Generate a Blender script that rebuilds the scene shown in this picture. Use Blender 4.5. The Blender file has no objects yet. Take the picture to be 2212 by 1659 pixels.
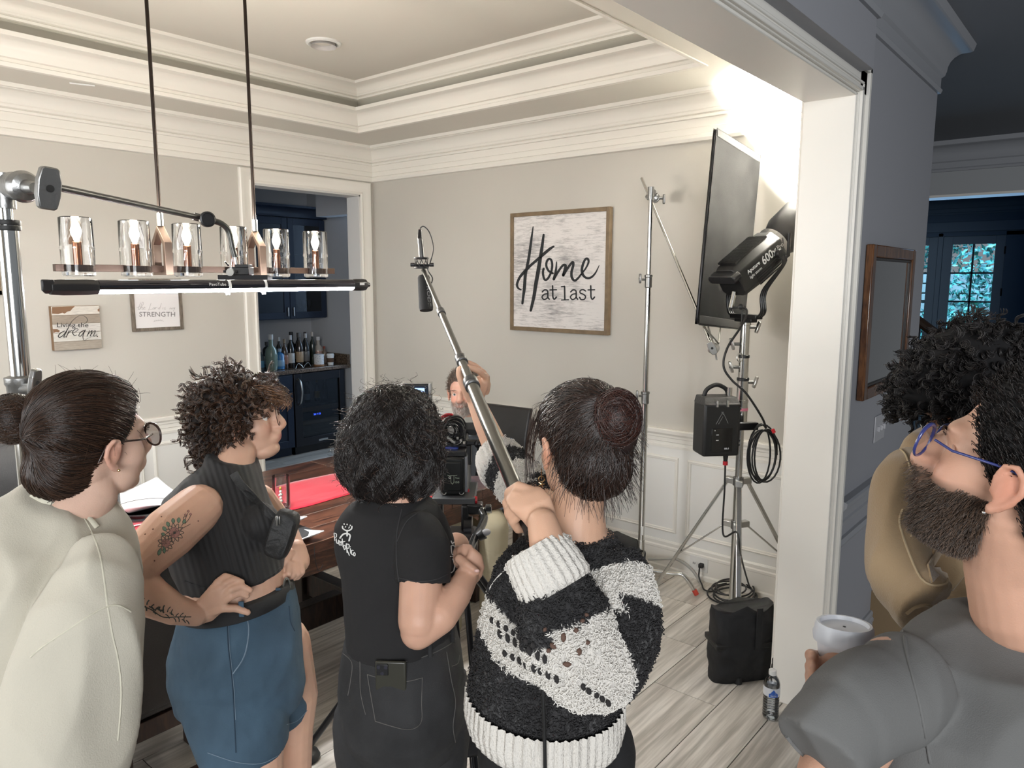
import bpy, bmesh, math, random
import numpy as np
from mathutils import Vector, Matrix, Quaternion, noise
from mathutils.bvhtree import BVHTree
random.seed(7)
rng = np.random.default_rng(7)
PI = math.pi
SC = bpy.context.scene
COL = SC.collection
V = Vector

# ------------------------------------------------------------------ camera, world, exposure
CX, CY, FPX = 1106.0, 829.5, 1601.6
CAMH = 1.75
yaw, pitch, roll = [math.radians(a) for a in (39.99, 8.017, 0.1535)]
CF = V((math.cos(yaw)*math.cos(pitch), math.sin(yaw)*math.cos(pitch), -math.sin(pitch)))
CR = CF.cross(V((0, 0, 1))).normalized()
CU = CR.cross(CF).normalized()
CR, CU = CR*math.cos(roll)+CU*math.sin(roll), CU*math.cos(roll)-CR*math.sin(roll)
CO = V((0, 0, CAMH))
cam = bpy.data.cameras.new('camera'); camo = bpy.data.objects.new('camera', cam); COL.objects.link(camo)
cam.sensor_width = 36; cam.lens = FPX/2212*36; cam.clip_start = .05; cam.clip_end = 200
camo.matrix_world = Matrix(((CR.x, CU.x, -CF.x, CO.x), (CR.y, CU.y, -CF.y, CO.y), (CR.z, CU.z, -CF.z, CO.z), (0, 0, 0, 1)))
SC.camera = camo
SC.view_settings.view_transform = 'Standard'; SC.view_settings.look = 'None'
SC.view_settings.gamma = 1; SC.view_settings.use_curve_mapping = False
SC.view_settings.exposure = 1.2
SC.cycles.max_bounces = 8; SC.cycles.diffuse_bounces = 5; SC.cycles.glossy_bounces = 4
SC.cycles.transmission_bounces = 8; SC.cycles.transparent_max_bounces = 12
SC.cycles.caustics_reflective = False; SC.cycles.caustics_refractive = False
SC.cycles.sample_clamp_indirect = 6.0
SC.cycles.use_denoising = True
wd = bpy.data.worlds.new('world'); SC.world = wd; wd.use_nodes = True
wd.node_tree.nodes['Background'].inputs[0].default_value = (.88, .94, 1.0, 1)
wd.node_tree.nodes['Background'].inputs[1].default_value = 0.13

def light(name, kind, loc, energy, color=(1, 1, 1), target=None, **kw):
    l = bpy.data.lights.new(name, kind); o = bpy.data.objects.new(name, l); COL.objects.link(o)
    o.location = loc; l.energy = energy; l.color = color
    for k, v in kw.items(): setattr(l, k, v)
    if target is not None:
        o.rotation_euler = (V(target)-V(loc)).to_track_quat('-Z', 'Y').to_euler()
    return o
# film light bounced into the upper corner behind the right-hand pillar (mouth of its reflector)
LH = V((3.38, 1.36, 1.85)); LAIM = V((3.93, 1.13, 2.26))
LDIR = (LAIM-LH).normalized()
light('bounce_lamp', 'SPOT', LH+LDIR*.36, 800, (1, .985, .945), (3.93, 1.16, 2.5), spot_size=math.radians(104), spot_blend=.8, shadow_soft_size=.06)
# grey daylight of the open house behind the photographer
light('house_daylight', 'AREA', (-2.6, -2.4, 2.2), 120, (.96, .98, 1), (1.6, 1.6, 1.2), shape='RECTANGLE', size=2.6, size_y=1.8)
light('dining_fill', 'AREA', (-1.45, 3.1, 1.75), 27, (.97, .985, 1), (3.9, 2.6, 1.3), shape='RECTANGLE', size=2.2, size_y=1.5)  # added fill at the unseen left wall, for the floor and people
light('foyer_daylight', 'AREA', (11.2, 1.7, 1.7), 12, (.35, .62, 1), (4, 1.0, 1.4), shape='RECTANGLE', size=2.0, size_y=2.0)
light('pantry_window', 'AREA', (6.3, 5.5, 1.9), 16, (.55, .75, 1), (3.9, 5.4, 1.6), shape='RECTANGLE', size=.8, size_y=1.6)

# ------------------------------------------------------------------ helpers
def ray(u, v): return CF+CR*((u-CX)/FPX)+CU*((CY-v)/FPX)
def P(u, v, d): return CO+ray(u, v)*d              # point seen at (u, v), d metres deep
def onX(u, v, x): r = ray(u, v); return CO+r*(x/r.x)
def onY(u, v, y): r = ray(u, v); return CO+r*(y/r.y)
def onZ(u, v, z): r = ray(u, v); return CO+r*((z-CAMH)/r.z)

class MB:
    def __init__(s): s.v = []; s.f = []
    def add(s, vs, fs):
        n = len(s.v); s.v += [tuple(v) for v in vs]; s.f += [tuple(i+n for i in f) for f in fs]; return s
    def box(s, a, b):
        x0, y0, z0 = [min(a[i], b[i]) for i in range(3)]; x1, y1, z1 = [max(a[i], b[i]) for i in range(3)]
        return s.add([(x0,y0,z0),(x1,y0,z0),(x1,y1,z0),(x0,y1,z0),(x0,y0,z1),(x1,y0,z1),(x1,y1,z1),(x0,y1,z1)],
                     [(0,3,2,1),(4,5,6,7),(0,1,5,4),(1,2,6,5),(2,3,7,6),(3,0,4,7)])
    def obox(s, c, size, M=None):                       # box centred at c, rotated by 3x3 M
        M = M or Matrix.Identity(3); h = V(size)/2; vs = []
        for z in (-1, 1):
            for x, y in ((-1,-1),(1,-1),(1,1),(-1,1)):
                vs.append(V(c)+M@V((x*h.x, y*h.y, z*h.z)))
        return s.add(vs, [(0,3,2,1),(4,5,6,7),(0,1,5,4),(1,2,6,5),(2,3,7,6),(3,0,4,7)])
    def rings(s, R, caps=True, closed=False):
        n = len(R[0]); vs = [p for r in R for p in r]; fs = []
        m = len(R)
        for i in range(m if closed else m-1):
            for j in range(n):
                a = i*n+j; b = i*n+(j+1) % n; i2 = (i+1) % m
                fs.append((a, b, i2*n+(j+1) % n, i2*n+j))
        if caps and not closed: fs.append(tuple(range(n-1, -1, -1))); fs.append(tuple((m-1)*n+j for j in range(n)))
        return s.add(vs, fs)
    def tube(s, pts, r, n=12, caps=True, closed=False, flat=None):
        pts = [V(p) for p in pts]; m = len(pts); rr = r if isinstance(r, (list, tuple)) else [r]*m
        R = []; up = None
        for i, p in enumerate(pts):
            if closed: t = (pts[(i+1) % m]-pts[i-1]).normalized()
            else: t = (pts[min(i+1, m-1)]-pts[max(i-1, 0)]).normalized()
            if up is None:
                up = t.orthogonal().normalized() if flat is None else (V(flat)-t*V(flat).dot(t)).normalized()
            else:
                up = (up-t*up.dot(t))
                up = up.normalized() if up.length > 1e-6 else t.orthogonal().normalized()
            w = t.cross(up)
            R.append([p+(up*math.cos(a)+w*math.sin(a))*rr[i] for a in [2*PI*k/n for k in range(n)]])
        return s.rings(R, caps, closed)
    def cyl(s, a, b, r, r2=None, n=20): return s.tube([a, b], [r, r if r2 is None else r2], n)
    def capsule(s, a, b, ra, rb=None, n=14):
        rb = ra if rb is None else rb; a = V(a); b = V(b); t = b-a; L = t.length; t = t.normalized() if L > 1e-7 else V((0,0,1))
        pts = []; rr = []
        for k in range(5): th = PI/2*(1-k/4.0*.98-.02); pts.append(a-t*math.sin(th)*ra); rr.append(max(ra*math.cos(th), 1e-4))
        for k in range(5): th = PI/2*(k/4.0*.98); pts.append(b+t*math.sin(th)*rb); rr.append(max(rb*math.cos(th), 1e-4))
        return s.tube(pts, rr, n)
    def chain(s, pts, rr, n=24):
        for i in range(len(pts)-1): s.capsule(pts[i], pts[i+1], rr[i], rr[i+1], n)
        return s
    def lathe(s, prof, o=(0,0,0), ax=(0,0,1), n=28, caps=False):
        ax = V(ax).normalized(); e = ax.orthogonal().normalized(); w = ax.cross(e); o = V(o)
        R = [[o+ax*h+(e*math.cos(a)+w*math.sin(a))*max(r, 1e-5) for a in [2*PI*k/n for k in range(n)]] for r, h in prof]
        return s.rings(R, caps)
    def ell(s, c, r, M=None, n=20, m=14):
        M = M or Matrix.Identity(3); c = V(c); R = []
        for i in range(m+1):
            th = PI*(i/m*.998+.001)
            R.append([c+M@V((r[0]*math.sin(th)*math.cos(a), r[1]*math.sin(th)*math.sin(a), -r[2]*math.cos(th))) for a in [2*PI*k/n for k in range(n)]])
        return s.rings(R, True)
    def prism(s, poly, thick, fr):                       # 2D polygon in frame fr(x, y, z), extruded over z 0..thick
        n = len(poly)
        vs = [fr(x, y, 0) for x, y in poly]+[fr(x, y, thick) for x, y in poly]
        return s.add(vs, [tuple(range(n-1, -1, -1)), tuple(range(n, 2*n))]+[(i, (i+1) % n, n+(i+1) % n, n+i) for i in range(n)])
    def mesh(s, name):
        me = bpy.data.meshes.new(name); me.from_pydata(s.v, [], s.f); me.update()
        bm = bmesh.new(); bm.from_mesh(me); bmesh.ops.recalc_face_normals(bm, faces=bm.faces); bm.to_mesh(me); bm.free()
        return me
    def build(s, name, m, parent=None, smooth=35, bevel=0, seg=2):
        me = s.mesh(name)
        if m: me.materials.append(m)
        if smooth:
            me.polygons.foreach_set('use_smooth', [True]*len(me.polygons)); me.set_sharp_from_angle(angle=math.radians(smooth))
        o = bpy.data.objects.new(name, me); COL.objects.link(o)
        if parent: setpar(o, parent)
        if bevel:
            b = o.modifiers.new('bevel', 'BEVEL'); b.width = bevel; b.segments = seg; b.limit_method = 'ANGLE'; b.angle_limit = math.radians(40)
        return o

def setpar(o, parent):
    o.parent = parent; o.matrix_parent_inverse = Matrix.Translation(-wloc(parent))
def wloc(o):
    p = V(o.location)
    if o.parent and o.parent.type == 'EMPTY': p = V(o.location)
    return p if o.type == 'EMPTY' else V((0, 0, 0))
def tag(o, label=None, cat=None, group=None, kind=None):
    if label: o['label'] = label
    if cat: o['category'] = cat
    if group: o['group'] = group
    if kind: o['kind'] = kind
    return o
def empty(name, loc, label=None, cat=None, group=None):
    o = bpy.data.objects.new(name, None); COL.objects.link(o); o.location = loc; o.empty_display_size = .05
    return tag(o, label, cat, group)
def struct(o): o['kind'] = 'structure'; return o
def copy_tree(o, off, parent=None):
    c = o.copy(); COL.objects.link(c)
    if parent is None: c.location = V(o.location)+V(off)
    else: c.parent = parent
    for ch in list(o.children): copy_tree(ch, off, c)
    return c
def frame3(o, x, y, z=None):
    x = V(x).normalized(); y = V(y); y = (y-x*y.dot(x)).normalized(); z = x.cross(y); o = V(o)
    return lambda a, b, c=0: o+x*a+y*b+z*c
def rot3(x, y):                                          # columns x, y, x^y
    x = V(x).normalized(); y = V(y); y = (y-x*y.dot(x)).normalized(); z = x.cross(y)
    return Matrix(((x.x, y.x, z.x), (x.y, y.y, z.y), (x.z, y.z, z.z)))

def bez(pts, n=10):                                      # Catmull-Rom through the points
    pts = [V(p) for p in pts]; out = []
    for i in range(len(pts)-1):
        p0 = pts[max(i-1, 0)]; p1 = pts[i]; p2 = pts[i+1]; p3 = pts[min(i+2, len(pts)-1)]
        for k in range(n):
            t = k/n
            out.append(.5*((2*p1)+(p2-p0)*t+(2*p0-5*p1+4*p2-p3)*t*t+(3*p1-p0-3*p2+p3)*t**3))
    out.append(pts[-1]); return out

# ------------------------------------------------------------------ materials
MATS = {}
def nmat(name):
    m = bpy.data.materials.new(name); m.use_nodes = True; nt = m.node_tree
    return m, nt, nt.nodes['Principled BSDF']
def lk(nt, a, b): nt.links.new(a, b)
def M(name, col, rough=.5, metal=0, spec=.5, bump=None, var=None, sheen=0, coat=0, trans=0, ior=1.45, emit=None, alpha=1, wrink=None, sss=0, attr=None, aniso=0):
    if name in MATS: return MATS[name]
    m, nt, b = nmat(name); N = nt.nodes
    b.inputs['Base Color'].default_value = (*col, 1); b.inputs['Roughness'].default_value = rough
    b.inputs['Metallic'].default_value = metal; b.inputs['Specular IOR Level'].default_value = spec
    b.inputs['IOR'].default_value = ior; b.inputs['Transmission Weight'].default_value = trans
    b.inputs['Sheen Weight'].default_value = sheen; b.inputs['Sheen Roughness'].default_value = .5
    b.inputs['Coat Weight'].default_value = coat; b.inputs['Alpha'].default_value = alpha
    if sss: b.inputs['Subsurface Weight'].default_value = sss; b.inputs['Subsurface Radius'].default_value = (.012, .004, .002); b.inputs['Subsurface Scale'].default_value = 1
    if emit: b.inputs['Emission Color'].default_value = (*emit[0], 1); b.inputs['Emission Strength'].default_value = emit[1]
    tc = N.new('ShaderNodeTexCoord')
    src = None
    if attr:
        a = N.new('ShaderNodeAttribute'); a.attribute_name = attr; src = a.outputs['Color']; lk(nt, src, b.inputs['Base Color'])
    if var:                                              # (scale, amount[, stretch])
        sc = var[2] if len(var) > 2 else (1, 1, 1)
        mp = N.new('ShaderNodeMapping'); mp.inputs['Scale'].default_value = sc; lk(nt, tc.outputs['Object'], mp.inputs[0])
        nz = N.new('ShaderNodeTexNoise'); nz.inputs['Scale'].default_value = var[0]; nz.inputs['Detail'].default_value = 6; lk(nt, mp.outputs[0], nz.inputs['Vector'])
        cr = N.new('ShaderNodeMapRange'); cr.inputs[1].default_value = .3; cr.inputs[2].default_value = .7
        cr.inputs[3].default_value = 1-var[1]; cr.inputs[4].default_value = 1+var[1]; lk(nt, nz.outputs['Fac'], cr.inputs[0])
        mx = N.new('ShaderNodeMix'); mx.data_type = 'RGBA'; mx.blend_type = 'MULTIPLY'; mx.inputs[0].default_value = 1
        mx.inputs[6].default_value = (*col, 1)
        if src: lk(nt, src, mx.inputs[6])
        lk(nt, cr.outputs[0], mx.inputs[7]); lk(nt, mx.outputs[2], b.inputs['Base Color'])
    prev = None
    for bp in (bump, wrink):
        if not bp: continue
        nz = N.new('ShaderNodeTexNoise'); nz.inputs['Scale'].default_value = bp[0]; nz.inputs['Detail'].default_value = 4 if bp is bump else 2
        mp = N.new('ShaderNodeMapping'); mp.inputs['Scale'].default_value = bp[2] if len(bp) > 2 else (1, 1, 1)
        lk(nt, tc.outputs['Object'], mp.inputs[0]); lk(nt, mp.outputs[0], nz.inputs['Vector'])
        if bp is wrink: nz.inputs['Distortion'].default_value = 1.5
        bn = N.new('ShaderNodeBump'); bn.inputs['Strength'].default_value = bp[1]; bn.inputs['Distance'].default_value = .002 if bp is bump else .02
        lk(nt, nz.outputs['Fac'], bn.inputs['Height'])
        if prev: lk(nt, prev.outputs[0], bn.inputs['Normal'])
        prev = bn
    if prev: lk(nt, prev.outputs[0], b.inputs['Normal'])
    MATS[name] = m; return m

def wood_mat(name, c1, c2, scale=1.0, axis='X', rough=.4, rnd=True, dist=4.0, coat=0, contrast=(.35, .65), stretch=.16):
    m, nt, b = nmat(name); N = nt.nodes
    tc = N.new('ShaderNodeTexCoord'); oi = N.new('ShaderNodeObjectInfo')
    ad = N.new('ShaderNodeVectorMath'); ad.operation = 'ADD'; lk(nt, tc.outputs['Object'], ad.inputs[0])
    ml = N.new('ShaderNodeVectorMath'); ml.operation = 'SCALE'; ml.inputs['Scale'].default_value = 13.0 if rnd else 0
    cb = N.new('ShaderNodeCombineXYZ'); lk(nt, oi.outputs['Random'], cb.inputs[0]); lk(nt, oi.outputs['Random'], cb.inputs[1]); lk(nt, oi.outputs['Random'], cb.inputs[2])
    lk(nt, cb.outputs[0], ml.inputs[0]); lk(nt, ml.outputs[0], ad.inputs[1])
    mp = N.new('ShaderNodeMapping'); st = {'X': (stretch, 1, 1), 'Y': (1, stretch, 1), 'Z': (1, 1, stretch)}[axis]
    mp.inputs['Scale'].default_value = [a*scale for a in st]; lk(nt, ad.outputs[0], mp.inputs[0])
    n1 = N.new('ShaderNodeTexNoise'); n1.inputs['Scale'].default_value = 7; n1.inputs['Detail'].default_value = 3; n1.inputs['Distortion'].default_value = .6; lk(nt, mp.outputs[0], n1.inputs['Vector'])
    mu = N.new('ShaderNodeMath'); mu.operation = 'MULTIPLY'; mu.inputs[1].default_value = dist*6; lk(nt, n1.outputs['Fac'], mu.inputs[0])
    sn = N.new('ShaderNodeMath'); sn.operation = 'SINE'; lk(nt, mu.outputs[0], sn.inputs[0])
    n2 = N.new('ShaderNodeTexNoise'); n2.inputs['Scale'].default_value = 60; n2.inputs['Detail'].default_value = 5; lk(nt, mp.outputs[0], n2.inputs['Vector'])
    a1 = N.new('ShaderNodeMath'); a1.operation = 'MULTIPLY_ADD'; a1.inputs[1].default_value = .12; lk(nt, sn.outputs[0], a1.inputs[0]); lk(nt, n2.outputs['Fac'], a1.inputs[2])
    cr = N.new('ShaderNodeValToRGB'); cr.color_ramp.elements[0].position = contrast[0]; cr.color_ramp.elements[0].color = (*c1, 1)
    cr.color_ramp.elements[1].position = contrast[1]; cr.color_ramp.elements[1].color = (*c2, 1); lk(nt, a1.outputs[0], cr.inputs[0])
    hv = N.new('ShaderNodeHueSaturation'); mr = N.new('ShaderNodeMapRange'); mr.inputs[3].default_value = .88; mr.inputs[4].default_value = 1.1
    lk(nt, oi.outputs['Random'], mr.inputs[0]); lk(nt, mr.outputs[0], hv.inputs['Value']); lk(nt, cr.outputs[0], hv.inputs['Color'])
    lk(nt, hv.outputs[0], b.inputs['Base Color']); b.inputs['Roughness'].default_value = rough; b.inputs['Coat Weight'].default_value = coat
    bn = N.new('ShaderNodeBump'); bn.inputs['Strength'].default_value = .25; bn.inputs['Distance'].default_value = .001; lk(nt, a1.outputs[0], bn.inputs['Height']); lk(nt, bn.outputs[0], b.inputs['Normal'])
    MATS[name] = m; return m

def thin_glass(name, tint=(.97, .98, .98), rough=.03, k=1.0):
    m, nt, b = nmat(name); N = nt.nodes; N.remove(b)
    t = N.new('ShaderNodeBsdfTransparent'); t.inputs[0].default_value = (*tint, 1)
    g = N.new('ShaderNodeBsdfGlossy'); g.inputs['Roughness'].default_value = rough
    lw = N.new('ShaderNodeFresnel'); lw.inputs[0].default_value = 1.5
    mu = N.new('ShaderNodeMath'); mu.operation = 'MULTIPLY'; mu.inputs[1].default_value = k; lk(nt, lw.outputs[0], mu.inputs[0])
    mx = N.new('ShaderNodeMixShader'); lk(nt, mu.outputs[0], mx.inputs[0]); lk(nt, t.outputs[0], mx.inputs[1]); lk(nt, g.outputs[0], mx.inputs[2])
    lk(nt, mx.outputs[0], N['Material Output'].inputs[0]); MATS[name] = m; return m
tglass = thin_glass('thin_glass', (.96, .97, .96), .03, 1.6)
wall_m = M('painted_wall', (.50, .478, .432), .62, bump=(220, .12), var=(1.2, .03))
wain_m = M('wainscot_paint', (.74, .73, .70), .5, bump=(160, .06))
trim_m = M('white_trim_paint', (.76, .735, .68), .38, bump=(120, .04))
ceil_m = M('ceiling_paint', (.66, .635, .575), .75, bump=(180, .2))
hall_m = M('hall_wall_shaded', (.30, .305, .33), .7, bump=(220, .12))  # white paint, darkened and blued in colour to stand for hall shade
black_p = M('black_plastic', (.012, .012, .013), .38, bump=(400, .1))
black_s = M('black_satin_metal', (.02, .02, .022), .28, metal=.6)
chrome = M('chrome', (.62, .62, .60), .14, metal=1)
chrome_d = M('brushed_steel', (.50, .50, .48), .28, metal=1, bump=(300, .1, (1, 1, .1)))
cast_m = M('cast_grey_metal', (.25, .25, .245), .35, metal=.9, bump=(150, .3))
rubber = M('black_rubber', (.012, .012, .012), .55)
black_f = M('black_nylon_fabric', (.007, .007, .008), .65, bump=(500, .4), wrink=(6, .5))
glass_m = M('clear_glass', (1, 1, 1), .02, trans=1, ior=1.45)
white_p = M('white_plastic', (.72, .72, .70), .4)
red_p = M('red_plastic', (.55, .02, .03), .4)
# ------------------------------------------------------------------ the room
X0, Y0, YN, YT = 3.93, 4.75, .852, 1.028          # back wall, door wall, hall face and room face of the opening's wall
XJ, XE, XL = 2.95, 4.27, -1.6                      # jamb, end of the pillar wall, left end of the room
ZC, ZT, ZH = 2.77, 3.085, 2.425
def sbox(name, a, b, m, bevel=0): return struct(MB().box(a, b).build(name, m, None, 30, bevel))

def molding(name, path, prof, m, closed=False, side=1, parent=None):
    """sweep prof [(offset, z)] along the 2D path; offset to the left of travel times side"""
    n = len(path); R = []
    for i in range(n):
        p = V((*path[i], 0)); a = V((*path[(i-1) % n], 0)); b = V((*path[(i+1) % n], 0))
        if not closed and i == 0: d = (b-p).normalized(); nn = V((-d.y, d.x, 0)); k = 1
        elif not closed and i == n-1: d = (p-a).normalized(); nn = V((-d.y, d.x, 0)); k = 1
        else:
            d1 = (p-a).normalized(); d2 = (b-p).normalized(); n1 = V((-d1.y, d1.x, 0)); n2 = V((-d2.y, d2.x, 0))
            nn = (n1+n2).normalized(); k = 1/max(.2, nn.dot(n1))
        R.append([p+nn*(o*side*k)+V((0, 0, z)) for o, z in prof])
    mb = MB(); mb.rings(R, caps=not closed, closed=closed)
    o = mb.build(name, m, parent, 25)
    if parent is None: struct(o)
    return o
def cove(o0, z0, o1, z1, n=6):                     # concave quarter from (o0, z0) up to (o1, z1)
    return [(o0+(o1-o0)*(1-math.cos(PI/2*k/n)), z0+(z1-z0)*math.sin(PI/2*k/n)) for k in range(n+1)]
CROWN = [(-.005, 2.505), (.018, 2.512), (.024, 2.528), (.020, 2.545), (.010, 2.552), (.010, 2.585), (.004, 2.59), (.004, 2.634), (.016, 2.637), (.019, 2.650), (.012, 2.655),
         (.022, 2.66), (.026, 2.672), (.024, 2.678)]+cove(.026, 2.68, .088, 2.744)+[(.092, 2.748), (.104, 2.75), (.108, 2.771), (-.005, 2.771)]
TRAYLO = [(-.01, 2.764), (.012, 2.766), (.016, 2.786), (.006, 2.79), (.006, 2.806), (.02, 2.81), (.024, 2.826)]+cove(.026, 2.83, .08, 2.885)+[(.086, 2.888), (.1, 2.89), (.102, 2.912), (-.01, 2.912)]
TRAYUP = [(-.01, 2.985), (.014, 2.988), (.018, 3.0), (.012, 3.004), (.024, 3.008), (.026, 3.018)]+cove(.028, 3.02, .085, 3.064)+[(.09, 3.066), (.102, 3.068), (.106, 3.087), (-.01, 3.087)]
# walls
sbox('wall_back', (X0, YT-.1, 0), (XE, Y0+.2, 3.2), wall_m)
DL, DR, DH = 2.86, 3.80, 2.405
o = MB().box((XL, Y0, 0), (DL, Y0+.14, 3.2)).box((DL, Y0, DH), (DR, Y0+.14, 3.2)).box((DR, Y0, 0), (X0+.01, Y0+.14, 3.2)).build('wall_left', wall_m, None, 30); struct(o)
sbox('wall_far_left', (XL-.15, YT, 0), (XL, Y0+.14, 3.2), wall_m)
# opening wall: pillar and header (room side and lining bright, hall side darkened in colour for its shade)
sbox('wall_right', (XJ, YN+.004, 0), (XE, YT, 3.2), wall_m)
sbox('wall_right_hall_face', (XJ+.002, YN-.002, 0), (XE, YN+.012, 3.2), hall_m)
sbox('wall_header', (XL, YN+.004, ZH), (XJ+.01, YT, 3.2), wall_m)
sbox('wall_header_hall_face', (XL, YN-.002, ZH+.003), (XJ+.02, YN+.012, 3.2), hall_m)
sbox('trim_jamb_lining', (XJ-.012, YN-.006, 0), (XJ, YT+.006, ZH), trim_m, .003)
sbox('trim_header_lining', (XL, YN-.006, ZH-.012), (XJ, YT+.006, ZH), trim_m, .003)
# casings of the opening, hall side
for k, (a, b, t) in enumerate(((0, .10, .012), (.004, .018, .022), (.030, .040, .017), (.078, .10, .024))):
    c = MB().box((XJ+a, YN-t-.002, 0), (XJ+b, YN, ZH+b)).box((XL, YN-t-.002, ZH+a), (XJ+b, YN, ZH+b)); struct(c.build('trim_opening_casing_'+str(k+1), trim_m if k else trim_m, None, 30, .002))
c = MB().box((XJ, YT, 0), (XJ+.09, YT+.018, ZH+.09)).box((XL, YT, ZH), (XJ, YT+.018, ZH+.09)); struct(c.build('trim_opening_casing_room', trim_m, None, 30, .003))
# boxed beam end on the hall side
o = MB().box((XL, YN-.06, 2.49), (2.93, YN-.002, 3.2)).build('wall_header_beam', hall_m, None, 30); struct(o)
# ceiling: soffit with tray
TX0, TX1, TY0, TY1 = -.95, 3.45, 1.69, 4.31
o = MB().box((XL, YT-.02, ZC), (X0+.02, TY0, ZC+.12)).box((XL, TY1, ZC), (X0+.02, Y0+.02, ZC+.12)).box((TX1, TY0, ZC), (X0+.02, TY1, ZC+.12)).box((XL, TY0, ZC), (TX0, TY1, ZC+.12)).build('ceiling', ceil_m, None, 30); struct(o)
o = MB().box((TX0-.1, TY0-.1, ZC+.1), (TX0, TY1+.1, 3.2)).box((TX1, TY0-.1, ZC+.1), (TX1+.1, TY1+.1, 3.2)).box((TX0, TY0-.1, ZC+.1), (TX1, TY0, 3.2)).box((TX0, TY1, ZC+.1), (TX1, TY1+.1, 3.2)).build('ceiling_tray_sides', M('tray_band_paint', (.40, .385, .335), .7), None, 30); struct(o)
sbox('ceiling_tray', (TX0, TY0, ZT), (TX1, TY1, 3.2), ceil_m)
rect = [(TX0, TY0), (TX1, TY0), (TX1, TY1), (TX0, TY1)]
molding('trim_tray_lower', rect, TRAYLO, trim_m, True)
molding('trim_tray_upper', rect, TRAYUP, trim_m, True)
room = [(XL, YT), (X0, YT), (X0, Y0), (XL, Y0)]
molding('trim_crown', room, CROWN, trim_m, True)
# chair rail + wainscot
RAIL = [(-.005, .755), (.010, .757), (.012, .772), (.005, .778), (.005, .79), (.014, .795), (.016, .818), (.022, .822), (.024, .834)]+[(.036, .848), (.038, .866), (.030, .872), (-.005, .872)]
BASE = [(-.005, 0), (.026, 0), (.026, .022), (.016, .03), (.014, .128), (.018, .132), (.018, .145), (.012, .152), (.014, .172), (.008, .182), (-.005, .184)]
rail_back = [(X0, YT), (X0, Y0), (3.90, Y0)]; rail_left = [(2.765, Y0), (XL, Y0)]
for pth, n in ((rail_back, 'back'), (rail_left, 'left')):
    molding('trim_chair_rail_'+n, pth, RAIL, trim_m); molding('baseboard_'+n, pth, BASE, trim_m)
molding('baseboard_right', [(XJ, YT), (X0, YT)][::-1][::-1], BASE, trim_m)
struct(MB().box((X0-.003, YT, .1), (X0+.01, Y0, .80)).box((3.90, Y0-.003, .1), (X0, Y0+.01, .8)).box((XL, Y0-.003, .1), (2.77, Y0+.01, .8)).build('trim_wainscot_back', wain_m, None, 30))
def panel_frame(fr, a0, a1, z0, z1):
    prof = [(0, 0), (.004, .009), (.011, .013), (.014, .008), (.022, .007), (.026, .0)]
    R = []
    for (x, z, sx, sz) in ((a0, z0, 1, 1), (a1, z0, -1, 1), (a1, z1, -1, -1), (a0, z1, 1, -1)):
        R.append([fr(x+sx*o, z+sz*o, h) for o, h in prof])
    mb = MB(); mb.rings(R, False, True); return struct(mb.build('trim_wainscot_panel', trim_m, None, 25))
fb = lambda a, z, h: V((X0-.003-h, a, z)); fl = lambda a, z, h: V((a, Y0-.003-h, z))
y = 1.10
for (a, b) in ((1.115, 1.943), (2.0, 2.66), (2.72, 3.38), (3.44, 4.05), (4.10, 4.66)): panel_frame(fb, a, b, .235, .705)
for (a, b) in ((2.08, 2.70), (1.38, 2.02), (.68, 1.32), (-.02, .62)): panel_frame(fl, a, b, .235, .705)
# door casing on the left wall
def casing(name, x0, x1, top, y, w=.095, s=-1, m=trim_m, z0=0):
    prof = [(0, 0), (0, .014), (.010, .018), (.020, .013), (.055, .016), (.070, .024), (w-.008, .026), (w, .02), (w, 0)]
    R = [[V((x0-o, y+s*h, z0)) for o, h in prof], [V((x0-o, y+s*h, top+o)) for o, h in prof], [V((x1+o, y+s*h, top+o)) for o, h in prof], [V((x1+o, y+s*h, z0)) for o, h in prof]]
    mb = MB(); mb.rings(R, True); return struct(mb.build(name, m, None, 25))
casing('trim_door_casing', DL, DR, DH, Y0)
jm = MB().box((DL-.002, Y0-.004, 0), (DL+.014, Y0+.15, DH)).box((DR-.014, Y0-.004, 0), (DR+.002, Y0+.15, DH)).box((DL, Y0-.004, DH-.014), (DR, Y0+.15, DH+.002))
struct(jm.build('trim_door_jamb', M('jamb_paint', (.60, .59, .57), .5), None, 30, .002))
# butler's pantry behind the doorway
pn = M('pantry_wall', (.50, .51, .53), .65, bump=(200, .1)); PX1, PY1 = 5.02, 6.95
sbox('wall_pantry_back', (2.2, PY1, 0), (5.6, PY1+.1, 3.0), pn)
sbox('wall_pantry_left', (2.1, Y0+.14, 0), (2.2, PY1+.1, 3.0), pn)
sbox('wall_pantry_niche', (4.84, 6.20, 0), (4.92, PY1, 3.0), pn)
o = MB().box((4.42, Y0+.14, 2.35), (4.56, 6.2, 3.0)).build('wall_pantry_header', pn, None, 30)
struct(o)
sbox('wall_pantry_far', (6.6, Y0+.14, 0), (6.7, 7.1, 3.0), pn)
sbox('wall_pantry_back_right', (4.92, 6.9, 0), (6.7, 7.0, 3.0), pn)
sbox('wall_pantry_front_right', (4.3, Y0+.04, 0), (6.7, Y0+.14, 3.0), pn)
sbox('ceiling_pantry', (2.1, Y0+.14, 2.78), (6.7, 7.1, 2.9), M('pantry_ceiling', (.55, .56, .58), .7))
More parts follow.
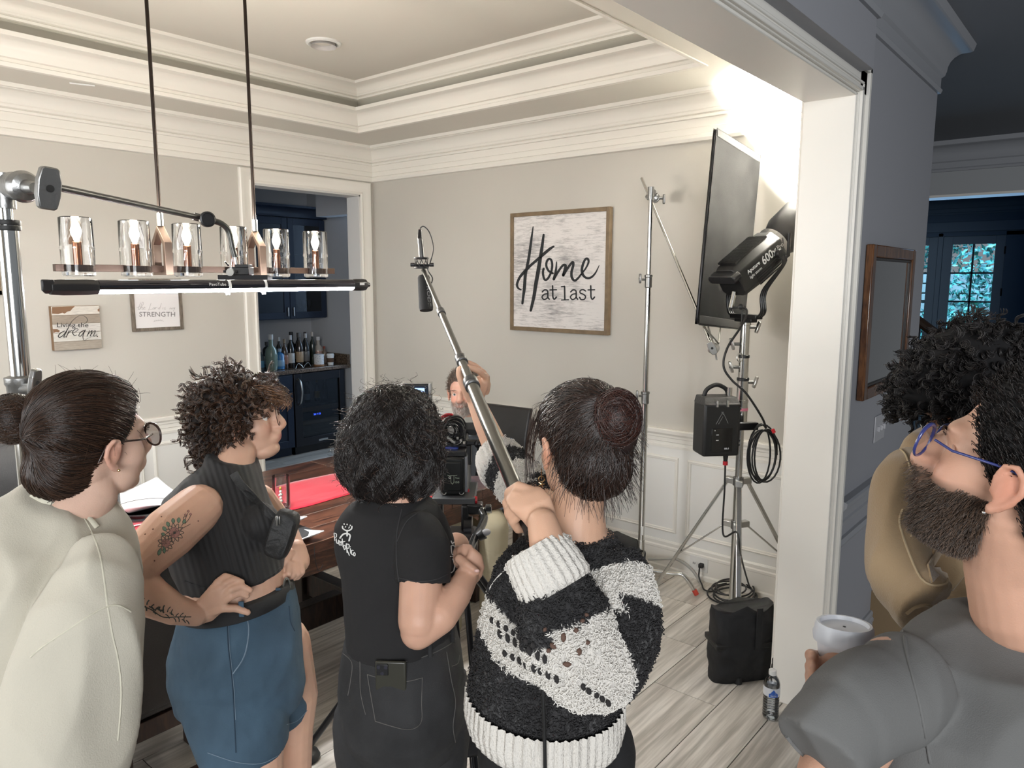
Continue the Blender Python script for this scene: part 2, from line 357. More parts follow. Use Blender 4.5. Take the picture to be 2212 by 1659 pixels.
# hall and foyer on the right
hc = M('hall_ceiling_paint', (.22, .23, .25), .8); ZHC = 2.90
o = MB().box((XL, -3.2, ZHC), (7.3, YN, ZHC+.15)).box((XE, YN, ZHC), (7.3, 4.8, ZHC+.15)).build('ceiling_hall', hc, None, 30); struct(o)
HC = [(-.005, 2.66), (.012, 2.662), (.018, 2.68), (.010, 2.69), (.010, 2.735), (.022, 2.745), (.026, 2.76)]+cove(.028, 2.765, .11, 2.86)+[(.12, 2.866), (.13, 2.901), (-.005, 2.901)]
ht = M('hall_trim_shaded', (.31, .318, .34), .5)  # white trim with the hall's shade put into its colour
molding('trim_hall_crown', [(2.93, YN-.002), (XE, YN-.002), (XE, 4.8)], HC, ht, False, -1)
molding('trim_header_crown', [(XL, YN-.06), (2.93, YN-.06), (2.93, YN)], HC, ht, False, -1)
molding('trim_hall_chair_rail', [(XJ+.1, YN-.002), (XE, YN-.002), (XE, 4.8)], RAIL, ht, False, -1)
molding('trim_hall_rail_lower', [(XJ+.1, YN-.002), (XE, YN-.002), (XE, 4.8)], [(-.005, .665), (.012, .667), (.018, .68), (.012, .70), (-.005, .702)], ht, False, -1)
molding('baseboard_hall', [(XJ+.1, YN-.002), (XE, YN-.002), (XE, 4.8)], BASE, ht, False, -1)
# wall across the foyer with a wide cased opening, 7.3 m out
fw = M('foyer_wall', (.36, .37, .38), .7)
o = MB().box((7.3, -3.2, 2.46), (7.5, 7.0, 3.05)).box((7.3, -3.2, 0), (7.5, .35, 2.46)).box((7.3, 2.6, 0), (7.5, 7, 2.46)).build('wall_foyer_front', fw, None, 30); struct(o)
molding('trim_foyer_crown', [(7.3, 7.0), (7.3, -3.2)], HC, ht, False, 1 if 0 else -1)
struct(MB().box((7.28, .25, 2.45), (7.52, 2.7, 2.47)).build('trim_foyer_opening', trim_m, None, 30))
# far room with garden doors; blue daylight put into wall, trim, frame colours
bl = M('wall_daylight_tint', (.10, .17, .26), .7); XF = 12.0
DOY0, DOY1, DOZ = 1.43, 2.17, 2.36
o = MB().box((XF, -2.5, DOZ+.002), (XF+.15, 7, 3.05)).box((XF, -2.5, 0), (XF+.15, DOY0-.002, DOZ+.05)).box((XF, 3.1, 0), (XF+.15, 7, DOZ+.05)).build('wall_foyer_back', bl, None, 30); struct(o)
sbox('wall_foyer_left', (7.4, 6.9, 0), (XF, 7.0, 3.05), bl); sbox('wall_foyer_right', (7.4, -2.6, 0), (XF+.1, -2.5, 3.05), bl)
sbox('ceiling_foyer', (7.45, -2.6, 2.95), (XF+.1, 7, 3.05), bl)
molding('trim_foyer_back_crown', [(XF, 7.0), (XF, -2.5)], HC, M('trim_daylight_tint', (.14, .22, .31), .5), False, -1)
struct(MB().box((XF-.03, .9, 2.42), (XF, 3.3, 2.56)).build('trim_foyer_door_head', MATS['trim_daylight_tint'], None, 30, .01))
leaf_wood = M('door_frame_daylight_tint', (.20, .29, .38), .5)
pane_m = thin_glass('window_pane_glass', (.93, .97, 1))
def french(name, y0, y1, hinge):
    root = empty(name, (XF+.03, (y0+y1)/2, 0)); root['kind'] = 'structure'
    g0, g1, zt, zb = y0+.115, y1-.115, DOZ-.11, .28
    MB().box((XF+.02, y0, 0), (XF+.065, g0, DOZ)).box((XF+.02, g1, 0), (XF+.065, y1, DOZ)).box((XF+.02, g0, zt), (XF+.065, g1, DOZ)).box((XF+.02, g0, 0), (XF+.065, g1, zb)).build('frame', leaf_wood, root, 30, .004)
    w = (g1-g0)/2; hh = (zt-zb)/5
    mb = MB().box((XF+.03, g0+w-.011, zb), (XF+.055, g0+w+.011, zt))
    for k in range(1, 5): mb.box((XF+.03, g0, zb+hh*k-.011), (XF+.055, g1, zb+hh*k+.011))
    mb.build('glazing_bars', M('dark_bars', (.02, .04, .07), .5), root, 30)
    for i in range(2):
        for k in range(5): MB().box((XF+.040, g0+w*i+.004, zb+hh*k+.004), (XF+.044, g0+w*i+w-.004, zb+hh*(k+1)-.004)).build('pane', pane_m, root, 0)
    for z in (2.16, 1.6, .3): MB().box((XF+.0, hinge-.01, z-.05), (XF+.022, hinge+.01, z+.05)).build('hinge', black_s, root, 30)
    MB().cyl((XF-.03, y1-.06 if hinge < (y0+y1)/2 else y0+.06, 1.0), (XF+.03, y1-.06 if hinge < (y0+y1)/2 else y0+.06, 1.0), .022).build('handle', chrome_d, root)
french('door_1', DOY0, 2.17, DOY0); french('door_2', 2.235, 2.98, 2.97)
struct(MB().box((XF, 2.172, 0), (XF+.07, 2.233, DOZ+.05)).box((XF, 2.982, 0), (XF+.07, 3.1, DOZ+.05)).build('trim_foyer_mullion', leaf_wood, None, 30, .004))
# garden behind the doors
struct(MB().box((XF+.2, -6, -.06), (26, 14, -.02)).build('ground_garden', M('garden_ground', (.12, .2, .10), .9), None, 0))
m, nt, b = nmat('foliage'); tc = nt.nodes.new('ShaderNodeTexCoord'); nz = nt.nodes.new('ShaderNodeTexNoise'); nz.inputs['Scale'].default_value = 6; nz.inputs['Detail'].default_value = 8
cr = nt.nodes.new('ShaderNodeValToRGB'); cr.color_ramp.elements[0].position = .42; cr.color_ramp.elements[0].color = (.02, .09, .10, 1); cr.color_ramp.elements[1].position = .6; cr.color_ramp.elements[1].color = (.12, .48, .42, 1)
lk(nt, tc.outputs['Object'], nz.inputs['Vector']); lk(nt, nz.outputs['Fac'], cr.inputs[0]); lk(nt, cr.outputs[0], b.inputs['Base Color']); fol_m = m
light('garden_sky', 'AREA', (13.6, 2.2, 6.5), 680, (.42, .75, 1), (15, 2.2, 0), shape='RECTANGLE', size=2.5, size_y=6)
def shrub(name, c, r, n, label, zs=1.0):
    me = []; mb = MB()
    for k in range(n):
        d = V(rng.normal(size=3)).normalized(); p = V(c)+V((d.x*r, d.y*r, d.z*r*zs))*(random.random()**.4)
        if p.z < .02: p.z = .02+random.random()*.1
        a = V(rng.normal(size=3)).normalized(); bb = a.orthogonal().normalized(); s = .05+.04*random.random()
        mb.add([p-a*s, p+bb*s*.5, p+a*s, p-bb*s*.5], [(0, 1, 2, 3)])
    o = mb.build(name, fol_m, None, 0); tag(o, label, 'shrub'); 
    MB().cyl((c[0], c[1], -.02), (c[0], c[1], c[2]), .05, .02, 8).build('stem', M('bark', (.1, .07, .05), .8), o, 30)
shrub('shrub', (16.6, 1.6, 1.5), 1.5, 3200, 'large bush filling the right pair of door panes', 1.0)
shrub('shrub', (20.8, 4.4, 3.2), 1.5, 2600, 'leafy tree top above the garden wall behind the left door')
shrub('shrub', (14.2, 2.6, .7), .6, 1200, 'low bush close to the glass of the garden doors')
gw = empty('garden_wall', (18.6, 2.5, 0), 'pale stone block garden wall seen through the glass doors', 'wall')
stm = M('garden_stone', (.42, .48, .50), .9, bump=(30, .5), var=(2, .25))
MB().box((18.7, -1, -.05), (18.9, 6, 1.9)).build('mortar', M('mortar', (.25, .3, .32), .9), gw, 0)
for r_ in range(9):
    for c_ in range(10):
        y0 = -.6+c_*.62+(.3 if r_ % 2 else 0)
        MB().box((18.62, y0, .02+r_*.21), (18.75, y0+.59, .2+r_*.21)).build('stone', stm, gw, 30, .012, 1)
# stair rail crossing the left garden door
sr = empty('stair_rail', (6.2, 1.5, 0), 'dark wooden stair handrail sloping in front of the garden doors', 'handrail')
a = onX(1950, 668, 6.2); b_ = onX(2040, 735, 6.2); dd = (b_-a)
MB().tube([a-dd*.8, a, b_, b_+dd*1.2], .035, 10).build('handrail', M('dark_stair_wood', (.03, .018, .012), .3), sr)
for k in range(6):
    p = a+dd*(.45*k-.5); MB().box((p.x-.014, p.y-.014, 0), (p.x+.014, p.y+.014, p.z)).build('baluster', black_s, sr, 30)
p = a+dd*2.2; MB().box((p.x-.05, p.y-.05, 0), (p.x+.05, p.y+.05, p.z+.12)).build('newel_post', MATS['dark_stair_wood'], sr, 30, .006)

# ------------------------------------------------------------------ floor: bed and single planks
floor = struct(MB().box((-3.2, -3.2, -.05), (12.1, 7.1, -.0035)).build('floor', M('floor_grout', (.05, .045, .04), .9), None, 0))
plank_m = wood_mat('grey_oak_plank', (.38, .345, .30), (.72, .675, .61), 1.0, 'X', .30, True, 3.4, 0, (.30, .74), .055)
meshes = {}
def plank(x0, x1, y0, y1):
    w = round(x1-x0, 3); h = round(y1-y0, 3); k = (w, h)
    if k not in meshes:
        bm_ = MB().box((0, 0, -.012), (w-.004, h-.004, 0)).mesh('plank'); bm_.materials.append(plank_m); meshes[k] = bm_
    o = bpy.data.objects.new('plank', meshes[k]); COL.objects.link(o); o.parent = floor; o.location = (x0+.002, y0+.002, 0)
rows = [1.475]; 
ys = [1.475]; w_ = [.195, .29]; y = 1.475; i = 0
while y < 6.9: y += w_[i % 2] if i else .205; ys.append(y); i += 1
lo = []; y = 1.475; i = 0
while y > -1.0: y -= (.29, .2)[i % 2]; lo.append(y); i += 1
ys = sorted(lo)+ys
nearj = {1.475: 3.147, 1.185: 2.737, 1.68: 3.567}
cnt = 0
for r_ in range(len(ys)-1):
    y0, y1 = ys[r_], ys[r_+1]; L = 1.2
    st = None
    for k_, v_ in nearj.items():
        if abs(y0-k_) < .02: st = v_
    if st is None: st = 3.0+((r_*0.43) % 1.2)
    x = st-L*math.ceil((st+1.6)/L)
    xmax = X0+.02 if y0 > YT-.2 and y0 < Y0 else 7.2
    if y1 > Y0+.1: xmax = 6.6
    while x < xmax:
        x1 = min(x+L, xmax)
        # keep the planks the photograph can show
        c = V(((x+x1)/2, (y0+y1)/2, 0))-CO
        dz = c.dot(CF)
        if dz > .7 and abs(c.dot(CR)/dz) < 1.25 and x1-x > .05 and not (y1 > Y0+.1 and x1 < 2.2): plank(x, x1, y0, y1); cnt += 1
        x = x1
print('planks', cnt)
# ------------------------------------------------------------------ lettering helpers
def ribbon(mb, pts, w, fr, n=8, th=.0012):
    """brush stroke through 2D pts (in the units of fr); w width or list of widths"""
    pp = bez([(p[0], p[1], 0) for p in pts], n) if len(pts) > 2 else bez([(p[0], p[1], 0) for p in pts], 3)
    m = len(pp); ww = [w]*m if not isinstance(w, (list, tuple)) else [np.interp(i/(m-1), np.linspace(0, 1, len(w)), w) for i in range(m)]
    for i, p in enumerate(pp):                      # round joints keep bends full
        if i in (0, m-1) or True:
            k = 8; c = [(p.x+ww[i]/2*math.cos(2*PI*j/k), p.y+ww[i]/2*math.sin(2*PI*j/k)) for j in range(k)]
            if i in (0, m-1): mb.prism(c, th, fr)
    L = []; R = []
    for i, p in enumerate(pp):
        t = (pp[min(i+1, m-1)]-pp[max(i-1, 0)]); t = t.normalized() if t.length > 1e-9 else V((1, 0, 0)); nn = V((-t.y, t.x, 0))
        L.append(p+nn*ww[i]/2); R.append(p-nn*ww[i]/2)
    vs = [fr(p.x, p.y, th) for p in L]+[fr(p.x, p.y, th) for p in R]+[fr(p.x, p.y, 0) for p in L]+[fr(p.x, p.y, 0) for p in R]
    fs = []
    for i in range(m-1):
        fs += [(i, i+1, m+i+1, m+i), (i, 2*m+i, 2*m+i+1, i+1), (m+i, m+i+1, 3*m+i+1, 3*m+i)]
    mb.add(vs, fs); return mb
def text_mb(mb, s, fr, h, width=None, x=0, y=0, th=.0008, shear=0, align='LEFT', bold=0):
    cu = bpy.data.curves.new('t', 'FONT'); cu.body = s; cu.size = 1; cu.shear = shear; cu.offset = bold; cu.align_x = align; cu.resolution_u = 3
    o = bpy.data.objects.new('t', cu); COL.objects.link(o); dg = bpy.context.evaluated_depsgraph_get(); dg.update()
    me = bpy.data.meshes.new_from_object(o.evaluated_get(dg)); vs = [v.co.copy() for v in me.vertices]; fs = [tuple(p.vertices) for p in me.polygons]
    bpy.data.objects.remove(o); bpy.data.curves.remove(cu); bpy.data.meshes.remove(me)
    if not vs: return mb
    w0 = max(v.x for v in vs)-min(v.x for v in vs); x0 = min(v.x for v in vs)
    sy = h/.72; sx = (width/w0) if width else sy
    if align == 'CENTER': x0 = (max(v.x for v in vs)+min(v.x for v in vs))/2
    mb.add([fr(x+(v.x-x0)*sx, y+v.y*sy, th) for v in vs], fs); return mb

# ------------------------------------------------------------------ wall art
XP = X0-.004
def art_home():
    root = empty('picture', onX(1208, 590, XP), 'large square Home at last sign in a thin brown frame on the back wall', 'wall sign')
    xf = 3.892
    c = [onX(1103, 463, xf), onX(1313, 447, xf), onX(1310, 722, xf), onX(1107, 710, xf)]
    y1 = (c[0].y+c[3].y)/2+.012; y0 = (c[1].y+c[2].y)/2-.012; z1 = (c[0].z+c[1].z)/2+.004; z0 = (c[2].z+c[3].z)/2-.008
    fm = M('brown_frame_wood', (.17, .12, .07), .5, bump=(60, .2, (1, 1, 1)), var=(20, .2))
    w = .026
    for a, b in (((y0, z0), (y0+w, z1)), ((y1-w, z0), (y1, z1)), ((y0+w, z0), (y1-w, z0+w)), ((y0+w, z1-w), (y1-w, z1))):
        MB().box((xf-.002, a[0], a[1]), (XP, b[0], b[1])).build('frame_rail', fm, root, 30, .002)
    m, nt, b = nmat('distressed_white_board'); N = nt.nodes
    tc = N.new('ShaderNodeTexCoord'); mp = N.new('ShaderNodeMapping'); mp.inputs['Scale'].default_value = (1, 2.5, 22); lk(nt, tc.outputs['Object'], mp.inputs[0])
    nz = N.new('ShaderNodeTexNoise'); nz.inputs['Scale'].default_value = 5; nz.inputs['Detail'].default_value = 10; nz.inputs['Roughness'].default_value = .75; lk(nt, mp.outputs[0], nz.inputs['Vector'])
    n2 = N.new('ShaderNodeTexNoise'); n2.inputs['Scale'].default_value = 5; n2.inputs['Detail'].default_value = 2; lk(nt, tc.outputs['Object'], n2.inputs['Vector'])
    ad = N.new('ShaderNodeMath'); ad.operation = 'MULTIPLY_ADD'; ad.inputs[1].default_value = .55; lk(nt, n2.outputs[0], ad.inputs[0]); lk(nt, nz.outputs[0], ad.inputs[2])
    cr = N.new('ShaderNodeValToRGB'); cr.color_ramp.elements[0].position = .74; cr.color_ramp.elements[0].color = (.66, .63, .61, 1); cr.color_ramp.elements[1].position = 1.0; cr.color_ramp.elements[1].color = (.22, .21, .21, 1)
    lk(nt, ad.outputs[0], cr.inputs[0]); lk(nt, cr.outputs[0], b.inputs['Base Color']); b.inputs['Roughness'].default_value = .7
    xb = xf+.008; MB().box((xb, y0+w-.004, z0+w-.004), (XP, y1-w+.004, z1-w+.004)).build('board', m, root, 0)
    s = 5.186; fr = lambda x, y, h=0: onX(1080+x/s, 420+y/s, xb-.0003)+V((-h, 0, 0))
    ink = M('black_brush_paint', (.012, .014, .016), .6); mb = MB()
    for pts, w_ in (([(372,362),(350,520),(325,700),(300,830),(285,900),(275,1040),(262,1140),(252,1222)], [10,26,30,30,34,34,28,24]),
        ([(490,450),(470,600),(445,760),(425,880),(400,1020),(380,1150),(345,1300)], [22,34,40,42,40,36,28]),
        ([(237,1068),(205,1050),(192,1005),(225,925),(290,850),(350,790),(420,730),(500,660),(560,610),(602,583)], [14,22,26,28,34,28,30,34,30,20]),
        ([(490,832),(482,880),(498,950),(530,950),(570,880),(586,800),(576,738),(550,722),(526,750),(520,800),(545,855),(592,884)], 24),
        ([(635,755),(627,850),(604,950)], [10,24,30]), ([(604,950),(640,885),(690,812),(716,790),(736,800),(726,850),(710,905)], [26,26,24,28,30,30,32]),
        ([(710,905),(750,840),(800,770),(820,762),(820,800),(802,870),(806,930),(836,965),(872,942),(912,892)], [30,26,26,28,28,28,28,26,24,18]),
        ([(905,900),(960,830),(992,762),(985,724),(960,724),(935,770),(918,840),(930,900),(970,936),(1020,930),(1070,880),(1112,795)], [16,18,22,26,24,26,28,28,24,24,18,6])): ribbon(mb, pts, w_, fr)
    def A(dx): ribbon(mb, [(475+dx,1092),(500+dx,1070),(530+dx,1076),(537+dx,1105),(537+dx,1150),(553+dx,1174)], 15, fr); ribbon(mb, [(536+dx,1112),(495+dx,1120),(472+dx,1148),(490+dx,1176),(518+dx,1170),(536+dx,1150)], 14, fr)
    def T(dx): ribbon(mb, [(590+dx,1024),(592+dx,1100),(594+dx,1150),(610+dx,1174),(633+dx,1150)], 16, fr); ribbon(mb, [(560+dx,1070),(634+dx,1068)], 13, fr)
    A(0); T(0); ribbon(mb, [(688,1034),(724,1030)], 13, fr); ribbon(mb, [(724,1030),(727,1180)], 17, fr); ribbon(mb, [(690,1183),(768,1180)], 13, fr)
    A(318); T(427); ribbon(mb, [(960,1082),(930,1066),(900,1078),(900,1104),(932,1118),(958,1140),(948,1172),(910,1178),(892,1152)], 14, fr)
    mb.build('lettering', ink, root, 0)
art_home()

def art_dream():
    yf = Y0-.045; s = 6.703
    g = lambda x, y: onY(90+x/s, 600+y/s, yf)
    c = [g(145, 412), g(835, 402), g(872, 1018), g(185, 1058)]
    x0 = (c[0].x+c[3].x)/2; x1 = (c[1].x+c[2].x)/2; z1 = (c[0].z+c[1].z)/2; z0 = (c[2].z+c[3].z)/2
    root = empty('wall_sign', ((x0+x1)/2, Y0, (z0+z1)/2), 'small slatted wooden Living the dream sign on the left wall', 'wall sign')
    bk = M('sign_side_wood', (.22, .13, .07), .6); MB().box((x0, yf+.006, z0), (x1, Y0-.003, z1)).build('backing', bk, root, 30)
    fr = lambda x, y, h=0: g(x, y)+V((0, -h, 0))
    cols = [(.62, .58, .52), (.36, .30, .24), (.64, .61, .57), (.62, .60, .55), (.40, .35, .29)]
    for k in range(5):
        a = z1-(z1-z0)*(k/5)-.0015; b = z1-(z1-z0)*((k+1)/5)
        m = wood_mat('sign_slat_%d' % k, tuple(.7*q for q in cols[k]), cols[k], 3, 'X', .7, False, 1.2, 0, (.2, .7)); MB().box((x0, yf, b), (x1, yf+.008, a)).build('slat', m, root, 30, .001, 1)
    br = M('bare_brown_wood', (.20, .11, .06), .7)
    mb = MB(); h = .0015
    for poly in ([(148,425),(480,412),(440,450),(415,480),(370,490),(330,520),(300,505),(240,525),(150,520)], [(160,745),(225,745),(262,765),(250,790),(205,785),(170,800)], [(808,460),(834,440),(836,490),(815,485)]):
        mb.prism(poly, h, lambda x, y, z: fr(x, y, z+.0004))
    mb.build('bare_patch', br, root, 0)['kind'] = 'stuff'
    ink = M('sign_ink', (.015, .013, .013), .6); mb = MB(); f2 = lambda x, y, h=0: fr(x, y, h+.002)
    text_mb(mb, 'Living the', lambda x, y, h: f2(x, -y, h), 70, 455, 220, -716+0, .0006)
    for pts, w_ in (([(330,770),(270,800),(238,845),(262,862),(320,820),(372,745),(430,640),(520,560),(600,548),(660,600),(640,650),(560,690),(440,700)], [9,12,12,12,10,12,6,4,4,6,5,4,3]),
        ([(372,745),(335,820),(318,860),(350,850)], [12,12,9,4]), ([(395,765),(360,845),(352,862)], 10), ([(360,830),(410,775),(440,765)], [4,8,10]),
        ([(455,800),(520,760),(515,740),(480,745),(445,790),(470,835),(510,825)], [5,7,8,8,11,10,4]), ([(610,760),(560,790),(535,835),(560,845),(600,800),(628,755)], 10), ([(628,755),(595,840),(605,900),(630,905),(660,880),(800,820)], [12,10,5,4,3,2]),
        ([(690,765),(655,845)], 10), ([(660,830),(710,775),(728,770),(700,845)], [5,7,11,10]), ([(703,830),(755,775),(775,772),(750,835),(765,850),(800,825)], [5,7,11,10,6,3]), ([(800,848),(804,850)], 18)): ribbon(mb, pts, w_, f2)
    mb.build('lettering', ink, root, 0)
art_dream()

def art_lord():
    yf = Y0-.022; s = 6.703; g = lambda x, y: onY(90+x/s, 600+y/s, yf)
    a = g(1330, 785); b = g(2050, 745); x0, x1 = g(1300, 400).x, g(2040, 400).x; z0 = (a.z+b.z)/2; z1 = onY(340, 602, yf).z
    root = empty('picture', ((x0+x1)/2, Y0, (z0+z1)/2), 'framed white STRENGTH print hanging behind the light tube on the left wall', 'wall sign')
    fm = wood_mat('grey_frame_wood', (.10, .08, .06), (.20, .165, .13), 3, 'Z', .6, False); w = .02
    for p, q in (((x0, z0), (x0+w, z1)), ((x1-w, z0), (x1, z1)), ((x0+w, z0), (x1-w, z0+w)), ((x0+w, z1-w), (x1-w, z1))):
        MB().box((p[0], yf, p[1]), (q[0], Y0-.003, q[1])).build('frame_rail', fm, root, 30, .001)
    MB().box((x0+w-.003, yf+.008, z0+w-.003), (x1-w+.003, Y0-.003, z1-w+.003)).build('print', M('white_print', (.72, .70, .70), .5), root, 0)
    fr = lambda x, y, h=0: g(x, y)+V((0, .007-h, 0)); mb = MB()
    text_mb(mb, 'STRENGTH', lambda x, y, h: fr(x, -y, h), 70, 520, 1420, -562, .0005)
    mb.build('lettering', M('grey_ink', (.17, .16, .16), .6), root, 0); mb = MB()
    for pts in ([(1385,430),(1425,420)], [(1440,362),(1405,450),(1420,465)], [(1420,460),(1480,380),(1465,355),(1435,450)], [(1440,440),(1465,425),(1460,460),(1475,460)], [(1480,445),(1505,430),(1490,425),(1480,455),(1510,455)],
                [(1590,370),(1560,455),(1555,470),(1610,455)], [(1630,430),(1615,450),(1635,455),(1645,435),(1630,430)], [(1650,455),(1660,430),(1680,432)], [(1715,430),(1695,450),(1720,452)], [(1740,370),(1715,455)], [(1765,430),(1760,455)], [(1800,430),(1785,440),(1800,455),(1780,458)], [(1860,455),(1870,435),(1885,455),(1895,435),(1905,455)], [(1915,432),(1920,450),(1938,432),(1915,485)],
                [(1630,635),(1700,620),(1775,630)], [(1640,630),(1650,615)], [(1665,628),(1675,612)], [(1690,625),(1700,610)], [(1715,622),(1725,608)], [(1740,625),(1752,612)]): ribbon(mb, pts, 5, fr)
    mb.build('script_lettering', M('pale_grey_ink', (.46, .44, .44), .6), root, 0)['kind'] = 'stuff'
art_lord()
# partly cut off frame at the left edge
o = MB().box((1.14, Y0-.03, 1.66), (1.335, Y0-.003, 1.685)).box((1.31, Y0-.03, 1.66), (1.335, Y0-.003, 2.0)).box((1.14, Y0-.02, 1.67), (1.32, Y0-.003, 2.0)).build('picture', MATS['brown_frame_wood'], None, 30, .002); tag(o, 'edge of a light wooden frame left of the chrome stand on the left wall', 'picture frame')
# framed picture on the hall side of the pillar
def art_hall():
    x0, x1, z0, z1 = 3.20, 3.93, 1.262, 1.893; yb = YN-.004
    root = empty('picture', ((x0+x1)/2, YN, 1.58), 'glazed print in a dark wood frame on the shaded side of the pillar', 'picture')
    fm = wood_mat('dark_walnut_frame', (.06, .022, .008), (.15, .062, .022), 2, 'Z', .25, False, 2, .3); fk = M('frame_black_edge', (.02, .016, .014), .3)
    w = .05
    for p, q in (((x0, z0), (x0+w, z1)), ((x1-w, z0), (x1, z1)), ((x0+w, z0), (x1-w, z0+w)), ((x0+w, z1-w), (x1-w, z1))):
        MB().box((p[0], yb-.03, p[1]), (q[0], yb, q[1])).build('frame_rail', fm, root, 30, .005)
    for p, q in (((x0+w, z0+w), (x0+w+.012, z1-w)), ((x1-w-.012, z0+w), (x1-w, z1-w)), ((x0+w, z0+w), (x1-w, z0+w+.012)), ((x0+w, z1-w-.012), (x1-w, z1-w))):
        MB().box((p[0], yb-.022, p[1]), (q[0], yb, q[1])).build('slip', fk, root, 30, .002)
    MB().box((x0+w, yb-.008, z0+w), (x1-w, yb, z1-w)).build('mount', M('grey_mount_board', (.22, .22, .21), .6), root, 0)
    MB().box((x0+w+.13, yb-.011, z0+w+.13), (x1-w-.13, yb-.007, z1-w-.13)).build('print', M('soft_grey_print', (.10, .11, .11), .6, var=(5, .5)), root, 0)
    MB().box((x0+w, yb-.016, z0+w), (x1-w, yb-.014, z1-w)).build('glazing', thin_glass('picture_glass', (.9, .9, .9), .02, 3.0), root, 0)
art_hall()
# switch plate and wall sockets
sw = empty('switch_plate', (3.6, YN, 1.09), 'three gang white light switch plate below the framed print', 'light switch')
MB().box((3.52, YN-.009, 1.03), (3.69, YN-.003, 1.15)).build('plate', M('switch_white', (.42, .42, .44), .4), sw, 30, .003)
for k in range(3): MB().box((3.555+k*.046, YN-.02, 1.078), (3.567+k*.046, YN-.008, 1.102)).build('toggle', MATS['switch_white'], sw, 30, .002)
def outlet(c, lab):
    r = empty('wall_socket', c, lab, 'socket'); x = X0-.006
    pm = M('socket_white', (.70, .69, .66), .4); MB().box((x-.014, c[1]-.058, c[2]-.045), (x-.006, c[1]+.058, c[2]+.045)).build('plate', pm, r, 30, .003)
    for dy in (-.026, .026):
        MB().lathe([(.016, -.002), (.018, 0), (.018, .003), (0, .003)], (x-.0145, c[1]+dy, c[2]), (-1, 0, 0), 16).build('receptacle', pm, r, 40)
        MB().box((x-.019, c[1]+dy-.007, c[2]-.006), (x-.0165, c[1]+dy-.004, c[2]+.006)).box((x-.019, c[1]+dy+.004, c[2]-.006), (x-.0165, c[1]+dy+.007, c[2]+.006)).build('slots', rubber, r, 0)
SOCK = onX(1512, 1216, X0); outlet((X0, SOCK.y, SOCK.z), 'white duplex socket low on the back wall with a black plug')
# recessed downlight and the pale slot in the soffit
dl = empty('downlight', (2.72, 3.69, ZT), 'round recessed downlight, unlit, in the raised tray ceiling', 'downlight')
MB().lathe([(.10, 0), (.098, -.008), (.085, -.014), (.074, -.008), (.07, 0)], (2.72, 3.69, ZT), (0, 0, 1), 36).build('trim_ring', white_p, dl)
MB().lathe([(.072, -.004), (.06, .02), (.05, .028), (.0, .028)], (2.72, 3.69, ZT-.02), (0, 0, 1), 36).build('lens', M('downlight_lens', (.45, .43, .42), .4), dl)
a = onZ(150, 178, ZC); b = onZ(205, 184, ZC)
tag(MB().obox((a+b)/2+V((0, 0, -.004)), ((b-a).length, .012, .006), rot3(b-a, V((0, 0, 1)).cross(b-a))).build('ceiling_slot', white_p, None, 30), 'thin white strip on the soffit above the chrome stand', 'vent')

# ------------------------------------------------------------------ chandelier
CHY, CHZ = 2.75, 1.785
def chandelier():
    root = empty('chandelier', (1.48, CHY, ZT), 'linear six-light chandelier with clear glass cylinder shades over the table', 'chandelier')
    br = M('bronze_wood_bar', (.075, .045, .032), .35, metal=.5, bump=(90, .2, (.1, 1, 1)))
    MB().box((.925, CHY-.012, CHZ-.012), (2.04, CHY+.012, CHZ+.012)).build('bar', br, root, 30, .001)
    for x in (1.285, 1.665):
        MB().cyl((x, CHY, CHZ+.185), (x, CHY, ZT-.02), .0065).build('rod', M('dark_rod', (.03, .022, .018), .3, metal=.8), root)
        MB().cyl((x, CHY, CHZ+.155), (x, CHY, CHZ+.20), .011).build('rod_collar', chrome_d, root)
        w, h = .052, .028
        path = [(-w, -.022), (-w, .095), (0, .155), (w, .095), (w, -.022)]
        R = []; t = .013
        pin = [(-w+t*1.3, -.022+t), (-w+t*1.3, .088), (0, .135), (w-t*1.3, .088), (w-t*1.3, -.022+t)]
        mb = MB(); n = 5
        vs = []
        for xx in (x-h/2, x+h/2):
            for a, b in path: vs.append((xx, CHY+a, CHZ+b))
            for a, b in pin: vs.append((xx, CHY+a, CHZ+b))
        fs = []
        for i in range(n):
            j = (i+1) % n
            fs += [(i, j, n+j, n+i), (2*n+i, 3*n+i, 3*n+j, 2*n+j), (i, 2*n+i, 2*n+j, j), (n+i, n+j, 3*n+j, 3*n+i)]
        mb.add(vs, fs); mb.build('yoke', M('bronze_yoke', (.24, .17, .13), .35, metal=.85), root, 30, .001)
    MB().box((1.1, CHY-.05, ZT-.025), (1.85, CHY+.05, ZT-.001)).build('ceiling_plate', br, root, 30, .003)
    bulb = M('lit_bulb', (1, .9, .7), .3, emit=((1, .92, .76), 40)); jar = M('chandelier_jar_glass', (1, 1, 1), .02, trans=1, ior=1.46)
    for k in range(6):
        x = 1.0+k*.19; r = .0505
        MB().lathe([(r*.86, -.028), (r, -.024), (r+.001, .06), (r+.003, .066), (r+.001, .072), (r, .165), (r-.004, .168), (r-.006, .165), (r-.005, .07), (r-.006, -.014), (.0, -.016)], (x, CHY, CHZ), (0, 0, 1), 32).build('glass_shade', jar, root, 40)
        MB().lathe([(.014, .0), (.014, .07), (.011, .072), (0, .072)], (x, CHY, CHZ+.012), (0, 0, 1), 16).build('candle_socket', M('copper_socket', (.25, .10, .05), .3, metal=.8), root)
        MB().lathe([(.0, .0), (.007, .002), (.016, .025), (.017, .036), (.010, .058), (.003, .072), (0, .074)], (x, CHY, CHZ+.084), (0, 0, 1), 16).build('bulb', bulb, root)
        light('chandelier_glow', 'POINT', (x, CHY, CHZ+.19), 4.6, (1, .92, .80), shadow_soft_size=.03)
chandelier()

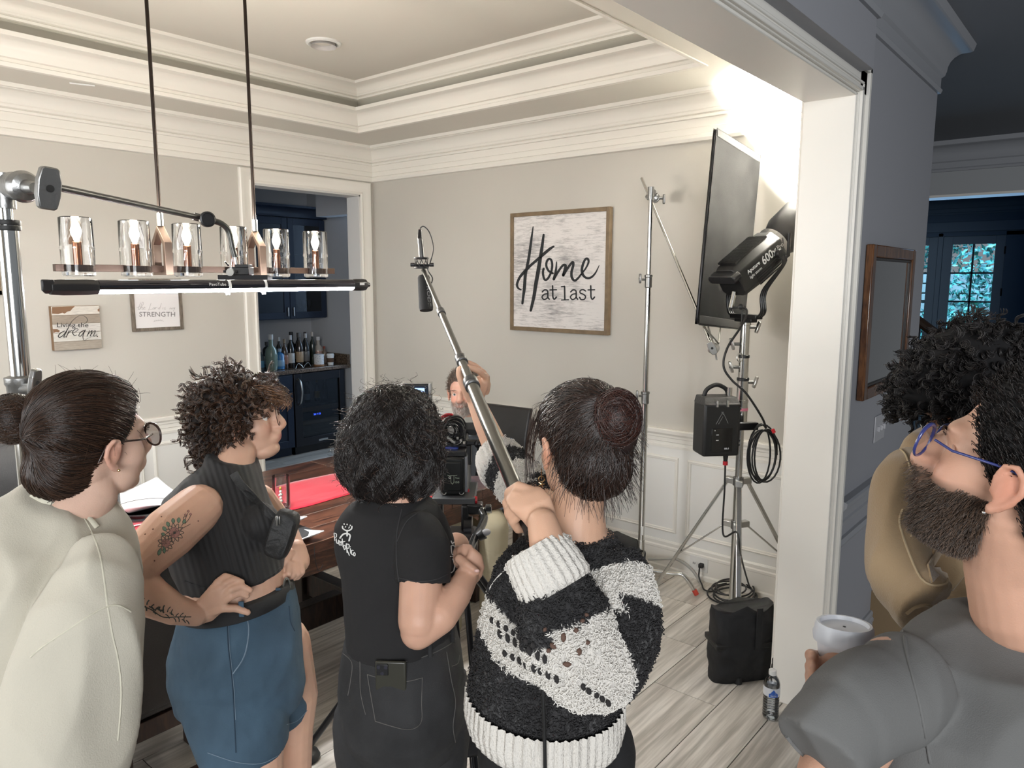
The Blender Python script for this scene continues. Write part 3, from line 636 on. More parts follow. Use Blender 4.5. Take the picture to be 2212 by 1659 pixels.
# ------------------------------------------------------------------ dining table
TZ = .765; TA0, TA1, TB0, TB1 = .42, 2.74, 2.295, 3.385
tw = wood_mat('table_reddish_wood', (.022, .008, .005), (.125, .048, .026), 2.2, 'X', .32, True, 2.2, .15, (.3, .75))
tw2 = wood_mat('table_end_wood', (.03, .014, .010), (.13, .06, .038), 2.2, 'Y', .32, True, 2.2, .15, (.3, .75))
twd = wood_mat('table_dark_leg_wood', (.012, .006, .004), (.035, .016, .010), 2, 'Z', .45, False)
def table():
    root = empty('dining_table', ((TA0+TA1)/2, (TB0+TB1)/2, 0), 'long dark plank-top trestle dining table in the middle of the room', 'table')
    n = 7; w = (TB1-TB0)/n; xe = 2.32
    for k in range(n): MB().box((TA0+.2, TB0+w*k+.0012, TZ-.045), (xe-.0015, TB0+w*(k+1)-.0012, TZ)).build('plank', tw, root, 30, .003)
    MB().box((xe, TB0, TZ-.045), (xe+.2, TB1, TZ)).build('end_board', tw2, root, 30, .003); MB().box((xe+.202, TB0, TZ-.045), (TA1, TB1, TZ)).build('end_board', tw2, root, 30, .003)
    MB().box((TA0, TB0, TZ-.045), (TA0+.198, TB1, TZ)).build('end_board', tw2, root, 30, .003)
    ap = wood_mat('table_apron_wood', (.035, .012, .006), (.11, .042, .02), 2, 'X', .35, False, 1.5)
    for (a, b) in (((TA0+.01, TB0+.006), (2.1, TB0+.03)), ((2.102, TB0+.006), (TA1-.01, TB0+.03)), ((TA0+.01, TB1-.03), (TA1-.01, TB1-.006))):
        MB().box((a[0], a[1], TZ-.125), (b[0], b[1], TZ-.045)).build('apron', ap, root, 30, .002)
    for x in (TA0+.01, TA1-.034): MB().box((x, TB0+.03, TZ-.125), (x+.024, TB1-.03, TZ-.045)).build('apron', ap, root, 30, .002)
    for x in (.85, 2.15):
        for y in (2.48, 3.22): MB().box((x-.058, y-.058, 0), (x+.058, y+.058, TZ-.05)).build('leg', twd, root, 30, .005)
        MB().box((x-.035, 2.54, .13), (x+.035, 3.16, .25)).build('stretcher', twd, root, 30, .004)
    MB().box((.91, 2.81, .13), (2.09, 2.88, .25)).build('long_stretcher', twd, root, 30, .004)
    p = onZ(683, 1175, TZ)
    mb = MB(); mb.tube(bez([(p.x, TB0-.004, TZ-.01), (p.x-.005, TB0-.012, TZ-.06), (p.x+.01, TB0-.01, TZ-.11), (p.x+.03, TB0-.012, TZ-.09)], 6), .0016, 6); mb.build('loose_tie_wire', rubber, root)
table()
# red runner
def cloth():
    red = M('red_cotton_runner', (.52, .008, .028), .85, bump=(700, .3), sheen=.25, wrink=(5, .35))
    nx, ny = 60, 14; vs = []; fs = []
    for i in range(nx):
        for j in range(ny):
            x = .42+(2.30-.42)*i/(nx-1); y = 2.70+.36*j/(ny-1)
            x += .03*math.sin(y*9)*(i == nx-1); y += .012*math.sin(x*5)+.010*math.sin(x*13)
            z = TZ+.004+max(0, .006*math.sin(x*7+y*4)+.004*noise.noise(V((x*8, y*8, 0))))
            vs.append((x, y, z))
    for i in range(nx-1):
        for j in range(ny-1): a = i*ny+j; fs.append((a, a+ny, a+ny+1, a+1))
    o = MB().add(vs, fs).build('table_runner', red, None, 60); s = o.modifiers.new('s', 'SOLIDIFY'); s.thickness = .0025
    tag(o, 'bright red cloth runner laid lengthwise on the dark table', 'table runner')
cloth()
china = M('white_glazed_china', (.80, .80, .80), .12, coat=.4); napk = M('black_napkin_cloth', (.018, .018, .02), .6, bump=(600, .3))
def plate(cx, cy, z, s, label, rz=0, nap=True, lift=.03, name='square_plate', cat='plate'):
    n = 22; vs = []; fs = []
    for i in range(n+1):
        for j in range(n+1):
            a = -1+2*i/n; b = -1+2*j/n; m_ = max(abs(a), abs(b)); k = 1-.13*(m_**2)*(1-min(abs(a), abs(b))**2)   # concave sides, pointed corners
            r = m_; h = .004+(lift*max(0, (r-.55)/.45)**1.5)*(.35+.65*(abs(a*b)))
            x = a*s/2*k; y = b*s/2*k; c_, s_ = math.cos(rz), math.sin(rz)
            vs.append((cx+x*c_-y*s_, cy+x*s_+y*c_, z+h))
    for i in range(n):
        for j in range(n): q = i*(n+1)+j; fs.append((q, q+n+1, q+n+2, q+1))
    o = MB().add(vs, fs).build(name, china, None, 60); m_ = o.modifiers.new('s', 'SOLIDIFY'); m_.thickness = .004; m_.offset = 1
    return tag(o, label, cat, None)
c = onZ(705, 1150, TZ+.03); plate(c.x-.15, c.y+.15, TZ, .29, 'white square plate with pointed corners at the table edge holding a black napkin', 0)
c2 = onZ(668, 1124, TZ+.05); plate(c2.x-.11, c2.y+.12, TZ+.028, .22, 'smaller white plate set behind the napkin beside the tumbler', 0, False, .03)
def napkin(fr_pts, z, label, th=.012):
    mb = MB(); n = len(fr_pts); poly = [(p.x, p.y) for p in fr_pts]
    mb.prism(poly, th, lambda x, y, h: V((x, y, z+h))); return tag(mb.build('napkin', napk, None, 30, .004, 2), label, 'napkin')
napkin([onZ(622, 1150, TZ+.015), onZ(646, 1171, TZ+.015), onZ(662, 1162, TZ+.015), onZ(674, 1147, TZ+.015), onZ(646, 1136, TZ+.015)], TZ+.012, 'folded black napkin on the plate at the near table edge')
c = onZ(322, 1068, TZ+.07); plate(c.x-.03, c.y, TZ+.035, .34, 'broad white plate with swept-up corners on the far left of the table', .1, False, .05)
c = onZ(318, 1108, TZ+.02); plate(c.x-.02, c.y+.02, TZ, .32, 'white plate under the black bowl at the left of the table', 0, False, .02)
mb = MB(); mb.lathe([(.06, 0), (.10, .012), (.125, .032), (.12, .036), (.09, .02), (0, .012)], (c.x, c.y+.02, TZ+.008), (0, 0, 1), 32); tag(mb.build('bowl', M('black_gloss_bowl', (.015, .015, .016), .15), None, 50), 'glossy black bowl between the two white plates at left', 'bowl')
def tumbler(p, label, r=.036, h=.145, water=.6):
    root = empty('tumbler', p, label, 'glass'); gm = thin_glass('tumbler_glass', (.96, .97, .97), .02, .9)
    MB().lathe([(0, .0), (r*.9, 0), (r, .006), (r*1.02, h), (r*.97, h), (r*.93, .014), (0, .012)], p, (0, 0, 1), 32).build('glass_body', gm, root, 50)
    MB().lathe([(0, .013), (r*.9, .015), (r*.93, h*water), (0, h*water)], p, (0, 0, 1), 32).build('water', thin_glass('water_in_glass', (.97, .96, .97), .01, .6), root, 50)
    mb = MB()
    for k in range(5): mb.ell(V(p)+V((-r*.62, -r*.84, .03+k*.014)), (.007+.004*(k % 2), .002, .007), None, 8, 6)
    mb.build('painted_flower', M('painted_white_flower', (.75, .73, .66), .4), root, 60)
    MB().ell(V(p)+V((-r*.62, -r*.84, .10)), (.006, .002, .008), None, 8, 6).build('painted_bud', M('painted_gold', (.5, .33, .08), .4), root, 60)
tumbler(onZ(609, 1099, TZ+.006)+V((0, 0, .001)), 'flower-painted tumbler of water standing on the red runner')
tumbler(onZ(243, 1140, TZ)+V((.0, .02, .001)), 'plain glass tumbler at the left end of the table by the cream sweatshirt', .042, .13, .35)

# ------------------------------------------------------------------ leather dining chairs
leather = M('black_leather', (.016, .015, .015), .38, bump=(260, .35), wrink=(3, .25)); chw = wood_mat('chair_dark_wood', (.014, .006, .004), (.04, .018, .011), 2, 'Z', .4, False)
def chair(c, rz, label, grp='black leather dining chairs', top=1.04):
    """seat centre c on the floor, facing local +Y"""
    root = empty('dining_chair', (c[0], c[1], 0), label, 'chair', grp); c_, s_ = math.cos(rz), math.sin(rz)
    F = lambda x, y, z: (c[0]+x*c_-y*s_, c[1]+x*s_+y*c_, z); Mr = Matrix.Rotation(rz, 3, 'Z')
    MB().obox(F(0, 0, .455), (.46, .46, .07), Mr).build('seat', leather, root, 40, .02, 3)
    n = 8; R = []
    for k in range(n+1):
        t = k/n; z = .44+(top-.44)*t; y = -.215-.11*t*t; w = .225+.005*math.sin(PI*t); th = .035
        R.append([F(-w, y-th/2, z), F(w, y-th/2, z), F(w, y+th/2, z), F(-w, y+th/2, z)])
    MB().rings(R).build('backrest', leather, root, 50, .012, 3)
    for x in (-.2, .2):
        MB().obox(F(x, .2, .21), (.042, .042, .42), Mr).build('leg', chw, root, 30, .003); MB().obox(F(x, -.21, .21), (.042, .042, .42), Mr).build('leg', chw, root, 30, .003)
        MB().obox(F(x, 0, .16), (.022, .37, .035), Mr).build('stretcher', chw, root, 30, .002)
    MB().obox(F(0, -.21, .385), (.36, .03, .06), Mr).build('seat_rail', chw, root, 30, .002); MB().obox(F(0, .2, .385), (.36, .03, .06), Mr).build('seat_rail', chw, root, 30, .002)
    MB().obox(F(0, -.21, .16), (.36, .022, .035), Mr).build('stretcher', chw, root, 30, .002)
    return root
# ------------------------------------------------------------------ chairs in place
chair((1.02, 2.42), 0, 'black leather dining chair with its back to us behind the denim shorts', top=1.02)
chair((3.02, 2.86), math.radians(95), 'black leather dining chair the seated man sits in', top=1.0)
chair((1.20, 3.78), PI, 'black leather dining chair on the far left side of the table', top=.98)

FH = V((math.cos(yaw), math.sin(yaw), 0)); RH = V((math.sin(yaw), -math.cos(yaw), 0)); UP = V((0, 0, 1))
MV = rot3(RH, FH)                                        # columns right, forward, up
def vbox(mb, u0, v0, u1, v1, d, dep, M3=None):
    c = P((u0+u1)/2, (v0+v1)/2, d)+FH*dep/2
    return mb.obox(c, ((u1-u0)/FPX*d, dep, (v1-v0)/FPX*d), M3 or MV)

# ------------------------------------------------------------------ grip hardware
def knob(c, ax, side, parent, s=1.0, m=None):            # lozenge T-handle: ax = screw axis, side = long direction
    ax = V(ax).normalized(); fr = frame3(V(c), side, ax.cross(V(side)))
    prof = [(-.034, -.010), (-.030, -.014), (-.012, -.018), (.012, -.018), (.030, -.014), (.034, -.010), (.034, .010), (.030, .014), (.012, .018), (-.012, .018), (-.030, .014), (-.034, .010)]
    mb = MB(); mb.prism([(x*s, y*s) for x, y in prof], .014*s, lambda x, y, z: fr(x, y, z-.007*s)); n3 = V(side).normalized().cross(ax.cross(V(side)).normalized())
    o = mb.build('knob', m or cast_m, parent, 30, .003, 2)
    MB().cyl(fr(0, 0, .0075*s), fr(0, 0, .0085*s), .006*s, .006*s, 14).build('knob_hole', rubber, o)
    return o
def griphead(c, ax, side, parent, s=1.0, m=None):
    c = V(c); ax = V(ax).normalized(); m = m or cast_m
    o = MB().lathe([(0, -.022*s), (.024*s, -.022*s), (.028*s, -.018*s), (.028*s, -.003*s), (.023*s, -.001*s), (.023*s, .001*s), (.028*s, .003*s), (.028*s, .018*s), (.022*s, .022*s), (.01*s, .026*s), (.01*s, .05*s), (0, .05*s)], c, ax, 26).build('grip_head', m, parent, 40)
    knob(c+ax*.056*s, ax, side, parent, s, m); return o

# ------------------------------------------------------------------ stand at the left edge with the tube light
def stand_left():
    dS = 1.62
    top = P(8, 405, dS); base = V((top.x, top.y, 0))
    root = empty('light_stand', base, 'tall chrome stand at the far left holding the tube light arm', 'light stand')
    z1 = P(20, 480, dS).z; z2 = P(40, 832, dS).z
    MB().tube([base+UP*z1, top], .0125, 20).build('upper_riser', chrome, root)
    MB().tube([base+UP*z2, base+UP*z1], .0205, 28).build('riser', chrome, root)
    for dz in (0, -.012): MB().lathe([(.0205, -.006), (.026, -.005), (.027, 0), (.026, .005), (.0125, .006)], base+UP*(z1+dz), UP, 24).build('collar_ring', rubber, root)
    MB().lathe([(.021, -.075), (.028, -.072), (.030, -.02), (.033, -.015), (.033, 0), (.021, .004)], base+UP*(z2+.01), UP, 24).build('lock_collar', cast_m, root)
    k = P(66, 838, dS); MB().tube([base+UP*(z2-.02), k+FH*.005], [.016, .010], 14).build('lock_arm', cast_m, root); knob(k+RH*.01+UP*.012, (RH*.9+UP*.3), UP+RH*.2, root, .9)
    MB().tube([base+UP*.25, base+UP*(z2-.05)], .024, 24).build('base_tube', chrome, root)
    for a in (20, 100, 180):
        d = V((math.cos(math.radians(a)), math.sin(math.radians(a)), 0)); MB().tube(bez([base+UP*.30, base+UP*.27+d*.05, base+UP*.05+d*.33, base+UP*.013+d*.42], 6), .0125, 12).build('leg', chrome, root)
    # grip head + boom arm
    gh = P(47, 403, dS-.03)
    MB().tube([top-UP*.045, top+UP*.03], .021, 20).build('head_socket', cast_m, root)
    ax = (RH*.75-FH*.55+UP*-.1).normalized()
    MB().lathe([(0, -.05), (.027, -.048), (.03, -.03), (.03, -.002), (.025, 0), (.025, .002), (.032, .004), (.034, .02), (.028, .034), (.016, .04), (.011, .075), (0, .075)], gh-ax*.01, ax, 28).build('grip_head', cast_m, root, 40)
    kp = P(104, 407, dS-.09); knob(kp, ax, UP*1.0+RH*.15, root, 1.28)
    a = P(-60, 370, dS+.08); b = P(440, 472, 2.33)
    MB().tube([a, P(55, 390, dS+.02), b], .0085, 14).build('arm', M('dark_grey_arm', (.07, .07, .065), .35, metal=.6), root)
    MB().tube([P(418, 467, 2.31), P(456, 477, 2.35)], .0125, 16).build('arm_sleeve', black_p, root)
    c = P(447, 474, 2.31); MB().lathe([(0, -.016), (.013, -.016), (.013, -.006), (.024, -.004), (.024, .012), (.019, .014), (.018, .010), (0, .010)], c, (-FH*.8+RH*.6), 24).build('arm_knob', black_p, root)
    MB().tube(bez([P(456, 476, 2.34), P(478, 483, 2.36), P(494, 500, 2.38), P(502, 535, 2.39), P(508, 556, 2.395)], 7), .0095, 14).build('gooseneck', MATS['dark_grey_arm'], root)
    MB().tube([P(508, 556, 2.395), P(511, 574, 2.40)], .0055, 12).build('spigot', chrome, root)
    # mounting plate above the tube
    mb = MB(); vbox(mb, 500, 577, 537, 594, 2.38, .05); vbox(mb, 506, 571, 536, 578, 2.375, .04); mb.build('clamp_block', black_p, root, 30, .002)
    mb = MB(); vbox(mb, 482, 584, 512, 589, 2.37, .05); vbox(mb, 470, 594, 578, 604.5, 2.365, .05); mb.build('mount_plate', black_s, root, 30, .001)
    MB().tube([P(486, 565, 2.36), P(494, 574, 2.37)], .003, 8).build('clamp_lever', black_p, root)
    MB().lathe([(0, -.006), (.012, -.006), (.012, .006), (0, .006)], P(498, 588, 2.34), -FH, 16).build('clamp_screw', chrome_d, root)
    return root
stand_left()

# tube light, 1.17 m long, running along the table
def tube_light():
    A = onY(90, 621, 2.405); B = onY(797, 615, 2.405); d = (B-A).normalized(); L = (B-A).length; r = .0215
    root = empty('tube_light', (A+B)/2, 'lit white LED tube light clamped above the table', 'tube light')
    side = d.cross(UP).normalized(); s = V((0, 0, 1))
    def seg(a0, a1, x0, x1, rr, n=14):
        R = [[A+d*x+(side*math.cos(a0+(a1-a0)*k/n)+UP*math.sin(a0+(a1-a0)*k/n))*rr for k in range(n+1)]+[A+d*x] for x in (x0, x1)]
        return MB().rings(R)
    x0, x1 = .15, L-.085
    seg(math.radians(-24), math.radians(204), x0, x1, r).build('housing', M('tube_mirror_black', (.06, .06, .07), .12, metal=.9), root, 30)
    seg(math.radians(204), math.radians(336), x0, x1, r*.97).build('diffuser', M('lit_diffuser', (1, 1, 1), .4, emit=((.95, .97, 1), 110)), root, 30)
    for (a, b, name) in ((.02, .15, 'end_cap'), (L-.088, L-.02, 'end_cap')):
        R = []
        for x in np.linspace(a, b, 5):
            k = 1.18 if a < x < b else 1.05
            R.append([A+d*x+side*r*k*math.cos(t)*1.0+UP*r*k*math.sin(t) for t in [2*PI*(q+.5)/8 for q in range(8)]])
        MB().rings(R).build(name, black_p, root, 30, .002)
    for q, oy in ((.0, .012), (.012, 0), (.024, -.012)): MB().obox(A+d*(.012+q*.6)+side*oy*1.1+UP*(.006-.3*q), (.034, .012, .034), rot3(d, side)).build('end_connector', black_p, root, 30, .004)
    MB().cyl(B-d*.03, B, .012, .009, 16).build('end_plug', black_p, root)
    for u in (490, 568):
        c = onY(u, 612, 2.405); x = (c-A).dot(d)
        MB().tube([A+d*x+(side*math.cos(t)+UP*math.sin(t))*(r+.0016) for t in [2*PI*k/28 for k in range(28)]], .0045, 8, False, True, d).build('cable_tie', M('white_nylon_tie', (.75, .75, .73), .4), root)
        MB().obox(A+d*x-UP*(r+.006)+side*.004, (.012, .008, .008)).build('tie_head', MATS['white_nylon_tie'], root, 30, .001)
    c = side*1.0; th = math.radians(12); n_ = (side*math.cos(th)+UP*math.sin(th)); fr = frame3(A+n_*(r+.0008), d, n_.cross(d) if n_.cross(d).z > 0 else d.cross(n_))
    x_ = (onY(445, 612, 2.405)-A).dot(d); mb = MB(); w = (onY(478, 612, 2.405)-onY(446, 612, 2.405)).length
    text_mb(mb, 'PavoTube 30', lambda x, y, h: fr(x, y, h if n_.dot(fr(0, 0, 1)-fr(0, 0, 0)) > 0 else -h), .011, w*1.5, x_, -.004); mb.build('lettering', white_p, root, 0)
    # label on the small right end
    MB().obox(B-d*.055+side*r*1.2+UP*.004, (.022, .002, .010), rot3(d, side)).build('end_label', white_p, root, 0)
tube_light()

# ------------------------------------------------------------------ C-stand with flag (back right)
def cstand():
    base = V((3.66, 2.10, 0)); top = P(1416, 440, (base-CO).dot(CF)/1.0)
    dT = 4.17
    top = P(1416, 440, dT); bot = onZ(1384, 1205, .12); b2 = P(1384, 1205, dT+.02)
    base = V((b2.x, b2.y, 0)); top = V((b2.x+.0, b2.y, top.z))
    root = empty('c_stand', base, 'slim chrome stand beside the Home sign carrying the black flag', 'light stand')
    zz = [P(1400, v, dT).z for v in (1210, 845, 600, 430)]
    for a, b, r in ((zz[0], zz[1], .0175), (zz[1], zz[2], .0145), (zz[2], zz[3], .0115)): MB().tube([base+UP*a, base+UP*b], r, 18).build('riser', chrome, root)
    for z, r in ((zz[1], .021), (zz[2], .019)):
        MB().lathe([(r*.8, -.055), (r, -.05), (r, .0), (r*1.15, .004), (r*1.15, .014), (r*.6, .018)], base+UP*z, UP, 18).build('collar', cast_m, root)
        MB().tube([base+UP*(z-.01), base+UP*(z-.01)-RH*.035], .006, 8).build('lock_screw', cast_m, root); knob(base+UP*(z-.005)-RH*.045, -RH, UP, root, .75)
    f = [onZ(1510, 1262, .01), onZ(1290, 1340, .01)]
    for d, ln in ((V((.17, -.36, 0)), .42), (V((-.36, -.12, 0)), .42), (V((-.05, .4, 0)), .42)):
        d = d.normalized(); MB().tube(bez([base+UP*.13, base+UP*.12+d*.16, base+UP*.115+d*.24, base+UP*.02+d*.31], 6), .0125, 12).build('leg', chrome, root)
        e = base+UP*.02+d*.31; MB().tube([e+UP*.02-d*.012, e-UP*.008+d*.004], .014, 10).build('foot', rubber if d.x < .1 else M('red_rubber_foot', (.5, .06, .04), .6), root)
    MB().tube([base+UP*.02, base+UP*.30], .021, 18).build('base_tube', chrome, root); MB().obox(base+UP*.36-FH*.018, (.014, .003, .05), MV).build('asset_sticker', white_p, root, 0)
    gh = P(1413, 428, dT-.02); MB().tube([base+UP*(zz[3]-.03), base+UP*(zz[3]+.035)], .017, 14).build('head_socket', cast_m, root)
    axk = (RH*-.45-FH*.85+UP*.15).normalized(); griphead(gh+UP*.004, axk, RH*.8+UP*.6, root, 1.0)
    knob(gh+RH*.055-UP*.005, RH, UP, root, .8); MB().cyl(gh, gh+RH*.05, .008).build('lock_screw', cast_m, root)
    a = P(1386, 385, dT-.10); b = P(1540, 752, 3.62)
    MB().tube([a, b], .0078, 12).build('grip_arm', chrome, root)
    g2 = P(1541, 752, 3.60); griphead(g2, (-FH*.9-RH*.35+UP*.1), RH*.45-UP*.8+RH*0, root, 1.0, M('cast_light_metal', (.5, .5, .48), .3, metal=.9, bump=(150, .2)))
    # flag
    fl = empty('flag', P(1570, 500, 3.6), 'big black fabric flag on a rectangular frame blocking the lamp', 'flag')
    c = [P(1524, 276, 3.44)+RH*.045, P(1640, 337, 3.88), P(1604, 711, 3.88), P(1505, 699, 3.44)]
    c[0] = P(1545, 277, 3.44)
    nrm = (c[1]-c[0]).cross(c[3]-c[0]).normalized()
    if nrm.dot(CF) > 0: nrm = -nrm
    def inset(k): m_ = sum(c, V((0, 0, 0)))/4; return [p+(m_-p)*k for p in c]
    path = []
    for i in range(4):
        p = c[i]; a_ = c[i-1]; b_ = c[(i+1) % 4]
        path += [p+(a_-p).normalized()*.03, p+(a_-p).normalized()*.009+(b_-p).normalized()*.009, p+(b_-p).normalized()*.03]
    MB().tube(path, .0065, 8, False, True).build('frame', black_s, fl)
    fab = M('washed_black_flag_cloth', (.009, .009, .0088), .95, spec=.1, bump=(400, .3), var=(6, .45))
    q = inset(-.004); mb = MB(); n = 12; vs = []; fs = []
    for s_ in (1, -1):
        for i in range(n+1):
            for j in range(n+1):
                a_, b_ = i/n, j/n; p = (q[0]*(1-a_)+q[1]*a_)*(1-b_)+(q[3]*(1-a_)+q[2]*a_)*b_
                e = min(a_, 1-a_, b_, 1-b_); vs.append(p+nrm*s_*(.0085 if e < .01 else .0035))
    for s_ in (0, 1):
        o_ = s_*(n+1)**2
        for i in range(n):
            for j in range(n): k_ = o_+i*(n+1)+j; fs.append((k_, k_+1, k_+n+2, k_+n+1))
    mb.add(vs, fs); mb.build('cloth', fab, fl, 60)
    hem = M('flag_hem_cloth', (.03, .03, .029), .9, bump=(300, .3), var=(8, .3))
    def strip(p, q_, w, nme):
        d = (q_-p).normalized(); s_ = nrm.cross(d); s_ = s_ if s_.dot(sum(c, V((0, 0, 0)))/4-p) > 0 else -s_
        MB().obox((p+q_)/2+s_*w/2+nrm*.005, ((q_-p).length*.97, w, .009), rot3(d, s_)).build(nme, hem, fl, 30, .003)
    strip(c[0], c[1], .035, 'top_hem'); strip(c[3], c[2], .04, 'bottom_hem')
    k = onX; j = P(1546, 735, 3.60)
    MB().tube([P(1518, 704, 3.50), P(1552, 742, 3.6), P(1556, 709, 3.66)], .0045, 8).build('frame_prong', chrome_d, fl)
    MB().tube([P(1530, 706, 3.53), P(1546, 762, 3.6), P(1548, 778, 3.6)], .0045, 8).build('frame_pin', chrome_d, fl)
cstand()

# ------------------------------------------------------------------ big lamp on its stand (bounce light)
LB = V((3.42, 1.42, 0))
def lamp_stand():
    root = empty('light_stand', LB, 'heavy chrome tripod stand by the pillar carrying the film lamp', 'light stand')
    dT = 3.50; Z_ = lambda v: P(1630, v, dT).z
    al = M('aluminium_tube', (.58, .58, .56), .22, metal=1, bump=(200, .1, (1, 1, .1)))
    segs = [(.10, Z_(1055), .019), (Z_(1055), Z_(920), .017), (Z_(930), Z_(870), .029), (Z_(870), Z_(825), .027), (Z_(822), Z_(775), .024), (Z_(770), Z_(700), .022)]
    # stand leans a touch in the photograph; keep it plumb
    for a, b, r in segs: MB().tube([LB+UP*a, LB+UP*b], r, 26).build('riser', al if r < .02 else chrome, root)
    for v, r in ((872, .031), (823, .029), (772, .026), (700, .026), (925, .031)):
        MB().lathe([(r*.9, -.008), (r, -.006), (r, .006), (r*.9, .008)], LB+UP*Z_(v), UP, 26).build('ring', black_p if v in (823, 772, 925) else chrome, root)
    MB().tube([LB+UP*Z_(893), LB+UP*Z_(887)], .0302, 26).build('pink_tape', M('pink_tape', (.75, .25, .35), .6), root)
    for v, sd in ((830, 1), (796, -1), (708, 1), (745, -1)):
        c = LB+UP*Z_(v); MB().tube([c, c+RH*sd*.05], .008, 10).build('lock_screw', cast_m, root); knob(c+RH*sd*.06, RH*sd, UP+RH*sd*.3, root, .85, chrome_d)
    # leg set: brackets, three legs, braces
    zb, zm = Z_(1056), Z_(1158)
    feet = [V((3.419, 1.909, 0)), V((2.965, 1.19, 0)), V((3.86, 1.15, 0))]
    for z in (zb, zm): MB().lathe([(.019, -.02), (.026, -.02), (.026, .02), (.019, .02)], LB+UP*z, UP, 20).build('bracket_ring', cast_m, root)
    for f in feet:
        d = (f-LB).normalized(); s = UP.cross(d)
        for z in (zb, zm): MB().obox(LB+UP*z+d*.04, (.055, .035, .03), rot3(d, s)).build('bracket', chrome_d, root, 30, .003)
        a = LB+d*.05+UP*zb; e = f+UP*.02; k = (e-a).normalized(); MB().obox((a+e)/2, ((e-a).length, .026, .014), rot3(k, s)).build('leg', al, root, 30, .004)
        MB().cyl(f+UP*.001, f+UP*.03, .018, .014, 12).build('foot', rubber, root)
        m_ = a+(e-a)*.60; b = LB+d*.05+UP*zm; k = (m_-b).normalized(); MB().obox((m_+b)/2, ((m_-b).length, .018, .008), rot3(k, s)).build('brace', al, root, 30, .002)
        MB().cyl(m_-s*.012, m_+s*.012, .006, None, 10).build('bolt', chrome, root)
    # lamp head
    lamp = empty('film_lamp', LH, 'black studio film lamp on the heavy stand by the pillar', 'studio lamp')
    ax = LDIR; sx = ax.cross(UP).normalized(); up = sx.cross(ax).normalized(); fr = lambda a, b, c: LH+ax*a+sx*b+up*c   # a forward, b right, c up
    def ringoct(a, w, h, ch, oc=0): return [fr(a, x, z+oc) for x, z in ((-w+ch, -h), (w-ch, -h), (w, -h+ch), (w, h-ch), (w-ch, h), (-w+ch, h), (-w, h-ch), (-w, -h+ch))]
    MB().rings([ringoct(-.20, .070, .068, .022), ringoct(-.185, .075, .074, .025), ringoct(-.05, .082, .085, .034), ringoct(.09, .078, .08, .036), ringoct(.10, .074, .076, .036)]).build('housing', M('lamp_black_shell', (.010, .010, .010), .38, bump=(300, .15), spec=.45), lamp, 30, .003)
    mb = MB()
    for k in range(14):
        b = -.052+k*.008
        mb.obox(fr(-.06, b, .083), (.22, .0035, .01), rot3(ax, sx))
    mb.build('cooling_fins', M('fin_black', (.01, .01, .01), .3), lamp, 30); mb = MB()
    for k in range(9): mb.obox(fr(-.155+k*.024, 0, .0845), (.0022, .11, .008), rot3(ax, sx))
    mb.build('fin_bars', MATS['fin_black'], lamp, 30)
    MB().rings([ringoct(-.235, .082, .020, .012, .038), ringoct(-.19, .085, .020, .012, .038)]).build('rear_bumper', black_p, lamp, 30, .003)
    mb = MB()
    for k in range(5): mb.obox(fr(-.02, .0825, -.02-k*.011), (.19, .004, .004), rot3(ax, sx))
    mb.build('side_fins', MATS['fin_black'], lamp, 30)
    MB().lathe([(.074, .09), (.082, .10), (.084, .118), (.078, .125), (.06, .125)], LH, ax, 36).build('mount_ring', M('clear_ring', (.5, .5, .5), .2, metal=.8), lamp)
    rf = M('reflector_black', (.02, .02, .021), .3, spec=.7)
    MB().lathe([(.065, .125), (.075, .14), (.098, .20), (.104, .30), (.106, .33), (.103, .33), (.100, .30), (.09, .20), (.06, .14)], LH, ax, 44).build('reflector', rf, lamp)
    MB().lathe([(0, .141), (.04, .141), (.04, .146), (0, .147)], LH, ax, 24).build('led_window', M('lamp_led', (1, 1, 1), .4, emit=((1, .96, .88), 60)), lamp)
    # lettering on the side facing the room
    ls = frame3(fr(0, .0832, 0), ax, up); 
    out = lambda x, y, h: fr(x, .0805+.0022+h, y)
    mb = MB(); text_mb(mb, '600x', out, .040, .10, -.055, -.002, .0006, 0, 'LEFT', .02); text_mb(mb, 'Pro', out, .022, .04, .052, .006, .0006); text_mb(mb, 'Aputure', out, .019, .085, -.155, .016, .0006, 0, 'LEFT', .01); text_mb(mb, 'light storm', out, .014, .08, -.152, -.010, .0006)
    mb.build('lettering', M('white_print_ink', (.75, .75, .75), .5), lamp, 0)
    # yoke
    yk = M('yoke_black', (.02, .02, .02), .3, metal=.3); zB = P(1630, 684, dT).z
    for sd in (-1, 1):
        for off in (-.012, 0, .012):
            pv = fr(.04, sd*.10, -.01)+ax*off*.0; hx = sx*sd*.108
            q = LB+UP*zB
            pts = bez([fr(.04, sd*.096, -.005)+ax*off, fr(.03, sd*.108, -.05)+ax*off*.8, V((q.x, q.y, zB+.12))+hx+ax.cross(UP).cross(UP).normalized()*-off, V((q.x, q.y, zB+.03))+hx+ax.cross(UP).cross(UP).normalized()*-off, V((q.x, q.y, zB+.004))+hx*.82+ax.cross(UP).cross(UP).normalized()*-off], 6)
            MB().tube(pts, .0058, 8).build('yoke_bar', yk, lamp)
    hz = sx.normalized(); MB().obox(LB+UP*(zB), (.17, .045, .022), rot3(V((hz.x, hz.y, 0)), UP.cross(V((hz.x, hz.y, 0))))).obox(LB+UP*(zB-.018), (.11, .04, .018), rot3(V((hz.x, hz.y, 0)), UP.cross(V((hz.x, hz.y, 0))))).build('yoke_base', yk, lamp, 30, .003)
    MB().cyl(LB+UP*(zB-.045), LB+UP*(zB-.02), .014).build('spigot', chrome, lamp)
    MB().lathe([(0, 0), (.022, 0), (.024, .006), (.020, .02), (0, .022)], fr(.04, .088, -.005), sx, 20).build('tilt_lock', black_p, lamp)
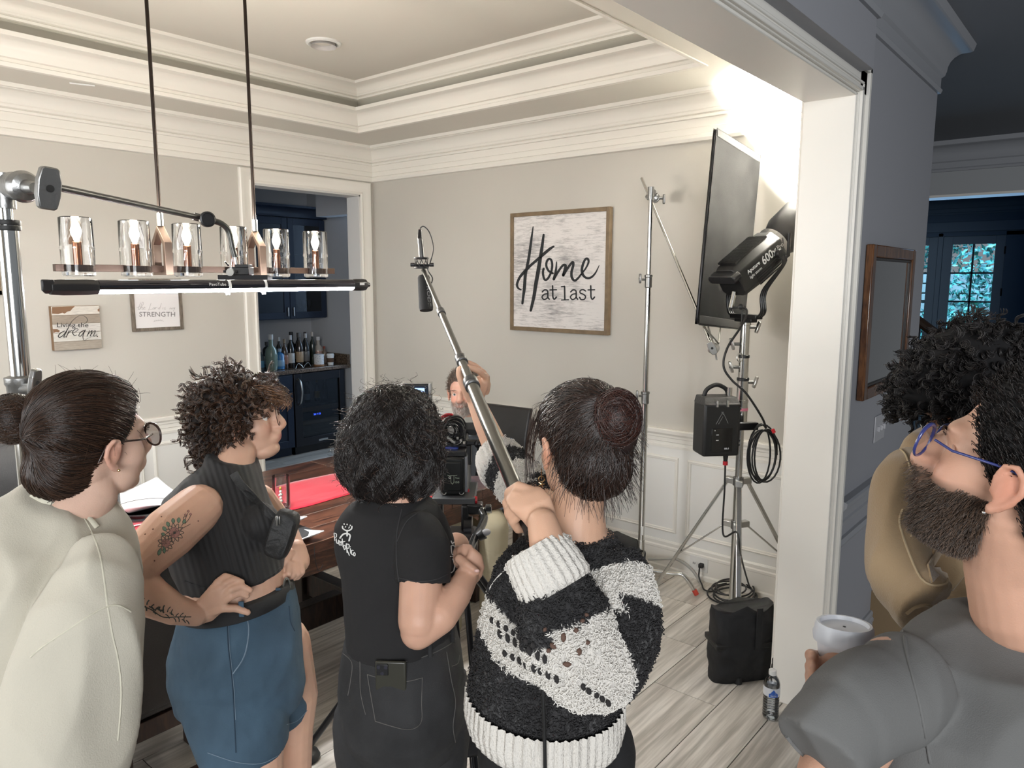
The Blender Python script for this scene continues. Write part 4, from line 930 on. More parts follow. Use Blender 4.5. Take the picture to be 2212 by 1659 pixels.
    MB().tube([fr(.05, .112, -.03), fr(.06, .118, -.03)+UP*.0, fr(.06, .118, -.03)+UP*.10], .008, 10).build('tilt_handle', black_p, lamp)
    # connector on the rear
    c0 = fr(-.205, .01, -.045); MB().tube([c0, c0-UP*.06-ax*.02], [.012, .013], 16).build('power_connector', chrome, lamp); MB().ell(c0-UP*.065+sx*.045, (.013, .013, .013), None, 14, 10).build('connector_cap', rubber, lamp)
    return c0-UP*.06-ax*.02
cab0 = lamp_stand()
# ballast box, cables
def ballast():
    d = 3.36; c = P(1560, 925, d); root = empty('power_supply', c, 'black lamp power supply box hanging on the heavy stand', 'power supply')
    Mb = Matrix.Rotation(yaw+math.radians(8), 3, 'Z') @ Matrix.Rotation(-PI/2, 3, 'Z')
    w, h, t = .175, .265, .13; F = lambda x, y, z: c+Mb@V((x, y, z))
    MB().obox(F(0, t/2, -.01), (w, t, h-.02), Mb).build('case', M('ballast_black', (.012, .012, .012), .45, bump=(250, .2)), root, 30, .012, 3)
    MB().rings([[F(-w/2, 0, h/2-.03), F(w/2, 0, h/2-.03), F(w/2, t, h/2-.03), F(-w/2, t, h/2-.03)], [F(-w/2+.01, .03, h/2+.005), F(w/2-.01, .03, h/2+.005), F(w/2-.01, t, h/2+.005), F(-w/2+.01, t, h/2+.005)]]).build('sloped_top', M('ballast_vent', (.03, .03, .03), .5, bump=(90, .8)), root, 30, .004)
    MB().tube(bez([F(-.06, .08, h/2), F(-.045, .08, h/2+.035), F(.0, .08, h/2+.055), F(.045, .08, h/2+.035), F(.06, .08, h/2)], 6), .010, 12).build('carry_handle', rubber, root)
    for x in (-.03, .02): MB().obox(F(x, -.004, h/2-.02), (.009, .012, .028), Mb).build('latch', chrome_d, root, 30, .001)
    MB().tube([F(.055, .06, h/2), F(.055, .06, h/2+.045)], .012, 14).build('output_connector', chrome, root)
    fr = lambda x, y, h_=0: F(x, -.0006-h_, y); ink = M('grey_dot_ink', (.35, .35, .35), .5); mb = MB()
    for pts in ([(-.03, .02), (.0, .075)], [(.0, .075), (.028, .02)], [(-.018, .02), (.002, .056)], [(-.006, .075), (.004, .06)]):
        a_, b_ = V((*pts[0], 0)), V((*pts[1], 0)); n = int((b_-a_).length/.006)
        for k in range(n): p = a_+(b_-a_)*(k/n); q = a_+(b_-a_)*((k+.5)/n); ribbon(mb, [(p.x, p.y), (q.x, q.y)], .0016, fr)
    mb.build('emblem', ink, root, 0)
    MB().obox(F(0, -.0015, -.055), (.10, .003, .11), Mb).build('control_panel', M('panel_gloss', (.008, .008, .008), .15), root, 30, .002)
    mb = MB()
    for z in (-.03, -.055): mb.obox(F(-.022, -.0035, z), (.012, .001, .003), Mb)
    mb.obox(F(-.035, -.0035, -.01), (.004, .001, .004), Mb); mb.build('indicator_marks', white_p, root, 0); mb = MB()
    text_mb(mb, '88.8', lambda x, y, h_: F(x, -.0038-h_, y), .008, .022, .012, -.098); mb.build('display_digits', M('dim_display', (.2, .2, .2), .5, emit=((.6, .6, .6), .25)), root, 0)
    for z in (.08, .06, -.07, -.09): MB().obox(F(w/2+.01, .05, z), (.022, .02, .01), Mb).build('side_hook', black_p, root, 30, .002)
    MB().obox(F(w/2+.055, .08, -.01), (.13, .03, .035), Mb).build('hanging_bracket', black_s, root, 30, .003)
    MB().tube([F(.045, .05, -h/2+.0), F(.045, .05, -h/2-.035)], [.013, .009], 12).build('plug', rubber, root)
    MB().tube([F(.045, .05, -h/2-.034), F(.045, .05, -h/2-.052)], .0115, 12).build('red_collar', red_p, root)
    return F
BF = ballast()
cable_m = M('black_cable', (.012, .012, .012), .45)
def cable(name, pts, label, r=.0045, mat_=None, n=10):
    return tag(MB().tube(bez(pts, n), r, 8).build(name, mat_ or cable_m, None, 60), label, 'cable')
cable('head_cable', [cab0, P(1612, 668, 3.34), P(1604, 700, 3.32), P(1572, 750, 3.3), P(1563, 790, 3.3), P(1580, 820, 3.3), P(1612, 850, 3.3), P(1645, 900, 3.34), P(1655, 925, 3.37)], 'black cable curving from the film lamp down past the stand', .0052)
cable('safety_cable', [P(1603, 660, 3.36), P(1602, 700, 3.36), P(1599, 745, 3.38), P(1598, 762, 3.4)], 'thin safety wire hanging beside the film lamp yoke to a carabiner', .003)
MBc = MB(); MBc.tube([P(1598+6*math.cos(t), 772+10*math.sin(t), 3.4) for t in [2*PI*k/20 for k in range(20)]], .0022, 6, False, True); tag(MBc.build('carabiner', chrome, None), 'small steel carabiner on the end of the safety wire', 'carabiner')
cable('power_cable', [BF(.045, .05, -.185), BF(.047, .05, -.30), BF(.05, .05, -.5)+UP*-.02, P(1592, 1150, 3.4), P(1600, 1200, 3.45), onZ(1620, 1270, .03), onZ(1630, 1285, .008)], 'black mains cable dropping from the power supply box', .0045)
# hanging coil and floor coil
pts = []
cc = P(1647, 983, 3.42)
for k in range(150):
    t = k/150*2*PI*6.5; i_ = k/150; pts.append(cc+RH*((.058+.010*math.sin(t*.37+1))*math.cos(t)+.012*math.sin(i_*9))+UP*((.125+.012*math.cos(t*.23))*math.sin(t)+.004*math.sin(i_*21))+FH*(.02*math.sin(i_*12)+.012*math.sin(t*.5)))
tag(MB().tube(pts, .0042, 7).build('coiled_cable', cable_m, None, 60), 'black cable coiled in loops hanging on the heavy stand', 'cable')
tag(MB().tube([cc+UP*.125+RH*.03+V((0, 0, .002))-FH*.03, cc+UP*.112+RH*.038-FH*.03], .008, 10).build('cable_strap', red_p, None), 'red strap at the top of the hanging cable coil', 'strap')
pts = []; c0 = onZ(1583, 1291, 0)
for k in range(190):
    t = k/190*2*PI*6; i_ = k/190; rr = .155-.035*i_+.012*math.sin(t*1.3)
    pts.append(V((c0.x+.02*math.sin(i_*11)+rr*.95*math.cos(t), c0.y+.02*math.cos(i_*7)+rr*.75*math.sin(t), .007+.055*i_+.008*math.sin(t*.7+2))))
tag(MB().tube(pts, .0048, 7).build('coiled_cable', cable_m, None, 60), 'thick black cable coiled on the floor beside the stand legs', 'cable')
pl = V((X0-.022, SOCK.y-.024, SOCK.z)); cable('wall_cable', [pl-V((.03, 0, 0)), pl-V((.035, 0, .06)), onZ(1516, 1262, .02), onZ(1522, 1274, .008), onZ(1540, 1277, .008), onZ(1562, 1262, .01), pts[0]+V((.0, .0, .0))], 'black lead running from the wall socket to the floor coil', .0045)
tag(MB().obox(pl-V((.012, 0, 0)), (.03, .026, .026)).build('plug', rubber, None, 30, .005, 2), 'black mains plug pushed into the wall socket', 'plug')
cable('grey_hose', [base_ for base_ in (onZ(1400, 1208, .10), onZ(1440, 1207, .105), onZ(1462, 1208, .10), onZ(1490, 1226, .06), onZ(1505, 1245, .02), onZ(1512, 1258, .01))], 'pale grey cable sleeve bending to the floor by the slim stand', .009, M('grey_sleeve', (.38, .37, .34), .5))

# ------------------------------------------------------------------ sandbags
def sandbag(name, fr, w, h, t, label, seed=0, folds=True):
    """soft double bag standing: fr(x, y, z) local; closed deformed box"""
    n, m_, q = 18, 20, 6; vs = []; fs = []
    mb = MB(); R = []
    for i in range(m_+1):
        z = i/m_; ring = []
        for k in range(36):
            a = 2*PI*k/36; ca, sa = math.cos(a), math.sin(a); e = .45
            x = (abs(ca)**e)*(1 if ca > 0 else -1)*w/2; y = (abs(sa)**e)*(1 if sa > 0 else -1)*t/2
            bulge = .80+.28*math.sin(PI*min(1, z*1.15)**.8) if z < .88 else .80+.28*math.sin(PI*1.0)+.02
            puff = .72+.38*math.sin(PI*z)**.6
            wr = .012*noise.noise(V((x*9+seed, y*9, z*5)))+.006*noise.noise(V((x*30, y*30+seed, z*14)))
            ring.append(fr(x*(1+wr*3), y*puff+wr, z*h+(.018*noise.noise(V((x*14+seed, 0, 3)))+ .02*math.sin(x*38+seed))*(z > .9)))
        R.append(ring)
    mb.rings(R); root = empty(name, fr(0, 0, 0), label, 'sandbag')
    mb.build('bag_body', black_f, root, 60)
    return root
bx = V((3.02, 1.21, 0)); rr_ = Matrix.Rotation(math.radians(-38), 3, 'Z')
bagf = lambda x, y, z: bx+Matrix.Rotation(yaw-PI/2+math.radians(8), 3, 'Z')@V((x, y, z))
sb = sandbag('sandbag', bagf, .27, .335, .13, 'black sandbag slumped over the heavy stand leg beside the pillar', 2)
MB().rings([[bagf(sx_*.139, sy_*(.069+.0), z) for sx_, sy_ in ((-1, -1), (1, -1), (1, 1), (-1, 1))] for z in (.165, .19)]).build('strap_band', M('black_webbing', (.008, .008, .008), .5, bump=(300, .5)), sb, 30, .004)
MB().obox(bagf(.045, -.078, .26), (.028, .006, .19), Matrix.Rotation(yaw-PI/2+math.radians(8), 3, 'Z')).build('centre_flap', black_f, sb, 30, .002)
b2x = V((3.56, 2.12, 0)); bagf2 = lambda x, y, z: b2x+Matrix.Rotation(math.radians(70), 3, 'Z')@V((x, y, z))
sandbag('sandbag', bagf2, .24, .27, .12, 'black sandbag draped over the slim stand behind the striped sweater', 9)

# ------------------------------------------------------------------ water bottle
def bottle():
    c = V((2.805, .985, 0)); root = empty('water_bottle', c, 'clear plastic water bottle with blue label standing at the pillar foot', 'bottle')
    r = .032; prof = [(0, .004), (.020, .0), (.028, .002), (r, .012)]
    for k in range(7): z = .018+k*.011; prof += [(r, z), (r*.94, z+.004), (r, z+.008)]
    prof += [(r, .100), (.0315, .102), (.0315, .138), (r, .140), (.0315, .150), (.026, .168), (.016, .182), (.0125, .188), (.0125, .196)]
    MB().lathe(prof, c, UP, 36).build('bottle_shell', thin_glass('pet_plastic', (.93, .95, .96), .06, 2.6), root, 50)
    MB().lathe([(0, .008), (.028, .010), (.029, .128), (0, .128)], c, UP, 28).build('water', thin_glass('bottle_water', (.88, .90, .92), .02, 1.6), root, 50)
    MB().lathe([(0, .186), (.0148, .186), (.0152, .190), (.0148, .204), (.012, .206), (0, .206)], c, UP, 24).build('cap', white_p, root)
    lb = M('label_white_film', (.60, .62, .66), .35); MB().lathe([(.0323, .103), (.0326, .105), (.0326, .137), (.0323, .139)], c, UP, 36).build('label', lb, root)
    a0 = math.atan2(-c.y, -c.x)
    def cf(x, z, h): a = a0+x/.033+.25; return c+V((math.cos(a)*(.0331+h), math.sin(a)*(.0331+h), z))
    mb = MB(); n = 12; mb.add([cf(-.018+.036*i/n, z, 0) for i in range(n+1) for z in (.103, .118)], [(2*i, 2*i+2, 2*i+3, 2*i+1) for i in range(n)])
    mb.add([cf(x, z, .0002) for x, z in ((-.014, .118), (0, .136), (.014, .118), (0, .118))], [(0, 3, 1), (3, 2, 1)]); mb.build('label_print', M('label_blue', (.02, .10, .42), .4), root, 0)
    mb = MB(); text_mb(mb, 'WATER', lambda x, y, h: cf(x, y, .0005+h), .007, .024, -.012, .107); mb.build('label_lettering', white_p, root, 0)
bottle()

# ------------------------------------------------------------------ boom pole and microphone
BA = P(914, 582, 2.75); BB = P(1114, 1056, 1.46); bd = (BB-BA)
BE = BB+bd*.20
def boom():
    root = empty('boom_pole', BB, 'grey telescopic boom pole held up over the set', 'boom pole')
    gm = M('grey_anodised_pole', (.14, .14, .13), .25, metal=.85); L = bd.length
    def at(v):                                         # parameter along the pole at pixel row v
        lo, hi = 0.0, 1.2
        for _ in range(40):
            mid = (lo+hi)/2; p = BA+bd*mid-CO; vv = CY-FPX*p.dot(CU)/p.dot(CF)
            if vv < v: lo = mid
            else: hi = mid
        return lo
    vs = [(584, 672, .0078), (672, 777, .0100), (777, 832, .0124), (832, 1240, .0158)]
    for v0, v1, r in vs: MB().tube([BA+bd*at(v0), BA+bd*(at(v1) if v1 < 1200 else 1.10)], r, 22).build('pole_section', gm, root)
    for v, r in ((676, .0128), (780, .0156), (832, .0195)):
        p = BA+bd*at(v); k = bd.normalized(); MB().lathe([(r*.78, -.028), (r, -.024), (r, -.004), (r*.9, 0), (r, .004), (r, .012), (r*.8, .014)], p, k, 24).build('lock_collar', M('collar_grey', (.06, .06, .06), .4, metal=.3), root)
    k = bd.normalized(); e = BA+bd*1.10; MB().tube([e-k*.10, e-k*.05], .0172, 20).build('yellow_band', M('yellow_rubber', (.75, .68, .03), .5), root); MB().tube([e-k*.05, e], .0175, 20).build('butt_cap', rubber, root)
    return e
BOE = boom()
def mic():
    root = empty('microphone', BA, 'black foam-covered shotgun microphone on the boom tip', 'microphone')
    d = 2.74; t = P(907, 498, d); a = P(911, 560, d); f0 = P(915, 596, d); f1 = P(921, 672, d-.02)
    MB().tube([t, P(907, 515, d), P(909, 530, d), a], [.005, .009, .0105, .0115], 16).build('mic_body', M('mic_metal', (.10, .10, .10), .35, metal=.8), root)
    MB().tube([P(907, 496, d), P(907, 516, d)], [.006, .010], 14).build('xlr_plug', black_s, root)
    MB().tube([f0, f0+(f1-f0)*.05, f0+(f1-f0)*.3, f0+(f1-f0)*.9, f0+(f1-f0)*.98, f1], [.019, .022, .0235, .026, .024, .014], 22).build('foam_windscreen', M('black_foam', (.012, .012, .012), .9, bump=(900, .8)), root)
    ax = (P(912, 600, d)-P(910, 550, d)).normalized()
    for v, r in ((558, .024), (578, .024)):
        c = P(910, v, d); MB().tube([c+(RH*math.cos(q)+FH*math.sin(q))*r for q in [2*PI*k/20 for k in range(20)]], .004, 8, False, True).build('shock_ring', black_p, root)
    mb = MB()
    for q in range(8): a_ = 2*PI*q/8; mb.tube([P(910, 558, d)+(RH*math.cos(a_)+FH*math.sin(a_))*.024, P(911, 579, d)+(RH*math.cos(a_+.7)+FH*math.sin(a_+.7))*.024], .0016, 6)
    mb.build('elastic_cords', black_p, root)
    for sd in (-1, 1): MB().tube([P(912+sd*16, 572, d), P(912+sd*25, 572, d)], .007, 12).build('side_knob', black_p, root)
    MB().tube([P(890, 573, d), P(934, 573, d)], .0045, 10).build('cradle_bar', black_s, root)
    MB().tube(bez([P(907, 494, d), P(915, 489, d), P(928, 503, d), P(936, 535, d), P(930, 565, d), P(924, 582, d), P(934, 600, d), P(932, 612, d)], 7), .0022, 7).build('mic_cable', cable_m, root)
    n_ = (-FH*.75+RH*.55).normalized(); dn = (f1-f0).normalized(); up_ = n_.cross(dn)
    o_ = f0+(f1-f0)*.30+n_*.0255; ff = lambda x, y, h: o_+dn*x+(-n_.cross(dn))*y*(1)+n_*(h-(y*y)/.05)
    mb = MB(); text_mb(mb, 'RODE', lambda x, y, h: o_+dn*x+dn.cross(n_)*-(y)+n_*(h-.0+.0), .014, .075, 0, -.006); mb.build('lettering', M('grey_foam_print', (.22, .22, .23), .6), root, 0)
mic()
# ------------------------------------------------------------------ butler's pantry fittings
navy = M('navy_cabinet_paint', (.012, .020, .040), .35, bump=(120, .05)); granite = M('brown_granite', (.12, .085, .06), .25, var=(90, .9), coat=.3)
def pantry():
    yF = 6.30
    root = empty('base_cabinet', (3.6, 6.6, 0), 'navy base cabinet left of the drinks fridge in the pantry', 'cabinet')
    MB().box((2.6, yF, .09), (4.15, 6.93, .828)).box((2.6, yF+.06, 0), (4.15, 6.93, .09)).build('body', navy, root, 30)
    for k in range(3):
        x0 = 2.62+k*.51
        MB().box((x0, yF-.018, .66), (x0+.50, yF, .815)).build('drawer', navy, root, 30, .003)
        MB().box((x0, yF-.018, .10), (x0+.07, yF, .645)).box((x0+.43, yF-.018, .10), (x0+.50, yF, .645)).box((x0+.07, yF-.018, .10), (x0+.43, yF, .17)).box((x0+.07, yF-.018, .575), (x0+.43, yF, .645)).box((x0+.07, yF-.008, .17), (x0+.43, yF, .575)).build('door', navy, root, 30, .002)
        MB().cyl((x0+.19, yF-.035, .74), (x0+.31, yF-.035, .74), .006).cyl((x0+.19, yF-.035, .74), (x0+.19, yF-.018, .74), .004).cyl((x0+.31, yF-.035, .74), (x0+.31, yF-.018, .74), .004).build('handle', chrome_d, root)
    ct = empty('countertop', (3.9, 6.6, .85), 'speckled brown granite countertop crowded with bottles in the pantry', 'countertop')
    MB().box((2.6, yF-.03, .830), (4.838, 6.945, .868)).build('slab', granite, ct, 30, .004); MB().box((4.808, yF-.02, .868), (4.838, 6.93, .97)).build('side_splash', granite, ct, 30, .003); MB().box((2.6, 6.925, .868), (4.808, 6.948, .97)).build('back_splash', granite, ct, 30, .003)
    # fridge
    fx0, fx1 = 4.165, 4.775
    fr_ = empty('drinks_fridge', (4.47, 6.5, 0), 'glass-door drinks fridge under the pantry counter', 'fridge'); bs = M('black_stainless', (.045, .045, .05), .3, metal=.85)
    MB().box((fx0, yF+.05, .0), (fx0+.02, 6.92, .826)).box((fx1-.02, yF+.05, 0), (fx1, 6.92, .826)).box((fx0, 6.90, 0), (fx1, 6.92, .826)).box((fx0, yF+.05, .80), (fx1, 6.92, .826)).box((fx0, yF+.05, 0), (fx1, 6.92, .085)).build('body', black_p, fr_, 30)
    for a, b in (((fx0, .085), (fx0+.085, .82)), ((fx1-.065, .085), (fx1, .82)), ((fx0+.085, .085), (fx1-.065, .165)), ((fx0+.085, .735), (fx1-.065, .82))):
        MB().box((a[0], yF-.005, a[1]), (b[0], yF+.045, b[1])).build('door_frame', bs, fr_, 30, .002)
    MB().box((fx0+.08, yF+.012, .16), (fx1-.06, yF+.018, .74)).build('door_glass', thin_glass('smoked_glass', (.55, .58, .62), .03, 1.0), fr_, 0)
    MB().tube(bez([(fx0+.045, yF-.003, .77), (fx0+.045, yF-.045, .74), (fx0+.05, yF-.06, .65), (fx0+.045, yF-.045, .55), (fx0+.045, yF-.003, .51)], 8), .011, 12).build('handle', chrome_d, fr_)
    wd_ = M('beech_shelf_front', (.30, .17, .085), .5)
    for z in (.42, .285): MB().box((fx0+.085, yF+.03, z), (fx1-.065, yF+.05, z+.045)).build('shelf_front', wd_, fr_, 30, .002); MB().box((fx0+.085, yF+.05, z), (fx1-.065, 6.88, z+.006)).build('wire_shelf', black_s, fr_, 0)
    MB().box((fx0+.08, yF+.05, .475), (fx1-.06, 6.88, .482)).build('glass_shelf', black_s, fr_, 0)
    mb = MB(); text_mb(mb, '38 F 55', lambda x, y, h: V((x, yF+.028-h, y)), .018, .085, 4.40, .375); mb.build('display_digits', M('blue_led', (.05, .1, 1), .4, emit=((.05, .12, 1), 4)), fr_, 0)
    MB().box((4.43, yF-.008, .108), (4.54, yF-.005, .128)).build('badge', chrome_d, fr_, 30)
    # upper cabinets
    yU = 6.60; ub = empty('wall_cabinet', (4.2, 6.75, 1.8), 'navy glass-fronted wall cabinet above the bottles in the pantry', 'cabinet')
    z0, z1 = 1.345, 2.36
    MB().box((3.0, yU+.02, z0), (3.02, 6.94, z1)).box((4.79, yU+.02, z0), (4.80, 6.94, z1)).box((3.0, yU+.02, z0), (4.80, 6.94, z0+.02)).box((3.0, yU+.02, z1-.02), (4.80, 6.94, z1)).box((3.0, 6.92, z0), (4.80, 6.94, z1)).box((3.0, yU+.03, 1.68), (4.8, 6.92, 1.695)).box((3.0, yU+.03, 2.0), (4.8, 6.92, 2.015)).build('body', navy, ub, 30)
    for k in range(4):
        x0 = 3.015+k*.448; w = .442; s = .065
        d = MB().box((x0, yU, z0+.005), (x0+s, yU+.02, z1-.005)).box((x0+w-s, yU, z0+.005), (x0+w, yU+.02, z1-.005)).box((x0+s, yU, z0+.005), (x0+w-s, yU+.02, z0+.07)).box((x0+s, yU, z1-.07), (x0+w-s, yU+.02, z1-.005)).build('door', navy, ub, 30, .002)
        MB().box((x0+s, yU+.008, z0+.07), (x0+w-s, yU+.012, z1-.07)).build('door_glass', MATS['smoked_glass'], d, 0)
        hx = x0+w-.03 if k % 2 == 0 else x0+.03
        MB().box((hx-.006, yU-.02, z0+.03), (hx+.006, yU-.008, z0+.12)).build('handle', chrome_d, d, 30, .002)
    cp = [(0, 2.36), (.02, 2.365), (.02, 2.38)]+[(.02+.07*(1-math.cos(PI/2*k/6)), 2.38+.07*math.sin(PI/2*k/6)) for k in range(7)]+[(.10, 2.455), (.10, 2.475), (0, 2.475)]
    molding('cornice', [(2.95, yU), (4.80, yU), (4.80, 6.9)][::-1][::-1], cp, navy, False, -1, ub)
    # wine glasses in the cabinet
    wg = thin_glass('stemware_glass', (.9, .9, .92), .03, 2.5)
    for k in range(5):
        for zz in (z0+.02, 1.695):
            x = 4.43+k*.062; MB().lathe([(.028, 0), (.004, .004), (.003, .07), (.02, .085), (.03, .12), (.026, .17)], (x, 6.74, zz+.002), UP, 14).build('wine_glass', wg, None, 60)
            o = bpy.data.objects['wine_glass'] if False else COL.objects[-1]
            tag(o, ('leftmost', 'second from left', 'middle', 'fourth from left', 'rightmost')[k]+(' stemmed glass on the lower shelf' if zz < 1.5 else ' stemmed glass on the upper shelf')+' in the pantry cabinet', 'wine glass', 'stemmed glasses in the pantry cabinet, '+('lower' if zz < 1.5 else 'middle')+' shelf')
pantry()
GL = {}
def gcol(name, c, rough=.12, tr=.0): return M(name, c, rough, coat=.4, spec=.6)
def drinks(label, u, vt, vb, rp, y, c, cap=(.02, .02, .02), lab=None, shape='wine', z=None):
    b = onY(u, vb, y); t = onY(u, vt, y); h = t.z-b.z; r = rp/FPX*(b-CO).dot(CF); zz = .8705 if z is None else z
    root = empty('bottle', (b.x, y, zz), label, 'bottle'); m = gcol('bottle_'+str(c), c)
    if shape == 'wine': pr = [(0, 0), (r*.95, 0), (r, .006), (r, h*.58), (r*.8, h*.68), (r*.36, h*.78), (r*.33, h*.97), (r*.38, h*.975), (r*.38, h), (0, h)]
    elif shape == 'round': pr = [(0, 0), (r*.85, 0), (r, h*.12), (r, h*.45), (r*.85, h*.6), (r*.35, h*.7), (r*.33, h*.95), (0, h*.96)]
    else: pr = [(0, 0), (r, .002), (r, h*.7), (r*.7, h*.78), (r*.3, h*.82), (r*.28, h*.97), (0, h*.98)]
    MB().lathe(pr, (b.x, y, zz), UP, 20).build('glass_body', m, root, 50)
    MB().lathe([(0, h*.86), (r*.42, h*.86), (r*.42, h*1.0), (0, h*1.005)], (b.x, y, zz), UP, 16).build('cap', gcol('cap_'+str(cap), cap, .4), root, 50)
    if lab: MB().lathe([(r*1.01, h*.15), (r*1.025, h*.155), (r*1.025, h*.45), (r*1.01, h*.455)], (b.x, y, zz), UP, 20).build('label', gcol('label_'+str(lab), lab, .6), root, 50)
for a in (('clear bottle with a blue label at the left edge of the pantry bottles', 563, 735, 782, 8, 6.45, (.10, .15, .18), (.5, .5, .5), (.1, .3, .5), 'wine'),
    ('dark square bottle with a pale label behind the green bottle', 577, 716, 772, 9, 6.62, (.015, .02, .02), (.02, .02, .02), (.4, .4, .4), 'sq'),
    ('squat pale green glass bottle in front on the pantry counter', 587, 712, 790, 13, 6.38, (.16, .22, .18), (.5, .5, .48), None, 'round'),
    ('bright blue bottle beside the pale green one', 605, 742, 786, 9.5, 6.42, (.04, .17, .38), (.3, .4, .5), (.2, .35, .5), 'sq'),
    ('dark bottle with a tall silver neck behind the blue one', 604, 713, 778, 7.5, 6.58, (.01, .01, .01), (.5, .5, .5), None, 'wine'),
    ('brown bottle with a slim neck right of the blue one', 616, 722, 786, 7, 6.42, (.05, .03, .02), (.2, .15, .1), (.25, .12, .08), 'wine'),
    ('big round-shouldered black bottle at the back of the counter', 630, 694, 762, 10, 6.78, (.008, .008, .008), (.01, .01, .01), None, 'round'),
    ('black bottle with a white label and silver cap', 629, 714, 784, 8, 6.44, (.01, .01, .01), (.55, .55, .55), (.5, .5, .48), 'wine'),
    ('black wine bottle with a tan label, left of the tall pair', 645, 698, 764, 7, 6.72, (.01, .008, .006), (.08, .05, .02), (.45, .3, .15), 'wine'),
    ('black wine bottle, right of the tall pair', 660, 698, 764, 7, 6.74, (.01, .008, .006), (.03, .02, .02), (.3, .05, .05), 'wine'),
    ('dark bottle with a brown and cream label in the front row', 648, 712, 786, 8, 6.42, (.02, .012, .008), (.1, .1, .1), (.35, .25, .15), 'wine'),
    ('dark bottle with a silver cap in front of the tall pair', 662, 714, 784, 7.5, 6.46, (.012, .012, .012), (.5, .5, .5), (.12, .12, .12), 'wine'),
    ('slim dark bottle next to the cream bottle', 676, 711, 780, 6, 6.56, (.015, .02, .012), (.5, .45, .4), None, 'wine'),
    ('cream ceramic bottle with a white cap by the niche wall', 688, 714, 770, 10.5, 6.62, (.45, .40, .34), (.6, .6, .6), (.4, .25, .2), 'round'),
    ('small bottle with a round red-brown stopper at the right', 701, 738, 774, 5.5, 6.55, (.2, .14, .1), (.25, .04, .02), None, 'wine')): drinks(*a)
for a in (('small dark bottle with a pale blue label inside the fridge', 665, 840, 884, 6, 6.48, (.01, .01, .01), (.4, .4, .4), (.4, .5, .55), 'wine'), ('pale slim bottle leaning back inside the fridge', 672, 829, 878, 7, 6.60, (.3, .3, .3), (.2, .1, .1), None, 'wine'),
    ('bottle with a yellow label inside the fridge', 686, 831, 877, 6, 6.52, (.03, .02, .01), (.4, .28, .05), (.5, .3, .05), 'wine'), ('dark bottle with a thin neck inside the fridge', 704, 834, 876, 5, 6.55, (.01, .01, .01), (.3, .3, .3), None, 'wine'), ('tall white bottle at the right inside the fridge', 722, 822, 875, 8, 6.52, (.6, .6, .6), (.6, .6, .6), None, 'sq')): drinks(*a, z=.4835)
# canister, paper cup, wire rack
b = onY(689, 784, 6.34); root = empty('canister', (b.x, 6.34, .8705), 'white speckled canister on the right of the pantry counter', 'canister')
MB().lathe([(0, 0), (.052, 0), (.053, .02), (.050, .02)], (b.x, 6.34, .8705), UP, 24).build('wooden_foot', M('canister_wood', (.25, .13, .06), .5), root)
m, nt, bb = nmat('speckled_white'); vz = nt.nodes.new('ShaderNodeTexVoronoi'); vz.inputs['Scale'].default_value = 85; cr = nt.nodes.new('ShaderNodeValToRGB'); cr.color_ramp.elements[0].position = .18; cr.color_ramp.elements[0].color = (.05, .05, .05, 1); cr.color_ramp.elements[1].position = .24; cr.color_ramp.elements[1].color = (.62, .62, .62, 1)
tc = nt.nodes.new('ShaderNodeTexCoord'); lk(nt, tc.outputs['Object'], vz.inputs['Vector']); lk(nt, vz.outputs['Distance'], cr.inputs[0]); lk(nt, cr.outputs[0], bb.inputs['Base Color'])
MB().lathe([(.0, .02), (.05, .02), (.051, .118), (.046, .122), (0, .122)], (b.x, 6.34, .8705), UP, 24).build('pot', m, root)
b = onY(714, 783, 6.34); root = empty('paper_cup', (b.x, 6.34, .8705), 'white takeaway cup with a dark sleeve beside the speckled canister', 'cup')
MB().lathe([(0, 0), (.028, 0), (.038, .10), (0, .10)], (b.x, 6.34, .8705), UP, 24).build('cup_body', white_p, root); MB().lathe([(.0315, .03), (.0325, .03), (.0375, .075), (.0365, .075)], (b.x, 6.34, .8705), UP, 24).build('sleeve', M('brown_sleeve', (.09, .05, .03), .8), root); MB().lathe([(0, .1), (.040, .1), (.040, .108), (.035, .112), (.034, .118), (0, .118)], (b.x, 6.34, .8705), UP, 24).build('lid', white_p, root)
b = onY(655, 790, 6.31); tag(MB().tube(bez([(b.x-.09, 6.31, .8735), (b.x-.06, 6.31, .92), (b.x-.02, 6.31, .90), (b.x, 6.31, .8735), (b.x+.02, 6.31, .90), (b.x+.06, 6.31, .92), (b.x+.09, 6.31, .88)], 6), .0035, 8).build('wire_rack', chrome, None), 'curly chrome wire rack at the front edge of the pantry counter', 'rack')

